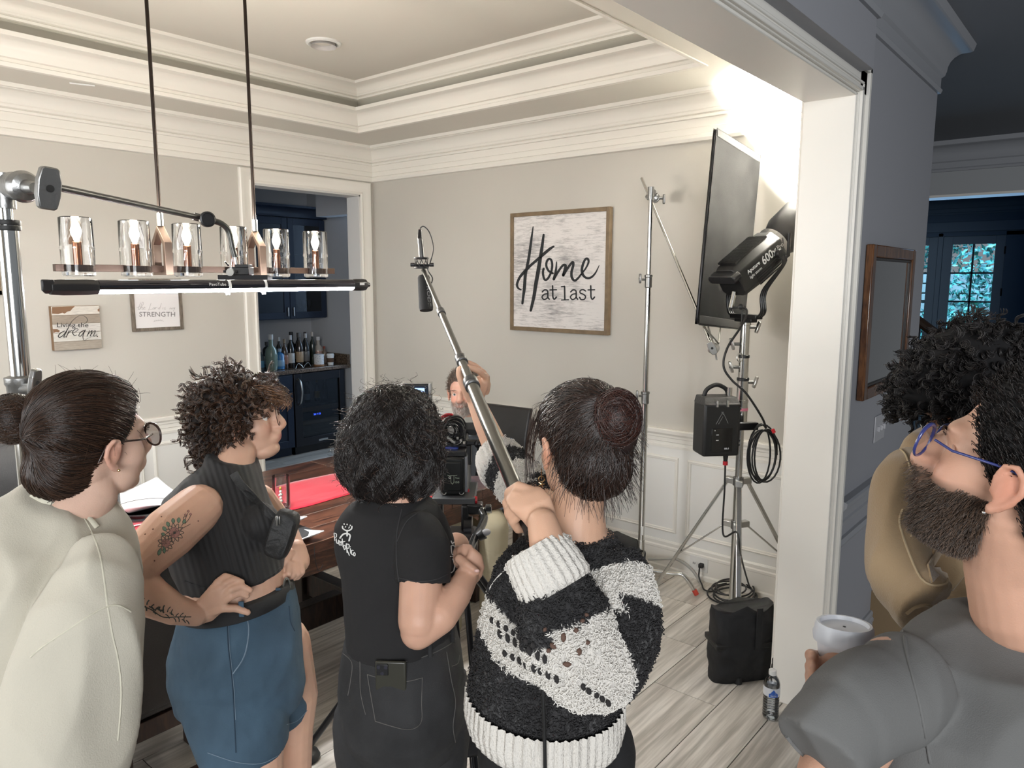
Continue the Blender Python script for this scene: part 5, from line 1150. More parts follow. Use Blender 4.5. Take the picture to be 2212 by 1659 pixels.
# ------------------------------------------------------------------ camera rig on its tripod
def rig():
    D = 2.45; TC = P(985, 1180, 2.42); ct = V((TC.x, TC.y, 0))
    tri = empty('tripod', ct, 'black two-stage video tripod between the table and the crew', 'tripod')
    zt = P(1000, 1205, 2.42).z; f0 = V((1.44, 2.19, 0)); r0 = (f0-ct)
    MB().lathe([(.03, -.10), (.055, -.085), (.058, -.03), (.065, -.02), (.062, 0), (.03, .01)], ct+UP*zt, UP, 28).build('bowl', black_s, tri)
    feet = []
    for k in range(3):
        a = k*2*PI/3; f = ct+Matrix.Rotation(a, 3, 'Z')@V((r0.x, r0.y, 0)); d = (f-ct).normalized(); s = UP.cross(d)
        top = ct+d*.055+UP*(zt-.04); e = f+UP*.035; mid = top+(e-top)*.52
        for sg in (-1, 1): MB().tube([top+s*sg*.020, mid+s*sg*.020], .010, 12).build('leg', black_s, tri)
        MB().obox(top, (.05, .07, .05), rot3((e-top).normalized(), s)).build('leg_hinge', black_p, tri, 30, .005)
        MB().obox(mid, (.06, .07, .035), rot3((e-top).normalized(), s)).build('leg_clamp', black_p, tri, 30, .005)
        MB().tube([mid, e], .0125, 14).build('leg_tube', black_s, tri)
        ft = empty('foot', f, None); bpy.data.objects.remove(ft)
        MB().lathe([(0, .001), (.045, .001), (.05, .012), (.042, .028), (.02, .04), (0, .042)], f, UP, 20).tube([f+UP*.03, f+UP*.055+d*-.01], .018, 10).build('foot', rubber, tri)
        m2 = mid+(e-mid)*.15; MB().tube([m2, ct+UP*(.42)], .008, 10).build('spreader_bar', black_s, tri); feet.append(f)
    MB().lathe([(0, -.03), (.03, -.03), (.035, 0), (.03, .03), (0, .03)], ct+UP*.42, UP, 18).build('spreader_hub', black_p, tri)
    # fluid head
    hd = empty('fluid_head', P(985, 1150, 2.42), 'black fluid head with pan handle on the tripod', 'tripod head')
    mb = MB(); vbox(mb, 962, 1155, 1030, 1205, 2.38, .10); mb.build('head_base', black_p, hd, 30, .012, 3)
    MB().tube([P(950, 1145, 2.44), P(962, 1145, 2.44)], .045, 24).build('drag_disc', black_s, hd); MB().tube([P(1003, 1145, 2.44), P(1020, 1145, 2.44)], .046, 24).build('drag_disc', black_s, hd)
    mb = MB(); vbox(mb, 938, 1090, 956, 1150, 2.42, .05); vbox(mb, 996, 1092, 1012, 1150, 2.42, .05); vbox(mb, 1008, 1090, 1042, 1113, 2.42, .05); mb.build('head_arm', black_p, hd, 30, .006)
    MB().tube([P(1038, 1102, 2.4), P(1062, 1102, 2.4)], .010, 12).build('handle_boss', chrome_d, hd); mb = MB(); vbox(mb, 1048, 1094, 1061, 1106, 2.37, .03); mb.build('handle_knob', black_p, hd, 30, .004)
    MB().tube(bez([P(1040, 1102, 2.38), P(1046, 1120, 2.35), P(1036, 1145, 2.27), P(1024, 1165, 2.18), P(1012, 1200, 2.05)], 6), [.012]*25, 14).build('pan_handle', M('glossy_black_tube', (.02, .02, .02), .12), hd)
    MB().tube([P(1033, 1160, 2.2), P(1045, 1152, 2.2)], [.014, .018], 12).build('handle_clamp', black_p, hd); MB().ell(P(1050, 1150, 2.2), (.016, .012, .010)).build('clamp_wing', M('frosted_wing', (.4, .4, .42), .3), hd)
    # camera body on plate
    cm = empty('cinema_camera', P(978, 1030, D), 'rigged cinema camera seen from behind with its battery facing us', 'camera')
    gp = M('grey_plate', (.10, .105, .11), .4, metal=.5); mb = MB(); vbox(mb, 933, 1076, 1026, 1091, 2.42, .20); mb.build('base_plate', gp, cm, 30, .003)
    MB().tube([P(925, 1080, 2.44), P(934, 1080, 2.44)], .013, 14).build('red_lock', red_p, cm); MB().tube([P(1020, 1080, 2.44), P(1031, 1080, 2.44)], .012, 14).build('red_lock', red_p, cm); MB().tube([P(1008, 1063, 2.5), P(1014, 1063, 2.5)], .011, 14).build('red_lock', red_p, cm)
    mb = MB(); vbox(mb, 948, 982, 1012, 1070, 2.50, .16); mb.build('body', black_p, cm, 30, .006)
    def tp(u0, v0, u1, v1, d, dep, n, m=black_p, bv=.003): mb = MB(); vbox(mb, u0, v0, u1, v1, d, dep); return mb.build(n, m, cm, 30, bv)
    bat = tp(951, 988, 1003, 1072, 2.435, .06, 'battery', M('battery_black', (.010, .011, .011), .35), .008)
    tp(957, 998, 997, 1062, 2.429, .01, 'battery_ridge', MATS['battery_black'], .004)
    fr = lambda x, y, h=0: P(950+x, 985+y, 2.4285-h)
    mb = MB(); text_mb(mb, 'ANTON', lambda x, y, h: fr(x, -y, h), 4.2, 15, 20, -28, .0004, 0); text_mb(mb, 'BAUER', lambda x, y, h: fr(x, -y, h), 4.2, 15, 20, -33.5, .0004, 0); text_mb(mb, 'G', lambda x, y, h: fr(x, -y, h), 5, 4, 19, -49, .0004); mb.build('lettering', white_p, cm, 0)
    mb = MB()
    for pts in ([(14.5, 38), (40, 38), (36, 42.5), (18, 42.5), (14.5, 38)], [(24, 43), (24, 57), (27.5, 61), (30.5, 57), (30.5, 43)]): 
        for i in range(len(pts)-1): ribbon(mb, [pts[i], pts[i+1]], .7, fr, 2, .0004)
    text_mb(mb, 'Titon', lambda x, y, h: fr(x, -y, h), 3, 9, 33, -49); text_mb(mb, '150', lambda x, y, h: fr(x, -y, h), 4.5, 9, 33, -59); mb.build('emblem', M('green_grey_print', (.35, .42, .33), .5), cm, 0)
    for u in (959, 997): MB().tube([P(u+4.5*math.cos(t), 1064+4.5*math.sin(t), 2.425) for t in [PI*k/10 for k in range(11)]], .0014, 6).build('release_ring', chrome_d, cm)
    tp(950, 975, 1006, 987, 2.44, .08, 'battery_mount'); tp(1003, 985, 1010, 1065, 2.46, .12, 'silver_side', M('silver_side', (.35, .36, .38), .35, metal=.7)); tp(952, 966, 990, 972, 2.47, .03, 'blue_label', M('blue_anodised', (.05, .08, .35), .3, metal=.6))
    tp(945, 950, 1008, 966, 2.48, .12, 'top_cage'); tp(1000, 953, 1038, 962, 2.5, .03, 'side_rod'); tp(1006, 962, 1018, 1005, 2.5, .05, 'side_module')
    MB().tube([P(1036, 958, 2.5), P(1044, 964, 2.5), P(1043, 985, 2.48), P(1040, 1028, 2.47)], [.016, .022, .017, .021], 18).build('side_grip', rubber, cm); MB().ell(P(1039, 958, 2.49), (.026, .02, .018)).build('rosette', black_s, cm)
    # lens, follow rings, monitor hood
    MB().tube([P(979, 926, 2.50), P(979, 926, 2.62)], .036, 24).build('lens_barrel', black_p, cm); MB().lathe([(.020, 0), (.036, 0), (.04, .01), (.04, .05)], P(979, 926, 2.49), FH, 24).build('lens_ring', black_s, cm); MB().lathe([(0, .004), (.016, .004), (.017, .0), (.019, .0)], P(979, 926, 2.485), FH, 20).build('hub', chrome_d, cm)
    tp(1003, 913, 1030, 940, 2.62, .10, 'matte_box'); tp(1000, 912, 1033, 929, 2.60, .10, 'flap', M('grey_flap', (.10, .10, .09), .6)); tp(1010, 940, 1034, 1030, 2.68, .02, 'side_flag', M('grey_side', (.13, .14, .15), .5))
    for k in range(16):
        c = P(976+random.uniform(-9, 9), 930+random.uniform(-7, 12), 2.46+random.uniform(0, .05)); r1 = random.uniform(.018, .040)
        a0 = random.uniform(0, 6); pts = [c+RH*r1*math.cos(a0+t)+UP*r1*1.1*math.sin(a0+t)+FH*.01*math.sin(t*2) for t in [5.2*q/16 for q in range(17)]]
        MB().tube(pts, .0028, 6).build('cable_loop', cable_m if k != 5 else chrome_d, cm)
    MB().tube(bez([P(944, 918, 2.47), P(958, 902, 2.5), P(975, 895, 2.52), P(978, 904, 2.52)], 6), .004, 8).build('red_cable', M('red_cable', (.55, .03, .04), .35), cm); MB().tube(bez([P(944, 912, 2.47), P(962, 896, 2.5), P(978, 898, 2.52), P(980, 915, 2.52)], 6), .004, 8).build('red_cable', MATS['red_cable'], cm)
    mb = MB()
    for k in range(14): vbox(mb, 944+(k*7) % 60, 942+(k*5) % 14, 949+(k*7) % 60, 948+(k*5) % 14, 2.46, .02)
    mb.build('switches', chrome_d, cm, 30, .001)
    # monitor on an arm, mostly hidden behind the curly head
    mo = empty('field_monitor', P(900, 850, 2.5), 'small monitor with a lit screen rising behind the person in the black t-shirt', 'monitor')
    mb = MB(); vbox(mb, 868, 829, 931, 870, 2.50, .03); mb.build('housing', black_p, mo, 30, .004); mb = MB(); vbox(mb, 926, 829, 932, 868, 2.495, .036); vbox(mb, 868, 827, 932, 830, 2.495, .036); mb.build('silver_edge', chrome_d, mo, 30, .002)
    mb = MB(); vbox(mb, 872, 834, 924, 862, 2.497, .002); mb.build('screen', M('screen_dark', (.02, .03, .05), .2), mo, 0); mb = MB(); vbox(mb, 896, 838, 917, 850, 2.4955, .001); mb.build('screen_image', M('screen_glow', (.2, .3, .5), .4, emit=((.30, .45, .8), .9)), mo, 0)
    MB().tube(bez([P(905, 868, 2.52), P(915, 900, 2.52), P(935, 935, 2.52), P(950, 955, 2.52)], 6), .008, 10).build('monitor_arm', black_s, mo)
rig()
# ------------------------------------------------------------------ people: tools
def fuse(name, mb, vox, m, parent, smooth=3, disp=None, color=None, fac=.5):
    me = mb.mesh(name+'_t'); o = bpy.data.objects.new('t', me); COL.objects.link(o)
    r = o.modifiers.new('r', 'REMESH'); r.mode = 'VOXEL'; r.voxel_size = vox; r.use_smooth_shade = True
    s = o.modifiers.new('s', 'SMOOTH'); s.iterations = smooth; s.factor = fac
    dg = bpy.context.evaluated_depsgraph_get(); dg.update()
    m2 = bpy.data.meshes.new_from_object(o.evaluated_get(dg)); bpy.data.objects.remove(o); bpy.data.meshes.remove(me); m2.name = name
    n = len(m2.vertices); co = np.empty(n*3); m2.vertices.foreach_get('co', co); co = co.reshape(-1, 3)
    if disp is not None:
        no = np.empty(n*3); m2.vertices.foreach_get('normal', no); no = no.reshape(-1, 3)
        co = co+no*disp(co)[:, None]; m2.vertices.foreach_set('co', co.ravel())
    if color is not None:
        at = m2.color_attributes.new('tint', 'FLOAT_COLOR', 'POINT'); c = np.ones((n, 4)); c[:, :3] = color(co); at.data.foreach_set('color', c.ravel())
    m2.materials.clear(); m2.materials.append(m); m2.polygons.foreach_set('use_smooth', [True]*len(m2.polygons)); m2.update()
    ob = bpy.data.objects.new(name, m2); COL.objects.link(ob); setpar(ob, parent); return ob
def bvh(o): return BVHTree.FromPolygons([v.co[:] for v in o.data.vertices], [p.vertices[:] for p in o.data.polygons])
def hit(bv, u, v, off=.001):
    r = ray(u, v); k = r.length; h = bv.ray_cast(CO, r/k)
    return None if h[0] is None else h[0]-r/k*0+h[1]*(off if h[1].dot(r) < 0 else -off)
def drape(bv, pts, off=.0012, n=6):
    out = []
    pp = bez([(p[0], p[1], 0) for p in pts], n)
    for p in pp:
        h = hit(bv, p.x, p.y, off)
        if h is not None: out.append(h)
    return out
def drapefr(bv, x0, y0, sx=1, sy=1, ang=0):              # frame for flat lettering laid onto a surface
    c, s = math.cos(ang), math.sin(ang)
    def f(x, y, h=0):
        X_ = x*sx; Y_ = -y*sy; q = hit(bv, x0+X_*c-Y_*s, y0+X_*s+Y_*c, .0015+h)
        return q if q is not None else P(x0+X_*c-Y_*s, y0+X_*s+Y_*c, 1.7)
    return f
def seam(bv, name, pts, r, m, parent, off=.0004, n=6):
    q = drape(bv, pts, off, n)
    if len(q) > 2: return MB().tube(q, r, 6).build(name, m, parent, 60)
def N3(co, sc, seed=0, stretch=(1, 1, 1)):
    return np.array([noise.noise(V((c[0]*sc*stretch[0]+seed, c[1]*sc*stretch[1], c[2]*sc*stretch[2]))) for c in co])
def sil(uL, vL, uR, vR, d, th, n=36, e=1.0, dL=0, dR=0):
    a, b = P(uL, vL, d+dL), P(uR, vR, d+dR); c = (a+b)/2; x = (b-a)/2; y = FH*th/2
    out = []
    for k in range(n):
        t = 2*PI*k/n; ct, st = math.cos(t), math.sin(t)
        out.append(c+x*(abs(ct)**e*(1 if ct > 0 else -1))+y*(abs(st)**e*(1 if st > 0 else -1)))
    return out
def smin(a, b, k): h = np.clip(.5+.5*(b-a)/k, 0, 1); return b*(1-h)+a*h-k*h*(1-h)
def smax(a, b, k): return -smin(-a, -b, k)
def ellsd(p, c, r):
    q = (p-np.array(c)); r = np.array(r); k0 = np.linalg.norm(q/r, axis=-1); k1 = np.linalg.norm(q/(r*r), axis=-1)+1e-9
    return k0*(k0-1)/k1
HEADC = [((-.015, 0, .035), (.094, .074, .088)), ((.030, 0, -.022), (.054, .056, .082)), ((.036, 0, -.072), (.046, .047, .042)), ((.070, 0, -.098), (.020, .022, .016)),
         ((.076, 0, .024), (.016, .046, .013)), ((.050, .035, -.030), (.026, .020, .026)), ((.050, -.035, -.030), (.026, .020, .026)),
         ((.095, 0, -.006), (.012, .008, .022)), ((.103, 0, -.022), (.013, .009, .016)), ((.108, 0, -.032), (.012, .011, .010)), ((.098, .011, -.036), (.010, .007, .007)), ((.098, -.011, -.036), (.010, .007, .007)),
         ((.083, 0, -.060), (.012, .024, .010)), ((.087, 0, -.0575), (.009, .020, .0045)), ((.085, 0, -.069), (.010, .018, .006)), ((-.030, 0, -.045), (.055, .052, .055))]
class Star:
    def __init__(s, comps, subs=(), k=.012, c=(0, 0, 0), nt=120, ne=84):
        s.nt, s.ne = nt, ne; s.c = np.array(c)
        T, E = np.meshgrid(np.linspace(0, 2*PI, nt, endpoint=False), np.linspace(-PI/2, PI/2, ne)); s.D = np.stack([np.cos(E)*np.cos(T), np.cos(E)*np.sin(T), np.sin(E)], -1)
        r = np.full(T.shape, .30)
        for _ in range(70):
            p = s.D*r[..., None]+s.c; d = None
            for cc, rr in comps:
                e = ellsd(p, cc, rr); d = e if d is None else smin(d, e, k)
            for cc, rr in subs: d = smax(d, -ellsd(p, cc, rr), .006)
            r = r-d*.7
        s.r = np.maximum(r, .01)
    def R(s, D):
        D = np.asarray(D); E = np.arcsin(np.clip(D[..., 2]/np.linalg.norm(D, axis=-1), -1, 1)); T = np.arctan2(D[..., 1], D[..., 0]) % (2*PI)
        x = T/(2*PI)*s.nt; y = (E+PI/2)/PI*(s.ne-1); x0 = np.floor(x).astype(int); y0 = np.clip(np.floor(y).astype(int), 0, s.ne-2); fx = x-x0; fy = y-y0; x0 %= s.nt; x1 = (x0+1) % s.nt
        g = s.r; return (g[y0, x0]*(1-fx)+g[y0, x1]*fx)*(1-fy)+(g[y0+1, x0]*(1-fx)+g[y0+1, x1]*fx)*fy
    def rings(s, r=None):
        r = s.r if r is None else r; pts = s.D*r[..., None]+s.c
        return [[V(p) for p in row] for row in pts]
def headmat(fwd, up, ear, side, sc=1.0, earloc=(-.008, .074, -.014)):
    x = V(fwd).normalized(); z = V(up); z = (z-x*z.dot(x)).normalized(); y = z.cross(x)
    R3 = Matrix(((x.x, y.x, z.x), (x.y, y.y, z.y), (x.z, y.z, z.z)))*sc
    e = V((earloc[0], earloc[1]*side, earloc[2])) if side else V((0, 0, 0)); o = V(ear)-R3@e
    return Matrix.Translation(o) @ R3.to_4x4()
SUBS = (((.095, .031, -.001), (.010, .017, .010)), ((.095, -.031, -.001), (.010, .017, .010)))
HEAD = Star(HEADC, SUBS, k=.017)
def put_head(mb, Mh, star=HEAD, ears=(1, -1), k=1.0):
    mb.rings([[Mh@p for p in row] for row in star.rings()])
    for s in ears:
        T = lambda x, y, z: Mh@V((x, s*y, z))
        mb.tube([T(.004, .075, -.022), T(.006, .080, .0), T(.002, .084, .014), T(-.010, .088, .018), T(-.022, .089, .008), T(-.026, .088, -.008), T(-.020, .085, -.024), T(-.010, .081, -.036)], [.004, .0042, .0045, .005, .005, .005, .005, .006], 8)
        mb.ell(T(-.008, .079, -.010), (.014*k, .007*k, .022*k), Mh.to_3x3().normalized(), 12, 8); mb.ell(T(-.004, .080, -.038), (.007*k, .005*k, .008*k), Mh.to_3x3().normalized(), 10, 8)
SK = {'fair': (.60, .375, .27), 'warm': (.52, .30, .19), 'rosy': (.60, .30, .20), 'olive': (.40, .235, .15)}
def skin_mat():
    return M('skin', (.6, .4, .3), .48, spec=.4, bump=(420, .16), sss=.10, attr='tint')
def head_color(Mh, base, lips=(.46, .17, .15), beard=None, blush=.10, extra=None):
    Mi = np.array(Mh.inverted()); base = np.array(base); lips = np.array(lips)
    def f(co):
        p = co@Mi[:3, :3].T+Mi[:3, 3]; c = np.tile(base, (len(co), 1))
        nz = N3(co, 45)*.05+N3(co, 12, 5)*.05; c *= (1+nz)[:, None]
        def mix(c, w, col): return c*(1-w[:, None])+np.array(col)*w[:, None]
        for s in (1, -1):
            w = np.exp(-(((p[:, 0]-.078)/.03)**2+((p[:, 1]-s*.038)/.022)**2+((p[:, 2]+.03)/.022)**2))*blush*2; c = mix(c, np.clip(w, 0, .6), base*np.array((1.0, .72, .70)))
            w = np.exp(-(((p[:, 0]+.012)/.035)**2+((p[:, 1]-s*.086)/.018)**2+((p[:, 2]+.01)/.035)**2))*.6; c = mix(c, np.clip(w, 0, .6), base*np.array((1.02, .66, .60)))
        w = np.exp(-(((p[:, 0]-.11)/.02)**2+(p[:, 1]/.016)**2+((p[:, 2]+.034)/.014)**2))*.35; c = mix(c, w, base*np.array((1.0, .72, .68)))
        w = (p[:, 0] > .055)*np.clip(1.35-np.abs(p[:, 1])/.021, 0, 1)*np.clip(1.5-np.abs(p[:, 2]+.0635)/.0075, 0, 1); c = mix(c, np.clip(w, 0, .9), lips)
        if beard is not None:
            col, lo, hi = beard; zz = p[:, 2]; low = np.clip((-.028-zz-.25*np.clip(.065-p[:, 0], 0, .05)*0)/.02, 0, 1)*np.clip((zz+.128)/.02, 0, 1)*np.clip((p[:, 0]+.005)/.015, 0, 1)
            cheek = np.clip((p[:, 0]-.035)/.03, 0, 1)*np.clip((zz-lo)/.012, 0, 1)*np.clip((np.abs(p[:, 1])-.024)/.01, 0, 1); lip = np.clip(1.2-np.abs(p[:, 1])/.020, 0, 1)*np.clip(1.3-np.abs(zz+.0635)/.0075, 0, 1)*(p[:, 0] > .07)
            w = np.clip(low-cheek*.95-lip, 0, 1)*np.clip(1-((np.abs(p[:, 1]) < .012)&(zz > -.046)), 0, 1); c = mix(c, w*.85, col)
        if extra is not None: c = extra(co, p, c, mix)
        return np.clip(c, .01, 1)
    return f
def face_bits(Mh, root, brow=(.03, .018, .012), iris=(.08, .05, .03), lids=True, skinc=(.5, .3, .2), ex=.0655):
    R3 = Mh.to_3x3().normalized()
    for s in (1, -1):
        c = Mh@V((ex, s*.031, -.001)); f = (Mh@V((1+ex, s*.031-s*.0, -.001))-c).normalized()
        e = MB().ell(c, (.0125, .0125, .0125), R3, 20, 14).build('eye', M('eye_white', (.72, .68, .64), .15, coat=.5), root, 60)
        MB().lathe([(0, .0131), (.0045, .0126), (.0058, .0119), (.0058, .011)], c, f, 18).build('iris', M('iris_%.2f' % iris[0], iris, .2, coat=.5), e); MB().lathe([(0, .0136), (.0024, .0133), (.0024, .012)], c, f, 14).build('pupil', M('pupil_black', (.004, .004, .004), .1), e)
        pts = [Mh@V((ex+.011-.35*abs(t)**2*.02, s*(.031+t*.0165), .0065-.006*t*t)) for t in np.linspace(-1, 1, 9)]
        MB().tube(pts, [.0012, .002, .0023, .0024, .0024, .0024, .0023, .002, .0012], 8).build('eyelid', M('eyelid_skin_%.2f' % skinc[0], skinc, .5, sss=.1), root, 60)
        mb = MB()
        for k in range(60):
            t = random.uniform(-1, 1); b = Mh@V((.0905-.010*max(0, t)**2-.002*t*t, s*(.031+t*.021), .0185+.003*(1-t*t)-.003*max(0, t)+random.uniform(-.0022, .0022))); q = b+(R3@V((.001, s*.006, .0015+random.uniform(-.001, .001))))
            mb.tube([b, q], [.0006, .0002], 4)
        o = mb.build('eyebrow', M('brow_%.3f' % brow[0], brow, .6), root, 0); o['kind'] = 'stuff'
def glasses(Mh, parent, m, r=(.025, .021), thick=.0016, label=None, y0=.033, lensx=.106, thin_top=1.0, person='', rake=.12):
    root = empty('eyeglasses', Mh@V((lensx, 0, 0)), label, 'glasses')
    for s in (1, -1):
        cc = lambda t, k=1.0: Mh@V((lensx-.10*abs(abs(s*(y0+r[0]*math.cos(t)*k))-.0)**1.0*.35+rake*r[1]*math.sin(t)*0, s*(y0+r[0]*math.cos(t)*k), -.003+r[1]*(abs(math.sin(t))**.8*(1 if math.sin(t) > 0 else -1))*k))
        L = [cc(2*PI*k/30) for k in range(30)]
        MB().tube(L, [thick*(1.0+(thin_top-1)*max(0, math.sin(2*PI*k/30))) for k in range(30)], 8, False, True).build('rim', m, root, 60)
        MB().add([sum(L, V((0, 0, 0)))/30]+L, [(0, 1+k, 1+(k+1) % 30) for k in range(30)]).build('lens', thin_glass('lens_glass', (.97, .98, .98), .02, .7) if 'lens_glass' not in MATS else MATS['lens_glass'], root, 0)
        a = Mh@V((lensx-.020, s*(y0+r[0]), .006)); MB().tube([a, Mh@V((.06, s*.0735, .004)), Mh@V((.0, s*.082, .012)), Mh@V((-.020, s*.081, .010)), Mh@V((-.034, s*.077, -.020))], [thick*.9]*5, 8).build('temple_arm', m, root, 60)
    MB().tube([Mh@V((lensx, .010, .002)), Mh@V((lensx+.003, 0, .005)), Mh@V((lensx, -.010, .002))], thick, 8).build('bridge', m, root, 60)
    return root
def hair_mat(name, c1, c2, rough=.32, spec=.6):
    m, nt, b = nmat(name); N = nt.nodes; h = N.new('ShaderNodeHairInfo'); cr = N.new('ShaderNodeValToRGB'); cr.color_ramp.elements[0].color = (*c1, 1); cr.color_ramp.elements[1].color = (*c2, 1)
    lk(nt, h.outputs['Random'], cr.inputs[0]); lk(nt, cr.outputs[0], b.inputs['Base Color']); b.inputs['Roughness'].default_value = rough; b.inputs['Specular IOR Level'].default_value = spec; return m
def strands(name, paths, r0, r1, m, parent, label=None):
    """paths: array (n, k, 3)"""
    paths = np.asarray(paths, dtype=np.float32); n, k, _ = paths.shape
    cv = bpy.data.hair_curves.new(name); cv.add_curves([k]*n); cv.attributes['position'].data.foreach_set('vector', paths.reshape(-1)) if 'position' in cv.attributes else None
    ra = cv.attributes.get('radius') or cv.attributes.new('radius', 'FLOAT', 'POINT'); rr = np.tile(np.linspace(r0, r1, k, dtype=np.float32), n); ra.data.foreach_set('value', rr)
    cv.materials.append(m); o = bpy.data.objects.new(name, cv); COL.objects.link(o); setpar(o, parent); o['kind'] = 'stuff'; return o
def unit(a): return a/(np.linalg.norm(a, axis=-1, keepdims=True)+1e-9)
def tow(Mh, pts): A = np.array(Mh); return pts@A[:3, :3].T+A[:3, 3]
def hairmask(D, line, front=.0):
    """hair grows where azimuth/elevation lies beyond the hairline; line = [(azimuth deg, min elevation deg)...]"""
    E = np.degrees(np.arcsin(np.clip(D[..., 2], -1, 1))); T = np.degrees(np.abs(np.arctan2(D[..., 1], D[..., 0])))
    xs, ys = zip(*line); lim = np.interp(T, xs, ys); return np.clip((E-lim)/8+.5, 0, 1)
LINE = [(0, 44), (25, 44), (45, 34), (60, 10), (78, -5), (88, -8), (96, 0), (104, -14), (120, -32), (150, -44), (180, -48)]
def haircap(Mh, star, hs, line, parent, m, name='hair', depth=.006):
    """solid hair volume: hs star outside the hairline, tucked under the skin elsewhere"""
    w = hairmask(hs.D, line); rh = star.R(hs.D); r = (rh-depth)*(1-w)+np.maximum(hs.r, rh+.002)*w
    mb = MB(); mb.rings([[Mh@p for p in row] for row in hs.rings(r)]); return mb.build(name, m, parent, 80)
def gripped(mb, chains, r=.0085):
    for ch in chains: n = len(ch); mb.chain(ch, [r*(1-.22*i/(n-1)) for i in range(n)], 12)
def nails(pts, root, m): pass
def hand(mb, W, fdir, back, side, curls=(20, 30, 20), sc=1.0, spread=.06, thumb=(35, 25), r=.0085, w0=.030):
    """W wrist, fdir towards the fingers, back = back-of-hand normal, side +1 when the thumb lies towards back x fdir"""
    x = V(fdir).normalized(); z = V(back); z = (z-x*z.dot(x)).normalized(); y = z.cross(x)*side
    T = lambda a, b, c: V(W)+(x*a+y*b+z*c)*sc
    R3 = Matrix(((x.x, y.x, z.x), (x.y, y.y, z.y), (x.z, y.z, z.z)))
    mb.rings([[T(a, w*math.cos(t)+off, h*math.sin(t)) for t in [2*PI*k/18 for k in range(18)]] for a, w, h, off in ((-.02, .026, .019, 0), (.0, .027, .019, 0), (.03, .036, .019, .002), (.06, .041, .017, .001), (.088, .042, .014, 0), (.099, .038, .009, 0))])
    mb.capsule(T(.018, .022, -.006), T(.052, .036, -.010), .017*sc, .013*sc)
    for i, (yy, L, xo) in enumerate(((.031, .074, .088), (.0105, .083, .094), (-.0105, .077, .090), (-.030, .060, .080))):
        p = T(xo, yy, 0); a = 0; pts = [T(xo-.02, yy*.9, -.001), p]; c_ = curls[i] if isinstance(curls[0], (list, tuple)) else curls
        sp = spread*(yy/.03)
        for frac, cu in zip((.45, .30, .25), c_):
            a += math.radians(cu); d = (x*math.cos(a)-z*math.sin(a)+y*sp*math.cos(a)).normalized(); p = p+d*L*frac*sc; pts.append(p)
        mb.chain(pts, [.0098*sc, .0092*sc, .0082*sc, .0075*sc, .0066*sc], 12)
    a1, a2 = math.radians(thumb[0]), math.radians(thumb[1]); p = T(.030, .034, -.010); d = (x*math.cos(a1)+y*math.sin(a1)-z*math.sin(a2)).normalized(); q = p+d*.040*sc; d2 = (d+x*.35-z*.2).normalized(); q2 = q+d2*.028*sc
    mb.chain([p, q, q2], [.0125*sc, .010*sc, .0078*sc], 12)
def shoes(root, feet, m, fdir, name='shoe'):
    for f in feet:
        d = V(fdir).normalized(); s = UP.cross(d); R = []
        for a, w, h in ((-.09, .018, .05), (-.075, .034, .075), (-.02, .036, .08), (.05, .042, .055), (.11, .040, .040), (.15, .026, .028), (.165, .008, .012)):
            R.append([V((f[0], f[1], 0))+d*a+s*w*math.cos(t)+UP*(h/2+h/2*math.sin(t)) for t in [2*PI*k/16 for k in range(16)]])
        MB().rings(R).build(name, m, root, 60)
def wrinkle(amp, sc=9, seed=0, st=(1, 1, .5), amp2=0, sc2=30):
    def f(co):
        a = N3(co, sc, seed, st); d = amp*(1-np.abs(a)*2.2)
        if amp2: d += amp2*N3(co, sc2, seed+3)
        return d
    return f
def down(p, z=0): return V((p[0], p[1], z))
# ------------------------------------------------------------------ the crew
CHUBBY = Star([(c, (r[0], r[1]+.010, r[2])) if i in (1, 2, 5, 6, 15) else (c, r) for i, (c, r) in enumerate(HEADC)], SUBS, k=.018)
skin = skin_mat()
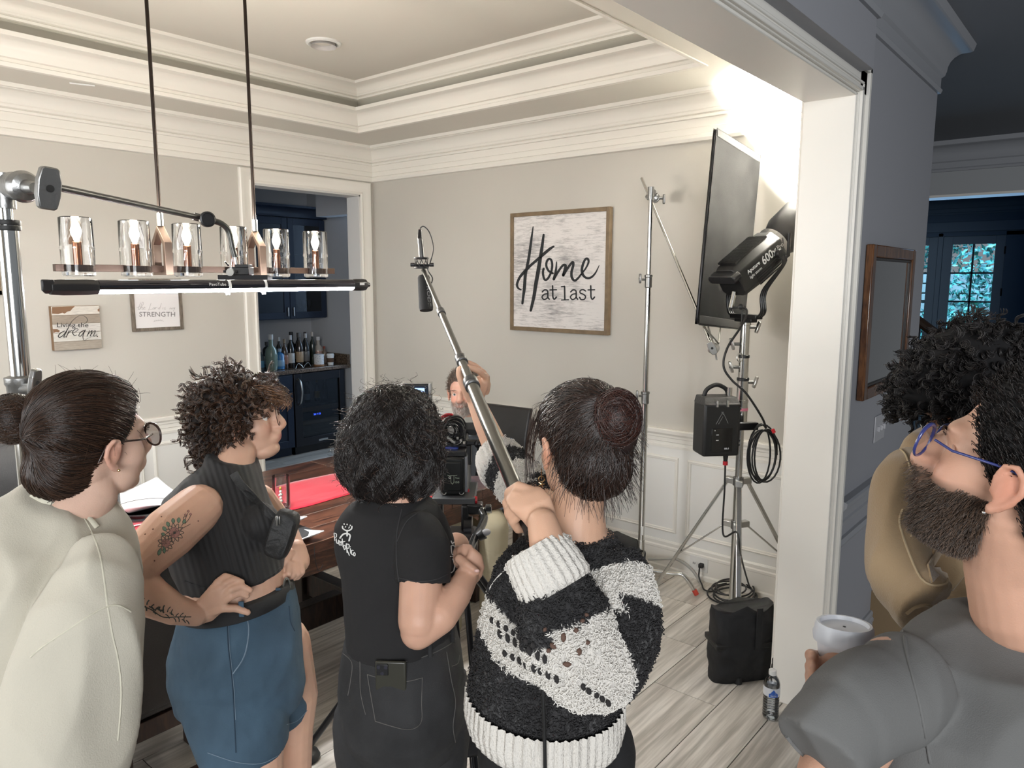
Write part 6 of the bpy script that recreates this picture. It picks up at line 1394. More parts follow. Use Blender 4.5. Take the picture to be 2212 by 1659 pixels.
# ---- 1: cream sweatshirt, hair in a bun, at the left
def woman1():
    d = 1.36; fw = (RH*math.cos(math.radians(60))+FH*math.sin(math.radians(60))+UP*.02); up = UP+RH*.10
    Mh = headmat(fw, up, P(240, 985, d-.02), -1, .98)
    root = empty('person', down(P(120, 1400, 1.30)), 'person in a cream sweatshirt and glasses leaning in at the far left', 'person')
    mb = MB(); put_head(mb, Mh, CHUBBY)
    nk = Mh@V((-.012, 0, -.06)); mb.chain([nk, P(190, 1070, 1.37), P(140, 1130, 1.34)], [.050, .050, .055])
    mb.rings([sil(60, 1110, 180, 1150, 1.33, .10), sil(-80, 1200, 200, 1230, 1.31, .14), sil(-100, 1400, 190, 1400, 1.30, .18), sil(-90, 1600, 170, 1600, 1.30, .20)])
    sh = P(195, 1230, 1.29); mb.chain([sh, P(165, 1450, 1.24), P(130, 1640, 1.22)], [.045, .038, .028]); W = P(130, 1640, 1.22)
    hand(mb, W, -UP+FH*.3, RH, 1, (20, 25, 15))
    fuse('body', mb, .0035, skin, root, 2, None, head_color(Mh, (.60, .40, .31), blush=.15))
    face_bits(Mh, root, skinc=(.52, .31, .22), ex=.061); glasses(Mh, root, M('dark_tortoise_rim', (.03, .015, .012), .25), (.026, .022), .0020, 'dark-rimmed eyeglasses worn by the person in the cream sweatshirt', thin_top=1.3)
    # hair
    hm = M('brown_hair_base', (.016, .009, .007), .6, bump=(60, .6, (1, 1, 1))); hs = Star([((-.018, 0, .038), (.100, .080, .094)), ((-.055, 0, -.045), (.062, .062, .058)), ((.03, 0, .05), (.062, .060, .062))], k=.02)
    line = [(0, 46), (30, 44), (48, 34), (62, 14), (75, -4), (84, -10), (92, 4), (100, -6), (112, -38), (140, -56), (180, -62)]
    haircap(Mh, HEAD, hs, line, root, hm); bun = np.array((-.125, 0, .028)); Rn = np.random.default_rng(1)
    D = unit(Rn.normal(size=(14000, 3))); D = D[hairmask(D, line) > .55][:6500]; B = unit(bun); k = 22; t = np.linspace(0, 1, k)
    S = D[:, None, :]*(1-t[None, :, None])+B*t[None, :, None]*1.0; S = unit(S+np.stack([0*t, 0*t, .16*np.sin(PI*t)], -1)[None]*np.sign(D[:, 2:3, None])*.6)
    r = hs.R(S); r = r+.0035*Rn.random((len(D), 1))+.0025*np.sin(t*9+Rn.random((len(D), 1))*6)*Rn.random((len(D), 1)); pts = S*r[..., None]
    hmt = hair_mat('brown_hair', (.007, .0045, .0035), (.045, .022, .013), .32, .4)
    strands('hair_strands', tow(Mh, pts), .00065, .0005, hmt, root)
    # bun: rolled loops
    bc = P(28, 905, 1.30); mb = MB(); mb.ell(bc, (.042, .040, .042), None, 24, 16); mb.ell(bc+RH*.045-UP*.012, (.022, .026, .036), None, 16, 12); mb.build('hair_bun', hm, root, 80)
    T = Rn.random((1600, 1))*2*PI; inc = Rn.normal(size=(1600, 3)); inc = unit(inc*np.array((.5, .5, 1.2))); e1 = unit(np.cross(inc, Rn.normal(size=(1600, 3)))); e2 = np.cross(inc, e1); tt = np.linspace(0, 3.4, 20)[None]
    pts = (e1[:, None]*np.cos(T+tt)[..., None]+e2[:, None]*np.sin(T+tt)[..., None])*(.0425+.003*Rn.random((1600, 1, 1)))+np.array(bc); strands('bun_strands', pts, .0006, .0005, hmt, root)
    MB().tube([bc+RH*.050-UP*.010+(UP*math.cos(t)+FH*math.sin(t))*.026 for t in [2*PI*k/20 for k in range(20)]], .008, 8, False, True).build('hair_tie', black_f, root)
    # flyaways
    n = 60; D = unit(Rn.normal(size=(n, 3))*np.array((1, 1, .6))+np.array((-.1, 0, .9))); t = np.linspace(0, 1, 14); base = D*hs.R(D)[:, None]; dr = unit(Rn.normal(size=(n, 3))+D*1.2)
    pts = base[:, None]+dr[:, None]*(t*.035)[None, :, None]+np.array((-.3, 0, -.2))*(t**2*.02)[None, :, None]; strands('flyaway_hair', tow(Mh, pts), .00035, .0002, hmt, root)
    n = 260; Rr = Rn.random((n, 3)); a = np.array([Mh@V((-.06-.03*q[0], (q[1]-.5)*.08, -.075)) for q in Rr]); t = np.linspace(0, 1, 12); pts = a[:, None]+np.array(RH*-.04+UP*-.055-FH*.02)[None, None]*(t[None, :, None])*(.5+Rr[:, :1, None])+.006*np.sin(t*6+Rr[:, 2:3]*6)[..., None]*np.array(RH); strands('nape_hair', pts, .0005, .0002, hmt, root)
    # earring
    MB().ell(Mh@V((-.003, -.088, -.040)), (.0028,)*3, None, 10, 8).build('earring', M('gold', (.7, .5, .25), .2, metal=1), root)
    # sweatshirt
    cm = M('cream_fleece', (.47, .44, .365), .92, bump=(420, .35), sheen=.1, wrink=(2.2, .5)); mb = MB()
    mb.rings([sil(62, 1054, 226, 1128, 1.355, .16), sil(20, 1070, 244, 1160, 1.345, .20), sil(-70, 1105, 268, 1200, 1.33, .24), sil(-130, 1190, 283, 1260, 1.31, .27), sil(-160, 1320, 262, 1330, 1.30, .28), sil(-170, 1500, 200, 1480, 1.29, .28), sil(-170, 1720, 190, 1700, 1.28, .28), sil(-170, 1850, 195, 1850, 1.28, .29)])
    mb.tube([P(218, 1190, 1.27), P(210, 1250, 1.235), P(192, 1330, 1.215), P(168, 1430, 1.20), P(150, 1540, 1.185), P(135, 1660, 1.18), P(128, 1760, 1.18)], [.040, .066, .077, .080, .084, .088, .070], 28)
    def fold(co):
        a = N3(co, 5, 2, (1, 1, .8)); b = N3(co, 11, 8, (1, 1, .35)); return .017*(1-np.abs(a)*2)+.012*(.5-np.abs(b)*1.6)
    sw = fuse('sweatshirt', mb, .0065, cm, root, 6, fold); bv = bvh(sw); sm = M('cream_seam', (.52, .495, .40), .9, bump=(300, .3))
    for pts in ([(158, 1090), (182, 1120), (205, 1165), (218, 1210), (226, 1260), (232, 1310)], [(283, 1322), (258, 1308), (232, 1310), (190, 1332), (145, 1362), (95, 1395), (65, 1420)], [(233, 1312), (243, 1370), (256, 1430), (262, 1500), (255, 1600)]): seam(bv, 'seam', pts, .0017, sm, root, -.0006)
    seam(bv, 'collar_rib', [(70, 1070), (100, 1085), (140, 1093), (175, 1105), (210, 1140)], .006, sm, root, -.001)
    # trousers
    hipc = P(20, 1800, 1.30); hx = V((hipc.x, hipc.y, 0)); jm = M('dark_blue_denim_plain', (.02, .03, .06), .85); mb = MB()
    for s in (-.09, .09): mb.chain([hx+RH*s+UP*.86, hx+RH*s+FH*.03+UP*.47, hx+RH*s+UP*.07], [.10, .065, .055])
    mb.ell(hx+UP*.86, (.17, .14, .12)); fuse('trousers', mb, .012, jm, root, 2); shoes(root, [hx+RH*s for s in (-.09, .09)], black_p, RH*.6+FH)
woman1()

def curls(Mh, hs, line, nl, per, root, m, seed, rad, ln, name='hair_strands', grav=(-.1, 0, -1.0), inner=.92, r=.0009):
    """locks of parallel corkscrew strands over the whole hair volume"""
    Rn = np.random.default_rng(seed); D = unit(Rn.normal(size=(nl*4, 3))); D = D[hairmask(D, line) > .45][:nl]; n = len(D); k = 30; t = np.linspace(0, 1, k); g = np.array(grav)
    base = D*(hs.R(D)*(inner+.09*Rn.random(n)))[:, None]; tang = unit(g-D*np.sum(D*g, 1, keepdims=True)+Rn.normal(size=(n, 3))*.5); ax = unit(tang+D*(.15+.5*Rn.random((n, 1)))); e1 = unit(np.cross(ax, D)); e2 = np.cross(ax, e1)
    L = Rn.uniform(*ln, n); R_ = Rn.uniform(*rad, n); tr = Rn.uniform(1.0, 2.4, n); ph = Rn.random(n)*6.28; out = []
    for q in range(per):
        j = Rn.normal(size=(n, 3))*.0022; th = ph[:, None]+2*PI*tr[:, None]*t+.25*Rn.normal(size=(n, 1)); am = (R_*(1+.12*Rn.normal(size=n)))[:, None]*np.minimum(1, t*4)*(1-.35*t)
        out.append(base[:, None]+j[:, None]*np.minimum(1, t*2)[None, :, None]+ax[:, None]*(L[:, None]*t)[..., None]+e1[:, None]*(am*(np.cos(th)-np.cos(ph)[:, None]))[..., None]*.8+e2[:, None]*(am*np.sin(th))[..., None])
    strands(name, tow(Mh, np.concatenate(out)), r, r*.6, m, root)
# ---- 2: curly hair, black top, denim shorts, hand on hip
def woman2():
    fw = (RH*math.cos(math.radians(14))+FH*math.sin(math.radians(14))+UP*.16); up = UP-RH*.12
    Mh = headmat(fw, up, P(508, 930, 1.97), -1, .97)
    root = empty('person', down(P(520, 1400, 1.95)), 'person in a sleeveless black crop top and denim shorts with a hand on the hip', 'person')
    mb = MB(); put_head(mb, Mh); nk = Mh@V((-.012, 0, -.055)); mb.chain([nk, P(512, 985, 1.99), P(500, 1030, 1.96)], [.047, .048, .055])
    mb.ell(Mh@V((.045, 0, -.095)), (.045, .045, .025), Mh.to_3x3().normalized())
    mb.rings([sil(455, 1010, 545, 1020, 1.96, .11), sil(395, 1090, 575, 1090, 1.95, .16), sil(385, 1180, 590, 1170, 1.95, .20), sil(405, 1262, 610, 1232, 1.95, .235), sil(405, 1300, 616, 1270, 1.95, .25), sil(400, 1400, 625, 1370, 1.96, .27), sil(470, 1480, 600, 1480, 1.97, .2)])
    arm = [P(428, 1098, 1.85), P(365, 1152, 1.78), P(300, 1213, 1.71), P(283, 1245, 1.70), P(322, 1288, 1.72), P(375, 1316, 1.75), P(424, 1328, 1.79)]
    mb.chain(arm, [.060, .064, .053, .044, .046, .036, .0275], 20)
    mb.rings([[P(u, v, 1.795+dd)+o for o in (UP*w, UP*w*.7+FH*.012, FH*.014-UP*.0, -UP*w*.7+FH*.012, -UP*w, -UP*w*.7-FH*.012, -FH*.014, UP*w*.7-FH*.012)] for u, v, w, dd in ((415, 1327, .022, 0), (435, 1318, .036, 0), (458, 1302, .048, .002), (478, 1290, .040, .004), (486, 1286, .020, .006))])
    fd = 1.795
    for ch, r in (([(458, 1278), (468, 1258), (486, 1244), (502, 1247)], .0078), ([(468, 1286), (486, 1261), (506, 1251), (523, 1257)], .0084), ([(475, 1294), (500, 1273), (522, 1266), (541, 1275)], .0084), ([(478, 1303), (500, 1289), (519, 1281), (534, 1288)], .0078), ([(448, 1325), (482, 1314), (510, 1314), (535, 1323)], .0098)):
        mb.chain([P(u, v, fd+.006*i*(i > 1)) for i, (u, v) in enumerate(ch)], [r*1.15, r*1.05, r, r*.8], 12)
    # far arm, loosely closed hand
    mb.chain([P(560, 1080, 2.08), P(612, 1140, 2.10), P(640, 1190, 2.04)], [.045, .036, .027], 16)
    mb.chain([P(640, 1188, 2.03), P(643, 1212, 2.02)], [.028, .033]); 
    for i, (u, v) in enumerate(((650, 1215), (642, 1219), (633, 1221), (625, 1219))): mb.chain([P(u, v, 2.0-.008*i), P(u+2-i, v+20, 1.985-.010*i), P(u-8, v+32-i*2, 1.99-.010*i), P(u-18, v+26-i*2, 2.01-.01*i)], [.0105, .0095, .0085, .007], 10)
    mb.chain([P(628, 1195, 2.0), P(617, 1212, 1.98), P(616, 1232, 1.98)], [.013, .011, .008], 12)
    k1 = P(634, 1500, 2.12); k2 = P(632, 1585, 2.10); f1 = down(P(628, 1700, 2.16), .07); mb.chain([P(600, 1400, 2.05), k1, k2, (k2+f1)/2+FH*-.02, f1], [.09, .068, .056, .054, .036], 18)
    n1 = P(545, 1560, 1.93); n2 = P(560, 1690, 1.93); f2 = down(n2, .07); mb.chain([P(500, 1420, 1.93), n1, n2, (n2+f2)/2, f2], [.10, .082, .060, .055, .036], 18)
    ink = np.array((.045, .06, .05))
    fuse('body', mb, .0031, skin, root, 1, None, head_color(Mh, (.60, .37, .265), (.50, .17, .15), blush=.2)); body = root.children[-1]
    bodyo = [c for c in root.children if c.name.startswith('body')][-1]; bv = bvh(bodyo)
    # tattoos: flower on the upper arm, leaves on the forearm
    im = M('tattoo_ink', (.05, .055, .045), .6); gi = M('tattoo_green', (.14, .22, .15), .6); pi_ = M('tattoo_blush', (.42, .20, .17), .6)
    sx, sy, s = 240, 1100, 2.967; T = lambda pts: [(sx+x/s, sy+y/s) for x, y in pts]
    def petal(cx, cy, a, L, w, fill=None):
        c, s_ = math.cos(a), math.sin(a); sh = [(0, 0), (L*.3, w*.8), (L*.65, w), (L, 0), (L*.65, -w), (L*.3, -w*.8), (0, 0)]; pts = T([(cx+x*c-y*s_, cy+x*s_+y*c) for x, y in sh])
        seam(bv, 'tattoo_line', pts, .00075, im, root, .0, 3)
        if fill is not None:
            q = [hit(bv, u, v, .0007) for u, v in pts[:-1]]
            if all(x is not None for x in q): MB().add(q, [tuple(range(len(q)))]).build('tattoo_fill', fill, root, 0)
    for cx, cy, R_, n_ in ((405, 150, 62, 11), (350, 218, 52, 9)):
        for ring_, (L, w) in enumerate(((R_, 11), (R_*.62, 9))):
            for k in range(n_): petal(cx, cy, 2*PI*k/n_+ring_*.35, L, w, pi_ if ring_ else None)
    for cx, cy, a, L, w in ((352, 140, -2.2, 34, 10), (372, 112, -2.0, 34, 10), (400, 92, -1.7, 34, 10), (432, 88, -1.5, 34, 10), (460, 92, -1.0, 30, 9), (318, 250, 1.9, 48, 10), (338, 235, 1.5, 48, 9), (345, 168, -2.6, 26, 9)): petal(cx, cy, a, L, w, gi)
    for pts in ([(450, 110), (470, 75), (492, 25)], [(468, 85), (462, 55), (478, 45)], [(472, 95), (500, 60), (508, 42)], [(440, 130), (480, 110), (508, 95)]): seam(bv, 'tattoo_line', T(pts), .0007, im, root, .0, 4)
    for cx, cy in ((494, 20), (476, 44), (509, 40)): petal(cx, cy, -1.5, 14, 6, pi_)
    for k in range(26):
        t = k/25; x = 150+t*330; y = 600+t*115+random.uniform(-16, 16); a = -1.2+random.uniform(-.5, .5)+(k % 2)*1.9; L = random.uniform(22, 40)
        seam(bv, 'tattoo_leaf', T([(x, y), (x+L*.5*math.cos(a), y+L*.5*math.sin(a)), (x+L*math.cos(a+.25), y+L*math.sin(a+.25))]), .0019 if t < .6 else .0014, im, root, -.0005, 3)
    seam(bv, 'tattoo_line', T([(145, 605), (250, 640), (330, 690), (420, 690), (512, 690)]), .0012, im, root, 0, 6)
    mole = M('mole_brown', (.16, .07, .05), .6)
    for x, y in ((322, 48), (268, 128), (218, 160), (168, 215), (558, 75), (278, 330)):
        h = hit(bv, sx+x/s, sy+y/s, .0)
        if h: MB().ell(h, (.0018,)*3, None, 8, 6).build('mole', mole, root)
    face_bits(Mh, root, skinc=(.5, .28, .2)); glasses(Mh, root, M('thin_bronze_rim', (.10, .05, .035), .25, metal=.8), (.027, .026), .0010, 'thin round metal eyeglasses worn by the person in the black crop top')
    # curls
    hm = M('curly_brown_base', (.010, .006, .005), .8); hs = Star([((-.022, 0, .045), (.104, .090, .092)), ((-.056, 0, -.045), (.080, .084, .072)), ((.03, 0, .062), (.070, .068, .056)), ((-.070, 0, -.01), (.056, .064, .074)), ((-.064, 0, -.085), (.062, .076, .052))], k=.02)
    line = [(0, 34), (30, 30), (48, 20), (60, 2), (76, -12), (92, -28), (110, -46), (180, -62)]; haircap(Mh, HEAD, hs, line, root, hm)
    Rn = np.random.default_rng(2); t = np.linspace(0, 1, 30)
    curls(Mh, hs, line, 640, 9, root, hair_mat('curly_brown', (.007, .0045, .0035), (.085, .042, .023), .32), 2, (.006, .012), (.03, .07), grav=(-.25, 0, -1.0))
    # fringe falling forward over the brow
    n = 320; yy = Rn.uniform(-.06, .06, n); b0 = np.stack([np.full(n, .075)+Rn.uniform(-.02, .015, n), yy, np.full(n, .085)+Rn.uniform(-.015, .015, n)], 1); ph = Rn.random(n)*6.28
    pts = b0[:, None]+np.stack([.045*np.sin(t*1.7)*1.0, 0*t, -.055*t**1.3], -1)[None]*(.6+.6*Rn.random((n, 1, 1)))+.008*np.stack([np.cos(ph[:, None]+t*14), np.sin(ph[:, None]+t*14), .4*np.sin(ph[:, None]+t*10)], -1); strands('fringe_curls', tow(Mh, pts), .0008, .0005, hair_mat('curly_brown_light', (.05, .026, .016), (.24, .125, .065), .3), root)
    # black crop top
    bm_ = M('black_rib_knit', (.012, .0115, .012), .75, bump=(500, .3), sheen=.08); nt = bm_.node_tree
    wv = nt.nodes.new('ShaderNodeTexWave'); wv.inputs['Scale'].default_value = 32; wv.bands_direction = 'DIAGONAL'; tc = nt.nodes.new('ShaderNodeTexCoord'); mp = nt.nodes.new('ShaderNodeMapping'); mp.inputs['Scale'].default_value = (1.3, -.5, .25); lk(nt, tc.outputs['Object'], mp.inputs[0]); lk(nt, mp.outputs[0], wv.inputs['Vector'])
    bn = nt.nodes.new('ShaderNodeBump'); bn.inputs['Strength'].default_value = .6; bn.inputs['Distance'].default_value = .002; lk(nt, wv.outputs['Fac'], bn.inputs['Height']); lk(nt, bn.outputs[0], nt.nodes['Principled BSDF'].inputs['Normal'])
    mb = MB(); mb.rings([sil(452, 974, 553, 1000, 1.98, .15), sil(442, 1004, 562, 1024, 1.975, .165), sil(398, 1035, 566, 1050, 1.96, .18), sil(358, 1075, 578, 1085, 1.955, .22), sil(350, 1120, 594, 1120, 1.95, .235), sil(362, 1178, 607, 1165, 1.95, .25), sil(380, 1228, 611, 1200, 1.95, .255), sil(400, 1262, 610, 1230, 1.95, .255)])
    mb.ell(P(560, 1130, 1.91), (.055, .055, .05)); top = fuse('crop_top', mb, .005, bm_, root, 3, wrinkle(.002, 14, 3)); bt = bvh(top)
    seam(bt, 'hem_band', [(400, 1256), (450, 1272), (520, 1270), (570, 1252), (606, 1226)], .003, bm_, root)
    # shorts, belt
    dn = M('blue_denim', (.048, .088, .130), .85, bump=(600, .4), var=(7, .22), wrink=(5, .45)); mb = MB()
    mb.rings([sil(402, 1288, 626, 1262, 1.95, .265), sil(392, 1330, 634, 1300, 1.95, .285), sil(376, 1400, 645, 1370, 1.955, .32), sil(374, 1450, 652, 1430, 1.96, .33), sil(392, 1510, 655, 1480, 1.97, .31), sil(430, 1545, 645, 1520, 1.98, .24)])
    mb.rings([sil(380, 1440, 600, 1440, 1.92, .24), sil(388, 1500, 612, 1500, 1.91, .23), sil(412, 1570, 617, 1560, 1.90, .22), sil(440, 1640, 618, 1612, 1.90, .215)])
    mb.rings([sil(520, 1440, 655, 1420, 2.04, .2), sil(560, 1510, 664, 1490, 2.09, .19), sil(580, 1570, 672, 1532, 2.12, .185)])
    sh = fuse('denim_shorts', mb, .006, dn, root, 4, wrinkle(.005, 8, 5, (1, 1, .6), .002, 26)); bs = bvh(sh); st = M('pale_stitching', (.16, .22, .28), .8); sd = M('denim_seam_dark', (.02, .04, .065), .85)
    s2 = lambda pts: [(240+x/2.967, 1100+y/2.967) for x, y in pts]
    seam(bs, 'side_seam', s2([(745, 690), (750, 860), (765, 1000), (780, 1150), (790, 1350), (800, 1560)]), .0016, sd, root); seam(bs, 'pocket_edge', s2([(862, 668), (882, 760), (870, 880), (840, 970), (780, 1055)]), .0018, st, root)
    seam(bs, 'stitch_line', s2([(753, 690), (758, 860), (772, 1000), (788, 1150), (798, 1350)]), .0007, st, root, .0008); seam(bs, 'hem_stitch', s2([(620, 1560), (800, 1620), (950, 1630), (1050, 1590), (1115, 1545)]), .0009, st, root, .0008)
    seam(bs, 'hem_stitch', s2([(1125, 1380), (1200, 1350), (1275, 1265)]), .0009, st, root, .0008); seam(bs, 'fly_seam', s2([(1140, 620), (1150, 720), (1175, 780)]), .0014, sd, root)
    mb = MB(); mb.rings([sil(400, 1284, 627, 1256, 1.95, .292), sil(397, 1286, 630, 1258, 1.95, .300), sil(396, 1312, 632, 1284, 1.95, .306), sil(398, 1314, 630, 1286, 1.95, .297)]); mb.build('belt', M('black_belt_leather', (.010, .010, .011), .75, bump=(200, .2)), root, 60)
    for u, v in ((600, 1283), (408, 1290), (520, 1312)):
        a = P(u, v-14, 1.95-.13*(1-abs(u-515)/115)-.012); b = P(u+3, v+22, 1.95-.13*(1-abs(u-515)/115)-.016); MB().obox((a+b)/2, (.013, .006, (a-b).length), MV).build('belt_loop', dn, root, 30, .002)
    c = P(619, 1268, 1.93); MB().tube([c+(FH*.4+RH*.2)*.02*math.cos(t)*1.2+UP*.024*math.sin(t) for t in [2*PI*k/20 for k in range(20)]], .0028, 8, False, True).build('belt_buckle', chrome_d, root)
    shoes(root, [f1, f2], white_p, RH)
    # sling bag, a thing of its own
    bg = empty('sling_bag', P(608, 1155, 1.85), 'small black sling pouch worn across the chest of the person in denim shorts', 'bag'); nf = M('bag_nylon', (.012, .012, .012), .6, bump=(400, .5), wrink=(14, .6))
    c = P(610, 1153, 1.835); d1 = (P(625, 1110, 1.84)-P(597, 1195, 1.84)).normalized(); Rb = rot3(d1, d1.cross(-FH)); R = []
    for z, k in ((-.030, .80), (-.022, .97), (0, 1.04), (.022, .97), (.030, .80)):
        R.append([c+Rb@V((.060*k*(abs(math.cos(t))**.5)*(1 if math.cos(t) > 0 else -1), .030*k*(abs(math.sin(t))**.5)*(1 if math.sin(t) > 0 else -1), z)) for t in [2*PI*q/32 for q in range(32)]])
    MB().rings(R).build('pouch', nf, bg, 50); MB().tube([c+Rb@V((x, .008, .033)) for x in (-.045, 0, .045)], .0015, 6).build('zip', black_s, bg)
    MB().obox(P(598, 1125, 1.79), (.005, .004, .024), MV).obox(P(604, 1124, 1.79), (.003, .004, .020), MV).build('strap_clip', chrome_d, bg, 30, .001)
    L = drape(bt, [(502, 1024), (514, 1046), (540, 1075), (575, 1110), (598, 1130)], .004, 5); 
    if len(L) > 3:
        R_ = []
        for i, p in enumerate(L): tt = (L[min(i+1, len(L)-1)]-L[max(i-1, 0)]).normalized(); w = tt.cross(-FH).normalized()*.015; nn = w.cross(tt).normalized()*.0018; R_.append([p-w-nn, p+w-nn, p+w+nn, p-w+nn])
        MB().rings(R_).build('strap', nf, bg, 30)
woman2()

# ---- 3: black t-shirt and black jeans, operator with long wavy hair
def lump(D):
    A = np.arctan2(D[..., 1], D[..., 0]); E = np.arcsin(np.clip(D[..., 2], -1, 1)); w = np.clip(.9-E*.7, 0, 1.6)*np.cos(E)
    return w*(.006*np.sin(A*9+2.2*np.sin(E*5))+.004*np.sin(A*17+3*np.sin(E*7+1)))
def woman3():
    fw = (FH*.93+RH*.36-UP*.10); Mh = headmat(fw, UP, P(858, 935, 1.77), 0, .89)
    root = empty('person', down(P(860, 1400, 1.75)), 'person in a black t-shirt and black jeans standing behind the cinema camera', 'person')
    mb = MB(); put_head(mb, Mh); mb.chain([Mh@V((-.015, 0, -.06)), P(858, 1085, 1.74)], [.052, .065])
    mb.rings([sil(790, 1100, 915, 1095, 1.74, .12), sil(760, 1180, 930, 1170, 1.75, .16), sil(770, 1300, 950, 1290, 1.75, .18), sil(770, 1440, 960, 1430, 1.76, .2)])
    mb.chain([P(905, 1165, 1.67), P(912, 1210, 1.635), P(905, 1340, 1.585), P(903, 1364, 1.585), P(950, 1330, 1.60), P(985, 1285, 1.64), P(1008, 1248, 1.68)], [.046, .048, .045, .038, .039, .034, .026], 20)
    mb.chain([P(1004, 1247, 1.68), P(1018, 1240, 1.71)], [.026, .024])
    # left hand resting over the right wrist
    mb.chain([P(985, 1180, 1.86), P(975, 1205, 1.80), P(996, 1203, 1.74)], [.035, .030, .027], 16)
    mb.rings([[P(u, v, dd)+o for o in (UP*w, UP*w*.7+FH*.010, FH*.014, -UP*w*.7+FH*.010, -UP*w, -UP*w*.7-FH*.010, -FH*.014, UP*w*.7-FH*.010)] for u, v, w, dd in ((985, 1202, .022, 1.74), (1000, 1200, .030, 1.72), (1018, 1203, .032, 1.71), (1026, 1206, .020, 1.71))])
    for i, ch in enumerate(([(1020, 1192), (1034, 1203), (1040, 1225), (1036, 1243)], [(1018, 1200), (1031, 1212), (1034, 1230), (1030, 1244)], [(1015, 1208), (1025, 1220), (1026, 1236), (1022, 1246)], [(1010, 1212), (1018, 1224), (1018, 1238), (1014, 1246)])):
        mb.chain([P(u, v, 1.70-.002*i) for u, v in ch], [.0098, .009, .008, .0068], 12)
    mb.chain([P(992, 1208, 1.69), P(1008, 1220, 1.67), P(1020, 1228, 1.665), P(1030, 1235, 1.665)], [.012, .0105, .0095, .008], 12)
    fuse('body', mb, .0038, skin, root, 2, None, head_color(Mh, (.56, .33, .235)))
    MB().ell(P(1030, 1233, 1.657), (.006, .003, .004), MV).build('thumbnail', M('nail', (.75, .5, .45), .25), root, 60)
    # hair
    hm = M('black_hair_base', (.008, .007, .007), .7); hs = Star([((-.018, 0, .030), (.112, .104, .098)), ((-.030, 0, -.030), (.112, .124, .085)), ((-.03, 0, -.080), (.108, .126, .075)), ((-.03, 0, -.125), (.075, .090, .055))], k=.06); hs.r = hs.r+lump(hs.D)
    line = [(0, 30), (40, 24), (58, -20), (75, -60), (90, -80), (180, -89)]; haircap(Mh, HEAD, hs, line, root, hm)
    Rn = np.random.default_rng(3); n = 6500; D = unit(Rn.normal(size=(n*2, 3))*np.array((1, 1, 1.1))+np.array((-.25, 0, 0))); D = D[hairmask(D, line) > .5][:n]; n = len(D); k = 30; t = np.linspace(0, 1, k)
    base = D*(hs.R(D)*(.93+.08*Rn.random(n)))[:, None]; g = np.array((0, 0, -1.)); az = np.arctan2(D[:, 1], D[:, 0])+.0*g[0]; 
    E0 = np.arcsin(D[:, 2]); E = E0[:, None]-(.55+.35*Rn.random((n, 1)))*t*1.0; E = np.maximum(E, -1.25); wv = .075*np.sin(t*8+np.sin(az*9)[:, None]*3+.6*Rn.random((n, 1)))*np.minimum(1, t*3); A = az[:, None]+wv/np.maximum(.25, np.cos(E))
    S = np.stack([np.cos(E)*np.cos(A), np.cos(E)*np.sin(A), np.sin(E)], -1); r = hs.R(S)+.003*np.sin(t*11+Rn.random((n, 1))*6.28)+.012*Rn.random((n, 1))*t+.001
    strands('hair_strands', tow(Mh, S*r[..., None]), .0007, .00045, hair_mat('black_wavy', (.004, .0035, .0035), (.024, .018, .016), .3, .5), root)
    n = 500; D = unit(Rn.normal(size=(n, 3))*np.array((1, 1, .8))); D = D[hairmask(D, line) > .5]; n = len(D); base = D*hs.R(D)[:, None]; t = np.linspace(0, 1, 18); dr = unit(D+Rn.normal(size=(n, 3))*.7+np.array((0, 0, -.6))); ph = Rn.random((n, 1))*6.28
    pts = base[:, None]+dr[:, None]*(t*.045)[None, :, None]+.007*np.stack([np.cos(ph+t*9), np.sin(ph+t*9), 0*t+0*ph], -1); strands('loose_curls', tow(Mh, pts), .0005, .0003, hair_mat('black_loose', (.012, .009, .008), (.06, .035, .025), .3), root)
    # t-shirt
    tm = M('black_cotton', (.011, .0105, .011), .88, bump=(700, .25), wrink=(3, .3)); mb = MB()
    mb.rings([sil(800, 1072, 918, 1070, 1.745, .14), sil(752, 1095, 940, 1090, 1.745, .18), sil(726, 1130, 962, 1120, 1.75, .225), sil(724, 1180, 980, 1165, 1.755, .25), sil(737, 1245, 987, 1225, 1.76, .26), sil(744, 1320, 984, 1300, 1.76, .255), sil(748, 1370, 980, 1345, 1.76, .265), sil(755, 1400, 972, 1372, 1.76, .265)])
    mb.tube([P(890, 1135, 1.72), P(902, 1150, 1.685), P(912, 1185, 1.655), P(916, 1235, 1.635), P(915, 1257, 1.63)], [.03, .055, .061, .060, .060], 28)
    ts = fuse('t_shirt', mb, .005, tm, root, 4, lambda co: .004*(1-np.abs(N3(co, 7, 1, (1, 1, .6)))*2)+.002*N3(co, 20, 4)); bt = bvh(ts); sm = M('black_seam', (.022, .021, .022), .8)
    seam(bt, 'shoulder_seam', [(868, 1100), (858, 1150), (857, 1210), (862, 1255)], .0018, sm, root); seam(bt, 'armhole_seam', [(920, 1098), (880, 1125), (858, 1170)], .0016, sm, root)
    seam(bt, 'sleeve_hem', [(862, 1248), (900, 1256), (940, 1252), (966, 1240)], .0014, sm, root); wm = M('white_shirt_print', (.60, .60, .58), .7)
    mb = MB(); f = drapefr(bt, 0, 0, 1, 1); F2 = lambda x, y, h=0: f(640+x/2.865, -(1080+y/2.865), h)
    for pts, w in (([(290, 165), (292, 178), (310, 190), (322, 192)], 8), ([(348, 165), (345, 180), (330, 190), (318, 192)], 8), ([(318, 190), (318, 222)], 9), ([(275, 235), (295, 212), (325, 210), (338, 222)], 9), ([(338, 222), (330, 252)], 9), ([(300, 150), (300, 152)], 8), ([(318, 152), (318, 154)], 8), ([(338, 158), (338, 160)], 8), ([(306, 170), (310, 165)], 5), ([(328, 176), (332, 168)], 5)): ribbon(mb, pts, w, F2, 4, .0004)
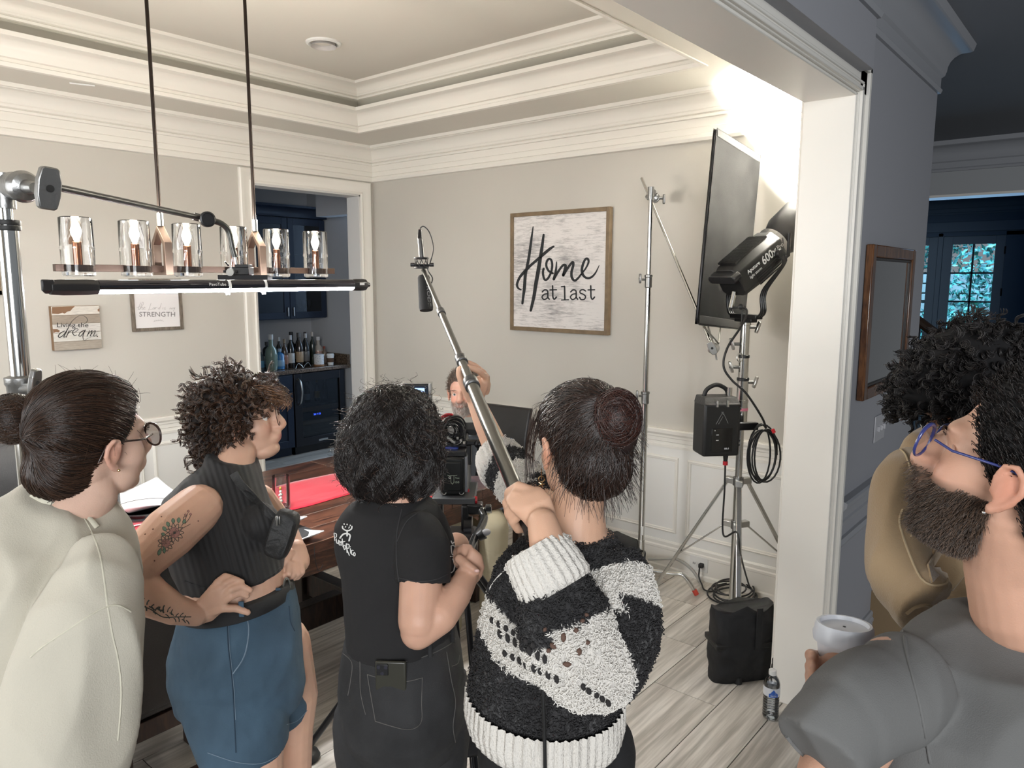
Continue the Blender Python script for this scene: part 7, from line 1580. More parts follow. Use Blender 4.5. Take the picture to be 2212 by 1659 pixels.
    # Puerto Rico, brushed capitals sloping down to the right
    for pts in ([(238, 205), (243, 250)], [(238, 205), (252, 210), (252, 228), (242, 232)], [(252, 240), (254, 262), (262, 268), (266, 248)], [(268, 268), (276, 262), (272, 252), (266, 262), (272, 278), (280, 276)], [(283, 280), (282, 258), (290, 256)], [(288, 240), (294, 290)], [(278, 262), (304, 256)], [(296, 282), (302, 306), (310, 296), (306, 280), (297, 284)], [(314, 270), (318, 325)], [(312, 272), (330, 276), (328, 298), (316, 300), (332, 342)], [(338, 300), (340, 328)], [(338, 288), (338, 290)], [(356, 312), (346, 312), (346, 334), (358, 340)], [(362, 322), (356, 336), (364, 346), (368, 334), (362, 322)]): ribbon(mb, pts, 5.5, F2, 4, .0004)
    mb.build('shirt_print', wm, root, 0)
    mb = MB()
    for pts in ([(955, 255), (962, 270), (972, 262)], [(955, 285), (960, 335), (975, 330), (980, 300), (968, 280), (955, 285)], [(985, 290), (990, 320), (984, 340)], [(950, 350), (984, 345)], [(965, 365), (978, 400), (972, 430)], [(955, 450), (968, 440), (975, 425)]): ribbon(mb, pts, 6, F2, 4, .0004)
    mb.build('chest_print', wm, root, 0)
    # jeans
    jm = M('washed_black_denim', (.022, .022, .023), .85, bump=(600, .45), var=(6, .45), wrink=(6, .5)); mb = MB()
    mb.rings([sil(754, 1362, 980, 1340, 1.765, .262), sil(744, 1400, 992, 1385, 1.765, .285), sil(737, 1440, 1001, 1430, 1.765, .32), sil(735, 1500, 1005, 1500, 1.765, .345), sil(738, 1545, 1003, 1545, 1.765, .33), sil(760, 1600, 990, 1600, 1.77, .27)])
    hl = P(808, 1560, 1.75); hr = P(928, 1560, 1.78); fl_, fr_ = down(P(835, 1700, 1.74), .06), down(P(925, 1700, 1.80), .06)
    for h, f_ in ((hl, fl_), (hr, fr_)): kn = (h*.5+f_*.5)+FH*.02; mb.chain([h, h*.75+f_*.25, kn, f_], [.098, .085, .066, .058], 20)
    js = fuse('jeans', mb, .006, jm, root, 4, wrinkle(.004, 9, 7, (1, 1, .7), .002, 28)); bj = bvh(js); st = M('jeans_stitch', (.085, .08, .075), .8)
    s3 = lambda pts: [(640+x/2.865, 1080+y/2.865) for x, y in pts]
    for pts in ([(320, 800), (345, 850), (400, 890), (520, 930), (660, 935), (800, 900), (920, 850), (980, 800)], [(300, 860), (340, 930), (420, 990), (560, 1010), (700, 995), (830, 955), (940, 900), (985, 860)], [(395, 880), (395, 1050), (400, 1200), (430, 1330)], [(440, 1080), (600, 1125), (700, 1120), (780, 1100)], [(440, 1080), (460, 1200), (490, 1370)], [(780, 1100), (775, 1250), (770, 1380), (680, 1420), (490, 1370)], [(930, 940), (960, 1120), (985, 1250), (970, 1400), (985, 1500)], [(290, 950), (345, 1010), (335, 1130), (320, 1210)], [(1010, 960), (1000, 1010), (960, 1030)]): seam(bj, 'stitching', s3(pts), .0010, st, root, .0003)
    for u, v in ((780, 1385), (927, 1402), (975, 1370)):
        q = drape(bj, [(u, v-14), (u+1, v+18)], .003, 3)
        if len(q) > 2: MB().tube(q, .006, 8).build('belt_loop', jm, root, 60)
    shoes(root, [fl_, fr_], black_p, FH+RH*.3)
    q = [hit(bj, u, v, .006) for u, v in ((817, 1434), (874, 1437), (872, 1470), (818, 1470))]
    if all(q):
        c = sum(q, V((0, 0, 0)))/4; nx = ((q[1]-q[0])+(q[2]-q[3])).normalized(); ny = ((q[0]-q[3])+(q[1]-q[2])).normalized(); ph = empty('phone', c, 'black smartphone sticking out of the back pocket of the black jeans', 'phone'); R3 = rot3(nx, ny)
        nz = R3@V((0, 0, 1)); ny2 = (ny+nz*.42).normalized(); R3 = rot3(nx, ny2); ny = ny2; c = c+nz*.004; MB().obox(c-ny*.030, (.068, .115, .009), R3).build('case', M('phone_olive_black', (.035, .034, .026), .35), ph, 30, .004, 3); MB().obox(c+ny*.010+R3@V((-.016, 0, .006)), (.026, .026, .003), R3).build('camera_bump', black_p, ph, 30, .003)
        for a, b in ((-.008, .006), (-.024, .006), (-.016, -.008)): MB().cyl(c+ny*.010+R3@V((a, b, .006)), c+ny*.010+R3@V((a, b, .0085)), .004, None, 12).build('lens', M('lens_dark', (.03, .03, .04), .1, coat=1), ph)
woman3()
# ---- 4: boom operator in the striped sweater
def fingers(mb, L, d, r=.0092):
    for i, ch in enumerate(L): n = len(ch); mb.chain([P(p[0], p[1], p[2] if len(p) > 2 else d) for p in ch], [r*(1.08-.3*k/(n-1)) for k in range(n)], 12)
def fuzz(name, ob, n, L, r, cols, parent, rnd=.6, seed=5, keep=None):
    me = ob.data; m = len(me.vertices); co = np.empty(m*3); me.vertices.foreach_get('co', co); co = co.reshape(-1, 3); no = np.empty(m*3); me.vertices.foreach_get('normal', no); no = no.reshape(-1, 3)
    tc = np.empty(m*4); me.color_attributes['tint'].data.foreach_get('color', tc); tc = tc.reshape(-1, 4)[:, 0]; Rn = np.random.default_rng(seed)
    vis = np.where(np.sum(no*(np.array(CO)-co), 1) > -.1)[0]; ix = Rn.choice(vis, n); t = np.linspace(0, 1, 7); p = co[ix]+Rn.normal(size=(n, 3))*.0018; q = no[ix]; e = unit(np.cross(q, Rn.normal(size=(n, 3))))
    pts = p[:, None]+q[:, None]*(np.sin(t*PI)*L*.45+.0004)[None, :, None]+e[:, None]*(t*L)[None, :, None]*(.5+Rn.random((n, 1, 1)))+Rn.normal(size=(n, 1, 3))*.0008*t[None, :, None]
    for nm, sel, mt in (('pale', tc[ix] > .25, cols[0]), ('dark', tc[ix] <= .25, cols[1])):
        if sel.any(): strands(name+'_'+nm, pts[sel], r, r*.7, mt, parent)
def woman4():
    fw = (-RH*math.cos(math.radians(64))+FH*math.sin(math.radians(64))-UP*.04); Mh = headmat(fw, UP+RH*.06, P(1188, 982, 1.40), 1, .98)
    root = empty('person', down(P(1210, 1400, 1.42)), 'person in a black and white striped sweater holding up the boom pole', 'person')
    mb = MB(); put_head(mb, Mh); mb.chain([Mh@V((-.015, 0, -.06)), P(1248, 1095, 1.42), P(1240, 1165, 1.43)], [.049, .051, .066])
    mb.rings([sil(1165, 1140, 1325, 1150, 1.43, .10), sil(1120, 1185, 1350, 1200, 1.43, .14), sil(1100, 1300, 1340, 1310, 1.43, .18), sil(1110, 1450, 1320, 1450, 1.43, .20)])
    mb.chain([P(1318, 1235, 1.40), P(1290, 1330, 1.34), P(1262, 1400, 1.30), P(1215, 1290, 1.29), P(1190, 1200, 1.275), P(1172, 1130, 1.30)], [.045, .042, .036, .037, .036, .0275], 18)
    mb.rings([[P(u, v, dd)+RH*w*math.cos(t)*1.0+UP*w*.35*math.cos(t)+FH*.017*math.sin(t) for t in [2*PI*k/16 for k in range(16)]] for u, v, w, dd in ((1175, 1138, .024, 1.325), (1163, 1112, .030, 1.32), (1145, 1085, .037, 1.325), (1130, 1066, .034, 1.34), (1122, 1058, .02, 1.35))])
    fingers(mb, [[(1150, 1062, 1.345), (1120, 1050, 1.35), (1099, 1063, 1.372), (1097, 1083, 1.395), (1108, 1090, 1.41)], [(1140, 1076, 1.335), (1112, 1068, 1.34), (1094, 1086, 1.362), (1099, 1108, 1.385), (1112, 1112, 1.40)],
        [(1142, 1092, 1.33), (1113, 1090, 1.335), (1098, 1108, 1.355), (1107, 1128, 1.375), (1120, 1130, 1.39)], [(1150, 1105, 1.33), (1122, 1110, 1.335), (1108, 1126, 1.35), (1119, 1144, 1.365), (1130, 1143, 1.375)]], 1.34, .0095)
    fingers(mb, [[(1160, 1095, 1.37), (1150, 1070, 1.41), (1135, 1060, 1.44)]], 1.4, .011)
    # left arm reaching up the pole
    mb.chain([P(1215, 1140, 1.50), P(1140, 1060, 1.74), P(1083, 995, 1.93), P(1048, 915, 1.975), P(1026, 862, 2.0)], [.05, .042, .036, .030, .0235], 16)
    mb.rings([[P(u, v, dd)+RH*w*math.cos(t)+FH*.015*math.sin(t) for t in [2*PI*k/16 for k in range(16)]] for u, v, w, dd in ((1026, 866, .023, 2.0), (1028, 846, .030, 2.015), (1032, 826, .032, 2.03), (1035, 814, .02, 2.04))])
    fingers(mb, [[(1047, 838, 2.04), (1050, 815, 2.02), (1034, 801, 1.985), (1013, 793, 1.965), (995, 795, 1.965)], [(1049, 826, 2.05), (1045, 806, 2.05), (1026, 790, 2.03), (1010, 783, 2.02)], [(1050, 836, 2.06), (1052, 815, 2.07), (1040, 800, 2.075)], [(1050, 846, 2.06), (1054, 830, 2.075), (1048, 815, 2.085)], [(1014, 862, 1.985), (1002, 838, 1.975), (992, 812, 1.97), (991, 798, 1.965)]], 2.0, .0096)
    fuse('body', mb, .0036, skin, root, 2, None, head_color(Mh, (.57, .345, .235), blush=.2)); face_bits(Mh, root, skinc=(.5, .3, .2))
    hm = M('dark_auburn_base', (.012, .006, .005), .6); hs = Star([((-.014, 0, .034), (.100, .082, .091)), ((-.044, 0, -.032), (.070, .070, .062)), ((.03, 0, .048), (.062, .060, .058))], k=.02)
    line = [(0, 42), (30, 40), (48, 28), (62, 6), (76, -6), (85, -4), (94, 6), (104, -12), (118, -42), (140, -58), (180, -62)]; haircap(Mh, HEAD, hs, line, root, hm); Rn = np.random.default_rng(4)
    bd_ = unit(np.array((-.72, 0, .66))); D = unit(Rn.normal(size=(13000, 3))); D = D[hairmask(D, line) > .5][:6000]; t = np.linspace(0, 1, 24); n = len(D)
    S = unit(D[:, None]*(1-t)[None, :, None]+bd_*t[None, :, None]+.10*np.sin(PI*t)[None, :, None]*Rn.normal(size=(n, 1, 3))); r = hs.R(S)+.003*np.sin(t*8+Rn.random((n, 1))*6.28)+.007*Rn.random((n, 1))
    hmt = hair_mat('dark_auburn', (.005, .0035, .003), (.038, .019, .013), .32); strands('hair_strands', tow(Mh, S*r[..., None]), .00065, .0005, hmt, root)
    bc = P(1332, 905, 1.345); mb = MB(); mb.ell(bc, (.035, .034, .041), None, 22, 14); mb.ell(bc+RH*.014-UP*.03, (.026, .026, .036)); mb.build('hair_bun', M('bun_red_brown_base', (.014, .006, .005), .6), root, 80)
    q = 1800; T = Rn.random((q, 1))*2*PI; inc = unit(Rn.normal(size=(q, 3))); e1 = unit(np.cross(inc, Rn.normal(size=(q, 3)))); e2 = np.cross(inc, e1); tt = np.linspace(0, 3.6, 20)[None]
    pts = (e1[:, None]*np.cos(T+tt)[..., None]+e2[:, None]*np.sin(T+tt)[..., None])*np.array((.037, .035, .043))*(1+.34*Rn.random((q, 1, 1))**2)+np.array(bc); strands('bun_strands', pts, .0006, .0004, hair_mat('auburn_bun', (.008, .004, .0035), (.065, .024, .017), .32), root)
    n = 900; D = unit(Rn.normal(size=(n, 3))*np.array((1, 1, .8))+np.array((-.5, 0, -.2))); D = D[hairmask(D, line) > .4]; n = len(D); base = D*hs.R(D)[:, None]; t = np.linspace(0, 1, 16); dr = unit(D*.9+Rn.normal(size=(n, 3))*.6+np.array((-.2, 0, -.5))); pts = base[:, None]+dr[:, None]*(t*.035)[None, :, None]+np.array((0, 0, -.02))*(t**2)[None, :, None]
    strands('flyaway_hair', tow(Mh, pts), .00045, .00025, hmt, root)
    n = 46; b0 = np.array([Mh@V((.045+random.uniform(-.02, .02), .078, .05+random.uniform(-.015, .02))) for _ in range(n)]); ph = Rn.random((n, 1)); pts = b0[:, None]+(np.array(fw)[None, None]*(.035*np.sin(t*2.2))[None, :, None]-np.array(UP)[None, None]*(.15*t)[None, :, None])*(.5+.6*ph[..., None])+.004*np.sin(t*7+ph*6)[..., None]*np.array(FH); strands('face_framing_hair', pts, .0005, .0003, hmt, root)
    gd = M('gold', (.7, .5, .25), .2, metal=1); e = Mh@V((-.002, .088, -.042)); mb = MB(); mb.tube([e, e-UP*.020], .0008, 6).tube([e-UP*.02+(RH*math.cos(a)+UP*math.sin(a))*.0055 for a in [2*PI*k/16 for k in range(16)]], .0011, 6, False, True)
    for a in range(5): mb.tube([e-UP*.030, e-UP*.030+(RH*math.cos(a*1.257)+UP*math.sin(a*1.257))*.006], .0009, 5)
    mb.build('earring', gd, root)
    # sweater
    slv = [P(1318, 1215, 1.40), P(1336, 1290, 1.36), P(1318, 1380, 1.325), P(1282, 1430, 1.285), P(1240, 1400, 1.265), P(1215, 1330, 1.27), P(1196, 1275, 1.285), P(1176, 1222, 1.30), P(1160, 1190, 1.31)]
    sr_ = [.055, .072, .080, .080, .082, .078, .062, .060, .058]; sl2 = [P(1205, 1150, 1.52), P(1168, 1095, 1.66), P(1125, 1045, 1.80), P(1094, 1008, 1.90), P(1077, 985, 1.955)]; sr2 = [.055, .056, .058, .060, .058]
    mb = MB(); mb.rings([sil(1180, 1150, 1318, 1152, 1.43, .15), sil(1128, 1172, 1342, 1185, 1.43, .20), sil(1078, 1215, 1366, 1245, 1.43, .245), sil(1050, 1300, 1378, 1330, 1.43, .28), sil(1028, 1390, 1362, 1415, 1.43, .29), sil(1017, 1470, 1342, 1490, 1.43, .295), sil(1016, 1525, 1338, 1555, 1.43, .29), sil(1040, 1552, 1322, 1580, 1.43, .25)])
    mb.tube(bez(slv, 4), [float(np.interp(i/32, np.linspace(0, 1, 9), sr_)) for i in range(33)], 26); mb.tube(bez(sl2, 4), [float(np.interp(i/16, np.linspace(0, 1, 5), sr2)) for i in range(17)], 24)
    A1 = np.array([list(p) for p in bez(slv, 12)]); A2 = np.array([list(p) for p in bez(sl2, 12)]); bt_ = np.array((.022, .021, .022)); wt = np.array((.66, .63, .585))
    zc = [P(1045, 1292, 1.43).z, P(1165, 1470, 1.29).z]
    def band(co):
        w = N3(co, 9, 3)*.022; c = np.tile(bt_, (len(co), 1)); d1 = np.linalg.norm(co[:, None]-A1[None, ::4], axis=2); i1 = d1.argmin(1); d1 = d1.min(1); d2 = np.linalg.norm(co[:, None]-A2[None, ::3], axis=2); i2 = d2.argmin(1); d2 = d2.min(1)
        u = (co-np.array(P(1200, 1400, 1.43)))@np.array(RH); z = co[:, 2]+w*1.0+.12*np.abs(u)*0+.035*np.sin(u*9+.6)+.055*np.clip(-u, 0, 1)*0
        wh = ((z < zc[0]) & (z > zc[1])) | ((u > .10) & (z > zc[0]+.10) & (z < zc[0]+.17)) | ((u > .02) & (z > zc[0]+.215))
        t1 = i1/(len(A1[::4])-1)+w*1.6; s1 = (t1 > .86)|((t1 > .34) & (t1 < .60))|((t1 > .06) & (t1 < .16)); t2 = i2/(len(A2[::3])-1)+w*2; s2 = (t2 > .74)|((t2 > .30) & (t2 < .55))|(t2 < .12)
        wh = np.where(d1 < np.where(t1 > .72, .066, .09), s1, wh); wh = np.where(d2 < .075, s2, wh); c[wh] = wt; return c*(1+.25*N3(co, 60, 2))[:, None]
    km = M('boucle_knit', (.6, .6, .6), .95, bump=(260, 1.0), attr='tint', sheen=.2); km.node_tree.nodes['Bump'].inputs['Distance'].default_value = .006
    def kn(co): return .0035*N3(co, 70, 1, (1, 1, .25))+.005*N3(co, 12, 6)
    sw = fuse('sweater', mb, .0052, km, root, 3, kn, band); bs = bvh(sw)
    wool = M('pale_yarn', (.68, .655, .61), .85); bool_ = M('black_yarn', (.020, .019, .020), .75); fuzz('yarn', sw, 26000, .0065, .0009, (wool, bool_), root)
    sk_ = M('openwork_shadow', (.10, .055, .04), .8); dk = M('openwork_black', (.02, .018, .018), .9); s4 = lambda pts: [(980+x/2.968, 1100+y/2.968) for x, y in pts]
    for m_, L in ((sk_, [((845, 670), (840, 690)), ((815, 700), (825, 725)), ((775, 760), (785, 795)), ((712, 790), (708, 850)), ((625, 855), (660, 890)), ((605, 890), (625, 915)), ((798, 885), (797, 935)), ((700, 985), (760, 990)), ((845, 840), (850, 870)), ((580, 760), (600, 775))]),
        (dk, [((250+k*44, 690+k*26), (262+k*44, 735+k*26)) for k in range(7)]+[((300+k*48, 770+k*26), (312+k*48, 830+k*27)) for k in range(7)]+[((330+k*46, 900+k*22), (345+k*46, 950+k*22)) for k in range(8)]+[((820+k*40, 1110+k*25), (835+k*40, 1150+k*25)) for k in range(5)])):
        for a, b in L:
            q = drape(bs, s4([a, b]), .004, 3)
            if len(q) > 2: MB().tube(q, [.001]+[.0042]*(len(q)-2)+[.001], 8).build('openwork_hole', m_, root, 60)
    rk = M('ribbed_pale_knit', (.64, .61, .56), .95, bump=(240, 1.0)); rk.node_tree.nodes['Bump'].inputs['Distance'].default_value = .004
    def ribcuff(a, b, r0, r1, nr, nm='ribbed_cuff'):
        a, b = V(a), V(b); ax = (b-a).normalized(); e = ax.cross(UP).normalized(); w = ax.cross(e); R = []; N_ = nr*6
        for q in range(9):
            k = q/8; rr = r0+(r1-r0)*k+.003*math.sin(PI*k); sk = 1 if q not in (0, 8) else .93
            R.append([a+(b-a)*k+(e*math.cos(t)+w*math.sin(t))*(rr*sk+.0022*math.sin(nr*t)+.0012*math.sin(t*31+q*2.3)) for t in [2*PI*i/N_ for i in range(N_)]])
        R = [[a+(p-a)*.82+ax*.01 for p in R[0]]]+R; return MB().rings(R).build(nm, rk, root, 80)
    ribcuff(P(1153, 1180, 1.295), P(1206, 1275, 1.275), .056, .066, 26); ribcuff(P(1066, 978, 1.955), P(1090, 1022, 1.89), .050, .062, 22)
    mb = MB(); R = []
    for q, (uL, vL, uR, vR, th) in enumerate(((1008, 1480, 1347, 1500, .325), (1005, 1520, 1347, 1545, .335), (1012, 1550, 1342, 1570, .33), (1024, 1562, 1333, 1582, .31), (1040, 1562, 1320, 1582, .28))):
        row = sil(uL, vL, uR, vR, 1.43, th, 420); c = sum(row, V((0, 0, 0)))/420; R.append([p+(p-c).normalized()*(.0025*math.sin(60*2*PI*i/420)+.0015*math.sin(i*1.7+q)) for i, p in enumerate(row)])
    mb.rings(R, False).build('ribbed_hem', rk, root, 80)
    trm = M('black_trousers', (.012, .012, .013), .8, bump=(500, .3)); mb = MB(); mb.rings([sil(1045, 1520, 1335, 1535, 1.44, .25), sil(1058, 1600, 1338, 1600, 1.44, .26), sil(1075, 1680, 1338, 1680, 1.45, .2)]); f = [down(P(u, 1700, 1.46), .06) for u in (1130, 1280)]
    for u, f_ in zip((1132, 1272), f): h = P(u, 1620, 1.45); mb.chain([h, h*.5+f_*.5, f_], [.092, .066, .055])
    fuse('trousers', mb, .009, trm, root, 3); shoes(root, f, black_p, FH-RH*.5)
    cable('boom_cable', [P(1172, 1440, 1.235), P(1173, 1500, 1.235), P(1176, 1580, 1.24), P(1178, 1700, 1.25), P(1180, 1900, 1.3)], 'thin black cable hanging straight down over the striped sweater', .0032)
    MB().tube(drape(bs, [(1055, 1292), (1062, 1270), (1080, 1245), (1110, 1222)], .003, 4) or [P(1055, 1292, 1.3), P(1062, 1270, 1.3)], .0012, 6).build('loose_thread', wool, root, 60)
woman4()

# ---- seated man
def man7():
    d = 3.96; fw = (-FH*.98-RH*.12+UP*.04); Mh = headmat(fw, UP-RH*.03, P(1000, 848, d+.02), 0, .98); root = empty('person', down(P(1000, 1150, d)), 'person in a blue-grey jacket seated at the far end of the table', 'person')
    mb = MB(); put_head(mb, Mh); mb.chain([Mh@V((-.015, 0, -.06)), P(1003, 935, d+.03)], [.056, .062]); mb.rings([sil(965, 945, 1045, 945, d+.03, .14), sil(950, 1080, 1060, 1080, d+.03, .16)])
    c1 = P(945, 1070, d-.12); c2 = P(985, 1106, d-.30); mb.chain([c1, c2], [.036, .026]); hand(mb, c2, RH+UP*.0-FH*.2, UP, -1, (20, 25, 20), .95); c3 = P(1062, 1060, d-.1); c4 = P(1005, 1108, d-.34); mb.chain([c3, c4], [.036, .026]); hand(mb, c4, -RH, UP-FH*.3, 1, (20, 25, 20), .95)
    bd = ((.22, .17, .14), -.052, 0); fuse('body', mb, .0036, skin, root, 2, None, head_color(Mh, (.60, .35, .26), lips=(.42, .2, .16), beard=bd, blush=.3)); face_bits(Mh, root, brow=(.14, .09, .06), iris=(.09, .10, .09), ex=.0700, skinc=(.52, .25, .18))
    hs = Star([((-.018, 0, .042), (.100, .080, .092)), ((-.045, 0, -.03), (.070, .066, .055))], k=.02); line = [(0, 42), (30, 44), (50, 36), (68, 18), (82, -2), (92, 4), (110, -25), (180, -45)]; haircap(Mh, HEAD, hs, line, root, M('grey_brown_hair_base', (.12, .09, .07), .7)); Rn = np.random.default_rng(7)
    D = unit(Rn.normal(size=(7000, 3))); D = D[hairmask(D, line) > .5][:3200]; n = len(D); t = np.linspace(0, 1, 8); dr = unit(D*.35+np.array((.5, .25, .15))+.25*Rn.normal(size=(n, 3))); base = D*hs.R(D)[:, None]*.985; pts = base[:, None]+dr[:, None]*(t*.026)[None, :, None]; strands('hair_strands', tow(Mh, pts), .0007, .0004, hair_mat('grey_brown', (.10, .07, .05), (.34, .28, .23), .45), root)
    def beard(n, star, L, col, seed):
        R_ = np.random.default_rng(seed); D = unit(np.stack([R_.random(n*3)+.0, R_.normal(size=n*3)*.6, -R_.random(n*3)*1.9-.15], 1)); p = D*star.R(D)[:, None]; y = np.abs(p[:, 1]); ok = (p[:, 2] < -.038)&(p[:, 2] > -.122)&(p[:, 0] > .0)&~((y < .021)&(np.abs(p[:, 2]+.064) < .0075))&((p[:, 2] < -.066)|(y < .026)|(p[:, 0] < .045))&~((y < .012)&(p[:, 2] > -.048)); D = D[ok][:n]; p = p[ok][:n]; k = len(D)
        dr = unit(D*.6+np.array((.05, 0, -1.0))+.35*R_.normal(size=(k, 3))); t = np.linspace(0, 1, 6); pts = p[:, None]-D[:, None]*.001+dr[:, None]*(t*L)[None, :, None]*(.5+R_.random((k, 1, 1))); strands('beard_strands', tow(Mh, pts), .0006, .0003, col, root)
    beard(2600, HEAD, .016, hair_mat('grey_beard', (.20, .15, .12), (.62, .57, .52), .5), 8)
    jk = M('blue_grey_tweed', (.15, .19, .28), .9, bump=(300, .5), var=(180, .5), sheen=.2); mb = MB(); mb.rings([sil(962, 925, 1046, 925, d+.05, .15), sil(930, 945, 1082, 945, d+.05, .21), sil(918, 985, 1096, 985, d+.04, .25), sil(925, 1050, 1088, 1050, d+.03, .26), sil(930, 1100, 1085, 1100, d+.02, .28)])
    for s, pts in ((1, [P(1085, 955, d+.04), P(1100, 1020, d-.02), P(1092, 1068, d-.08), P(1050, 1092, d-.22)]), (-1, [P(930, 955, d+.04), P(918, 1020, d-.02), P(922, 1068, d-.08), P(960, 1092, d-.22)])): mb.tube(bez(pts, 6), [.062]*6+[.060]*6+[.05]*7, 18)
    fuse('jacket', mb, .007, jk, root, 3, wrinkle(.004, 10, 4)); MB().rings([[P(u, v, dd) for u, v, dd in ((982, 912, d-.10), (1028, 905, d-.09), (1024, 950, d-.125), (990, 955, d-.125))], [P(u, v, dd) for u, v, dd in ((982, 912, d-.05), (1028, 905, d-.05), (1024, 950, d-.05), (990, 955, d-.05))]]).build('shirt', M('white_shirt', (.70, .71, .72), .8), root, 30, .01)
    kh = M('khaki_trousers', (.40, .35, .24), .9, bump=(400, .3), wrink=(7, .6)); mb = MB(); H = [P(980, 1108, d), P(1045, 1108, d)]; K = [P(975, 1135, d-.42), P(1066, 1138, d-.40)]; Fo = [down(P(970, 1200, d-.38), .07), down(P(1062, 1200, d-.34), .07)]
    for h, k_, f in zip(H, K, Fo): mb.chain([h, k_, f], [.085, .07, .055], 18)
    fuse('trousers', mb, .008, kh, root, 3, wrinkle(.005, 11, 2)); shoes(root, Fo, M('brown_leather', (.08, .04, .02), .5), -FH)
man7()

# ---- 5: tan jacket, big curly hair, right
def flap(bv, name, poly, off, m, parent):
    n = len(poly); cx = sum(a for a, b in poly)/n; cy = sum(b for a, b in poly)/n; rows = [[hit(bv, cx+(a-cx)*k, cy+(b-cy)*k, off if k < .99 else off*.6) for a, b in poly] for k in (1, .96, .6, .25)]
    if any(q is None for r in rows for q in r): return
    vs = [q for r in rows for q in r]; fs = [(j*n+i, j*n+(i+1) % n, (j+1)*n+(i+1) % n, (j+1)*n+i) for j in range(3) for i in range(n)]+[tuple(3*n+i for i in range(n))]
    o = MB().add(vs, fs).build(name, m, parent, 60); s = o.modifiers.new('s', 'SOLIDIFY'); s.thickness = .004; s.offset = 0
def man5():
    fw = (-RH*.72+FH*.30-UP*.55); Mh = headmat(fw, UP+FH*.1, P(2108, 880, 1.46), 0, .95); root = empty('person', down(P(2050, 1300, 1.48)), 'person in a tan wool jacket looking down beside the pillar at the right', 'person'); d = 1.5
    mb = MB(); put_head(mb, Mh); mb.chain([Mh@V((-.015, 0, -.06)), P(2070, 985, 1.52)], [.056, .065]); mb.rings([sil(2010, 985, 2130, 985, 1.52, .12), sil(1980, 1200, 2150, 1200, 1.52, .16)]); W = P(1996, 1316, 1.33); mb.chain([P(1930, 1180, 1.44), W], [.040, .028]); hand(mb, W, RH*.6+UP*-.3-FH*.5, UP+FH*-.3, -1, (30, 40, 30)); fuse('body', mb, .0045, skin, root, 2, None, head_color(Mh, (.45, .27, .19)))
    face_bits(Mh, root, skinc=(.42, .25, .18)); glasses(Mh, root, M('clear_rim', (.5, .5, .48), .2), (.025, .021), .0014, 'light-rimmed eyeglasses worn by the person in the tan jacket')
    hm = M('curly_black_base', (.004, .0035, .004), .9); hs = Star([((-.020, 0, .055), (.130, .118, .112)), ((-.055, 0, -.02), (.090, .095, .080)), ((.06, 0, .075), (.070, .085, .060))], k=.03); line = [(0, 30), (35, 24), (55, 8), (75, -8), (95, -22), (120, -45), (180, -60)]; haircap(Mh, HEAD, hs, line, root, hm)
    curls(Mh, hs, line, 900, 8, root, hair_mat('curly_black', (.004, .0035, .004), (.024, .020, .019), .45, .35), 9, (.005, .010), (.025, .05))
    tn = M('tan_wool', (.33, .235, .135), .95, bump=(350, .5), sheen=.4, wrink=(3, .5)); mb = MB(); mb.rings([sil(1985, 945, 2110, 945, 1.52, .15), sil(1968, 962, 2165, 958, 1.52, .20), sil(1955, 995, 2195, 985, 1.52, .23), sil(1965, 1080, 2205, 1080, 1.52, .24), sil(1975, 1200, 2205, 1200, 1.52, .25), sil(1985, 1340, 2205, 1340, 1.51, .26), sil(1985, 1600, 2195, 1600, 1.51, .27)])
    mb.tube(bez([P(1985, 1005, 1.50), P(1958, 1050, 1.45), P(1946, 1120, 1.42), P(1936, 1190, 1.395), P(1940, 1235, 1.37), P(1965, 1272, 1.34), P(1992, 1302, 1.315)], 5), [.036]+[.054]*10+[.053]*10+[.050]*10, 24); mb.tube([P(1975, 1285, 1.33), P(2000, 1310, 1.308)], [.053, .055], 24); jk = fuse('jacket', mb, .0065, tn, root, 4, lambda co: .013*(.7-np.abs(N3(co, 7, 2, (1, 1, .5)))*2)+.005*N3(co, 15, 4, (1, 1, .5))); bj = bvh(jk); st = M('tan_stitching', (.46, .36, .23), .9)
    for pts in ([(1990, 965), (1985, 1000), (1992, 1040), (2030, 1042), (2040, 1030)], [(1950, 1100), (1945, 1140), (1990, 1250), (2040, 1262), (2050, 1235)], [(1945, 970), (1960, 990), (1975, 1060), (1968, 1160)], [(2062, 1000), (2060, 1100), (2075, 1250)]): seam(bj, 'stitching', pts, .0022, st, root)
    flap(bj, 'collar', [(2012, 962), (2062, 975), (2068, 1000), (2045, 1050), (2022, 1060), (2008, 1050), (2016, 1010)], .006, tn, root); flap(bj, 'pocket_flap', [(2040, 1160), (2075, 1180), (2085, 1240), (2058, 1275), (2010, 1262), (2002, 1225)], .005, tn, root)
    seam(bj, 'cuff_edge', [(1958, 1325), (1975, 1312), (2000, 1306), (2025, 1312)], .004, tn, root); F_ = [down(P(u, 1700, 1.5), .06) for u in (1990, 2110)]; mb = MB()
    for u, f in zip((1995, 2105), F_): h = P(u, 1560, 1.5); mb.chain([h, h*.5+f*.5, f], [.10, .07, .058])
    fuse('trousers', mb, .012, M('charcoal_trousers', (.03, .03, .035), .9), root, 2); shoes(root, F_, black_p, -RH)
man5()

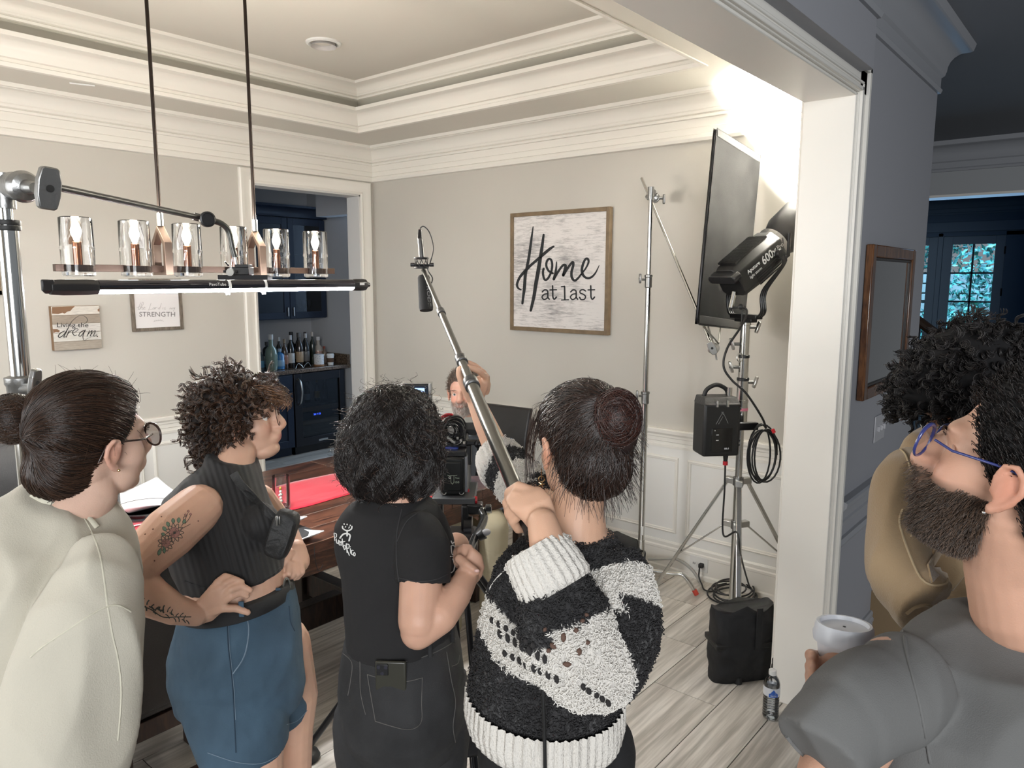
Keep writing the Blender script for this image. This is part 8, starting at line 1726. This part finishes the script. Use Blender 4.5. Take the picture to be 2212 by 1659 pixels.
# ---- 6: grey t-shirt, beard, nearest, right edge
def man6():
    fw = (-RH*math.cos(math.radians(50))+FH*math.sin(math.radians(50))+UP*.30); d = .98; Mh = headmat(fw, UP+RH*.2, P(2172, 1062, d), 1, 1.15); root = empty('person', down(P(2230, 1500, 1.05)), 'person in a grey t-shirt and blue glasses holding a coffee cup at the right edge', 'person')
    mb = MB(); put_head(mb, Mh, k=1.15); mb.chain([Mh@V((-.018, 0, -.05)), P(2190, 1220, 1.07), P(2210, 1320, 1.08)], [.062, .064, .068]); mb.rings([sil(2110, 1370, 2330, 1360, 1.12, .12), sil(1990, 1490, 2440, 1480, 1.10, .17), sil(1960, 1700, 2440, 1700, 1.08, .2)])
    S_ = P(1935, 1455, 1.04); E_ = P(1790, 1700, .96); W = P(1822, 1500, 1.12); mb.chain([S_, E_], [.052, .042]); mb.chain([E_, P(1806, 1600, 1.05), W], [.042, .038, .027])
    mb.chain([W, P(1815, 1455, 1.13)], [.028, .034])
    for i, (v, v2) in enumerate(((1418, 1415), (1440, 1440), (1462, 1460), (1484, 1481))): mb.chain([P(1812, v+4, 1.185), P(1782, v+2, 1.20), P(1762, v, 1.185), P(1751, v2, 1.15), P(1757, v2+1, 1.115)], [.0105, .0105, .010, .0095, .008], 12)
    mb.chain([P(1830, 1470, 1.10), P(1850, 1440, 1.085), P(1852, 1410, 1.08)], [.013, .011, .0085], 12)
    bd = ((.060, .040, .028), -.040, 0); fuse('body', mb, .0036, skin, root, 2, None, head_color(Mh, (.52, .30, .21), lips=(.36, .16, .12), beard=bd, blush=.25)); face_bits(Mh, root, skinc=(.45, .27, .2), ex=.060); glasses(Mh, root, M('blue_acetate', (.03, .04, .16), .2, coat=.5), (.026, .022), .0022, 'dark blue eyeglasses worn by the person in the grey t-shirt', thin_top=1.5)
    line = [(0, 44), (25, 46), (45, 34), (60, 16), (72, 0), (84, -12), (92, 8), (104, -10), (125, -36), (180, -52)]; hs = Star([((-.018, 0, .042), (.102, .084, .096)), ((-.05, 0, -.03), (.066, .066, .055))], k=.02); haircap(Mh, HEAD, hs, line, root, M('short_black_base', (.010, .009, .009), .8)); Rn = np.random.default_rng(11)
    D = unit(Rn.normal(size=(16000, 3))); D = D[hairmask(D, line) > .35][:7000]; n = len(D); t = np.linspace(0, 1, 9); dr = unit(D*.5+np.array((-.3, 0, -.2))+.5*Rn.normal(size=(n, 3))); base = D*hs.R(D)[:, None]*.98; hl = .006+.013*np.clip(D[:, 2:3, None], 0, 1); pts = base[:, None]+dr[:, None]*t[None, :, None]*hl+.003*np.sin(t*8+Rn.random((n, 1))*6)[..., None]; strands('hair_strands', tow(Mh, pts), .0007, .0004, hair_mat('short_black', (.004, .0035, .0035), (.022, .017, .015), .4, .35), root)
    n = 14000; D = unit(np.stack([Rn.random(n*3), Rn.normal(size=n*3)*.7, -Rn.random(n*3)*1.9-.1], 1)); p = D*HEAD.R(D)[:, None]; y = np.abs(p[:, 1]); ok = (p[:, 2] < -.036)&(p[:, 2] > -.125)&(p[:, 0] > -.002)&~((y < .021)&(np.abs(p[:, 2]+.064) < .007))&((p[:, 2] < -.044)|(y < .026)|(p[:, 0] < .040))&~((y < .012)&(p[:, 2] > -.048)); D = D[ok][:n]; p = p[ok][:n]; k = len(D)
    dr = unit(D*.7+np.array((.0, 0, -.8))+.4*Rn.normal(size=(k, 3))); t = np.linspace(0, 1, 6); pts = p[:, None]+dr[:, None]*(t*.012)[None, :, None]*(.6+Rn.random((k, 1, 1))); strands('beard_strands', tow(Mh, pts), .00042, .0002, hair_mat('dark_beard', (.02, .013, .009), (.11, .065, .04), .45), root)
    MB().ell(Mh@V((-.002, .089, -.044)), (.0025,)*3, None, 10, 8).build('earring', chrome, root)
    gm = M('heather_grey_jersey', (.125, .125, .122), .95, bump=(600, .3), wrink=(2.2, .5)); mb = MB()
    mb.rings([sil(2085, 1345, 2320, 1335, 1.12, .17), sil(2015, 1366, 2400, 1358, 1.11, .21), sil(1960, 1400, 2460, 1392, 1.09, .24), sil(1915, 1470, 2490, 1460, 1.08, .28), sil(1885, 1530, 2490, 1530, 1.07, .30), sil(1890, 1700, 2490, 1700, 1.06, .30), sil(1890, 1980, 2490, 1980, 1.06, .30)])
    mb.tube(bez([P(1990, 1462, 1.06), P(1925, 1496, 1.02), P(1860, 1530, .985), P(1798, 1575, .955), P(1768, 1622, .94)], 5), [.045]*2+[.062]*5+[.064]*7+[.060]*7, 28)
    def fold(co):
        a = N3(co, 6, 5, (1, 1, .3)); return .022*(.4-np.abs(a)*1.3)+.006*N3(co, 14, 2, (1, 1, .5))
    ts = fuse('t_shirt', mb, .006, gm, root, 4, fold); bt = bvh(ts); seam(bt, 'sleeve_hem', [(1700, 1590), (1725, 1620), (1760, 1650), (1780, 1658)], .003, gm, root); seam(bt, 'armhole_seam', [(1950, 1345), (1960, 1420), (1985, 1520), (2010, 1650)], .0022, gm, root)
    F_ = [down(P(u, 2000, 1.06), .06) for u in (2080, 2300)]; mb = MB()
    for u, f in zip((2080, 2300), F_): h = V((f.x, f.y, .86)); mb.chain([h, h*.5+f*.5, f], [.10, .07, .058])
    fuse('trousers', mb, .014, M('jeans_dark', (.03, .035, .05), .9), root, 2); shoes(root, F_, black_p, FH)
    # cup
    b = P(1818, 1500, 1.16); t_ = P(1822, 1362, 1.16); ax = (t_-b).normalized()*.75+UP*.25; ax = ax.normalized(); cup = empty('paper_cup', b, 'white paper coffee cup with a white lid held at the right', 'cup'); h = (t_-b).length
    MB().lathe([(0, 0), (.029, 0), (.040, h-.01), (0, h-.01)], b, ax, 36).build('cup_body', M('white_paper', (.66, .67, .70), .6), cup, 50); MB().lathe([(.0405, h-.016), (.0445, h-.015), (.0455, h-.004), (.043, h), (.0425, h+.008), (.040, h+.013), (.036, h+.013), (.034, h+.007), (.0, h+.007)], b, ax, 40).build('lid', M('white_lid_plastic', (.62, .64, .68), .35), cup, 50)
    MB().cyl(b+ax*(h+.0072)+RH*.0, b+ax*(h+.0078), .0022, None, 10).build('sip_hole', rubber, cup)
man6()
tag(MB().obox(onZ(1915, 1318, .14), (.28, .22, .28), Matrix.Rotation(.2, 3, 'Z')).build('cardboard_box', M('brown_cardboard', (.16, .11, .06), .85), None, 30, .003), 'brown cardboard box on the hall floor behind the tan jacket', 'box')
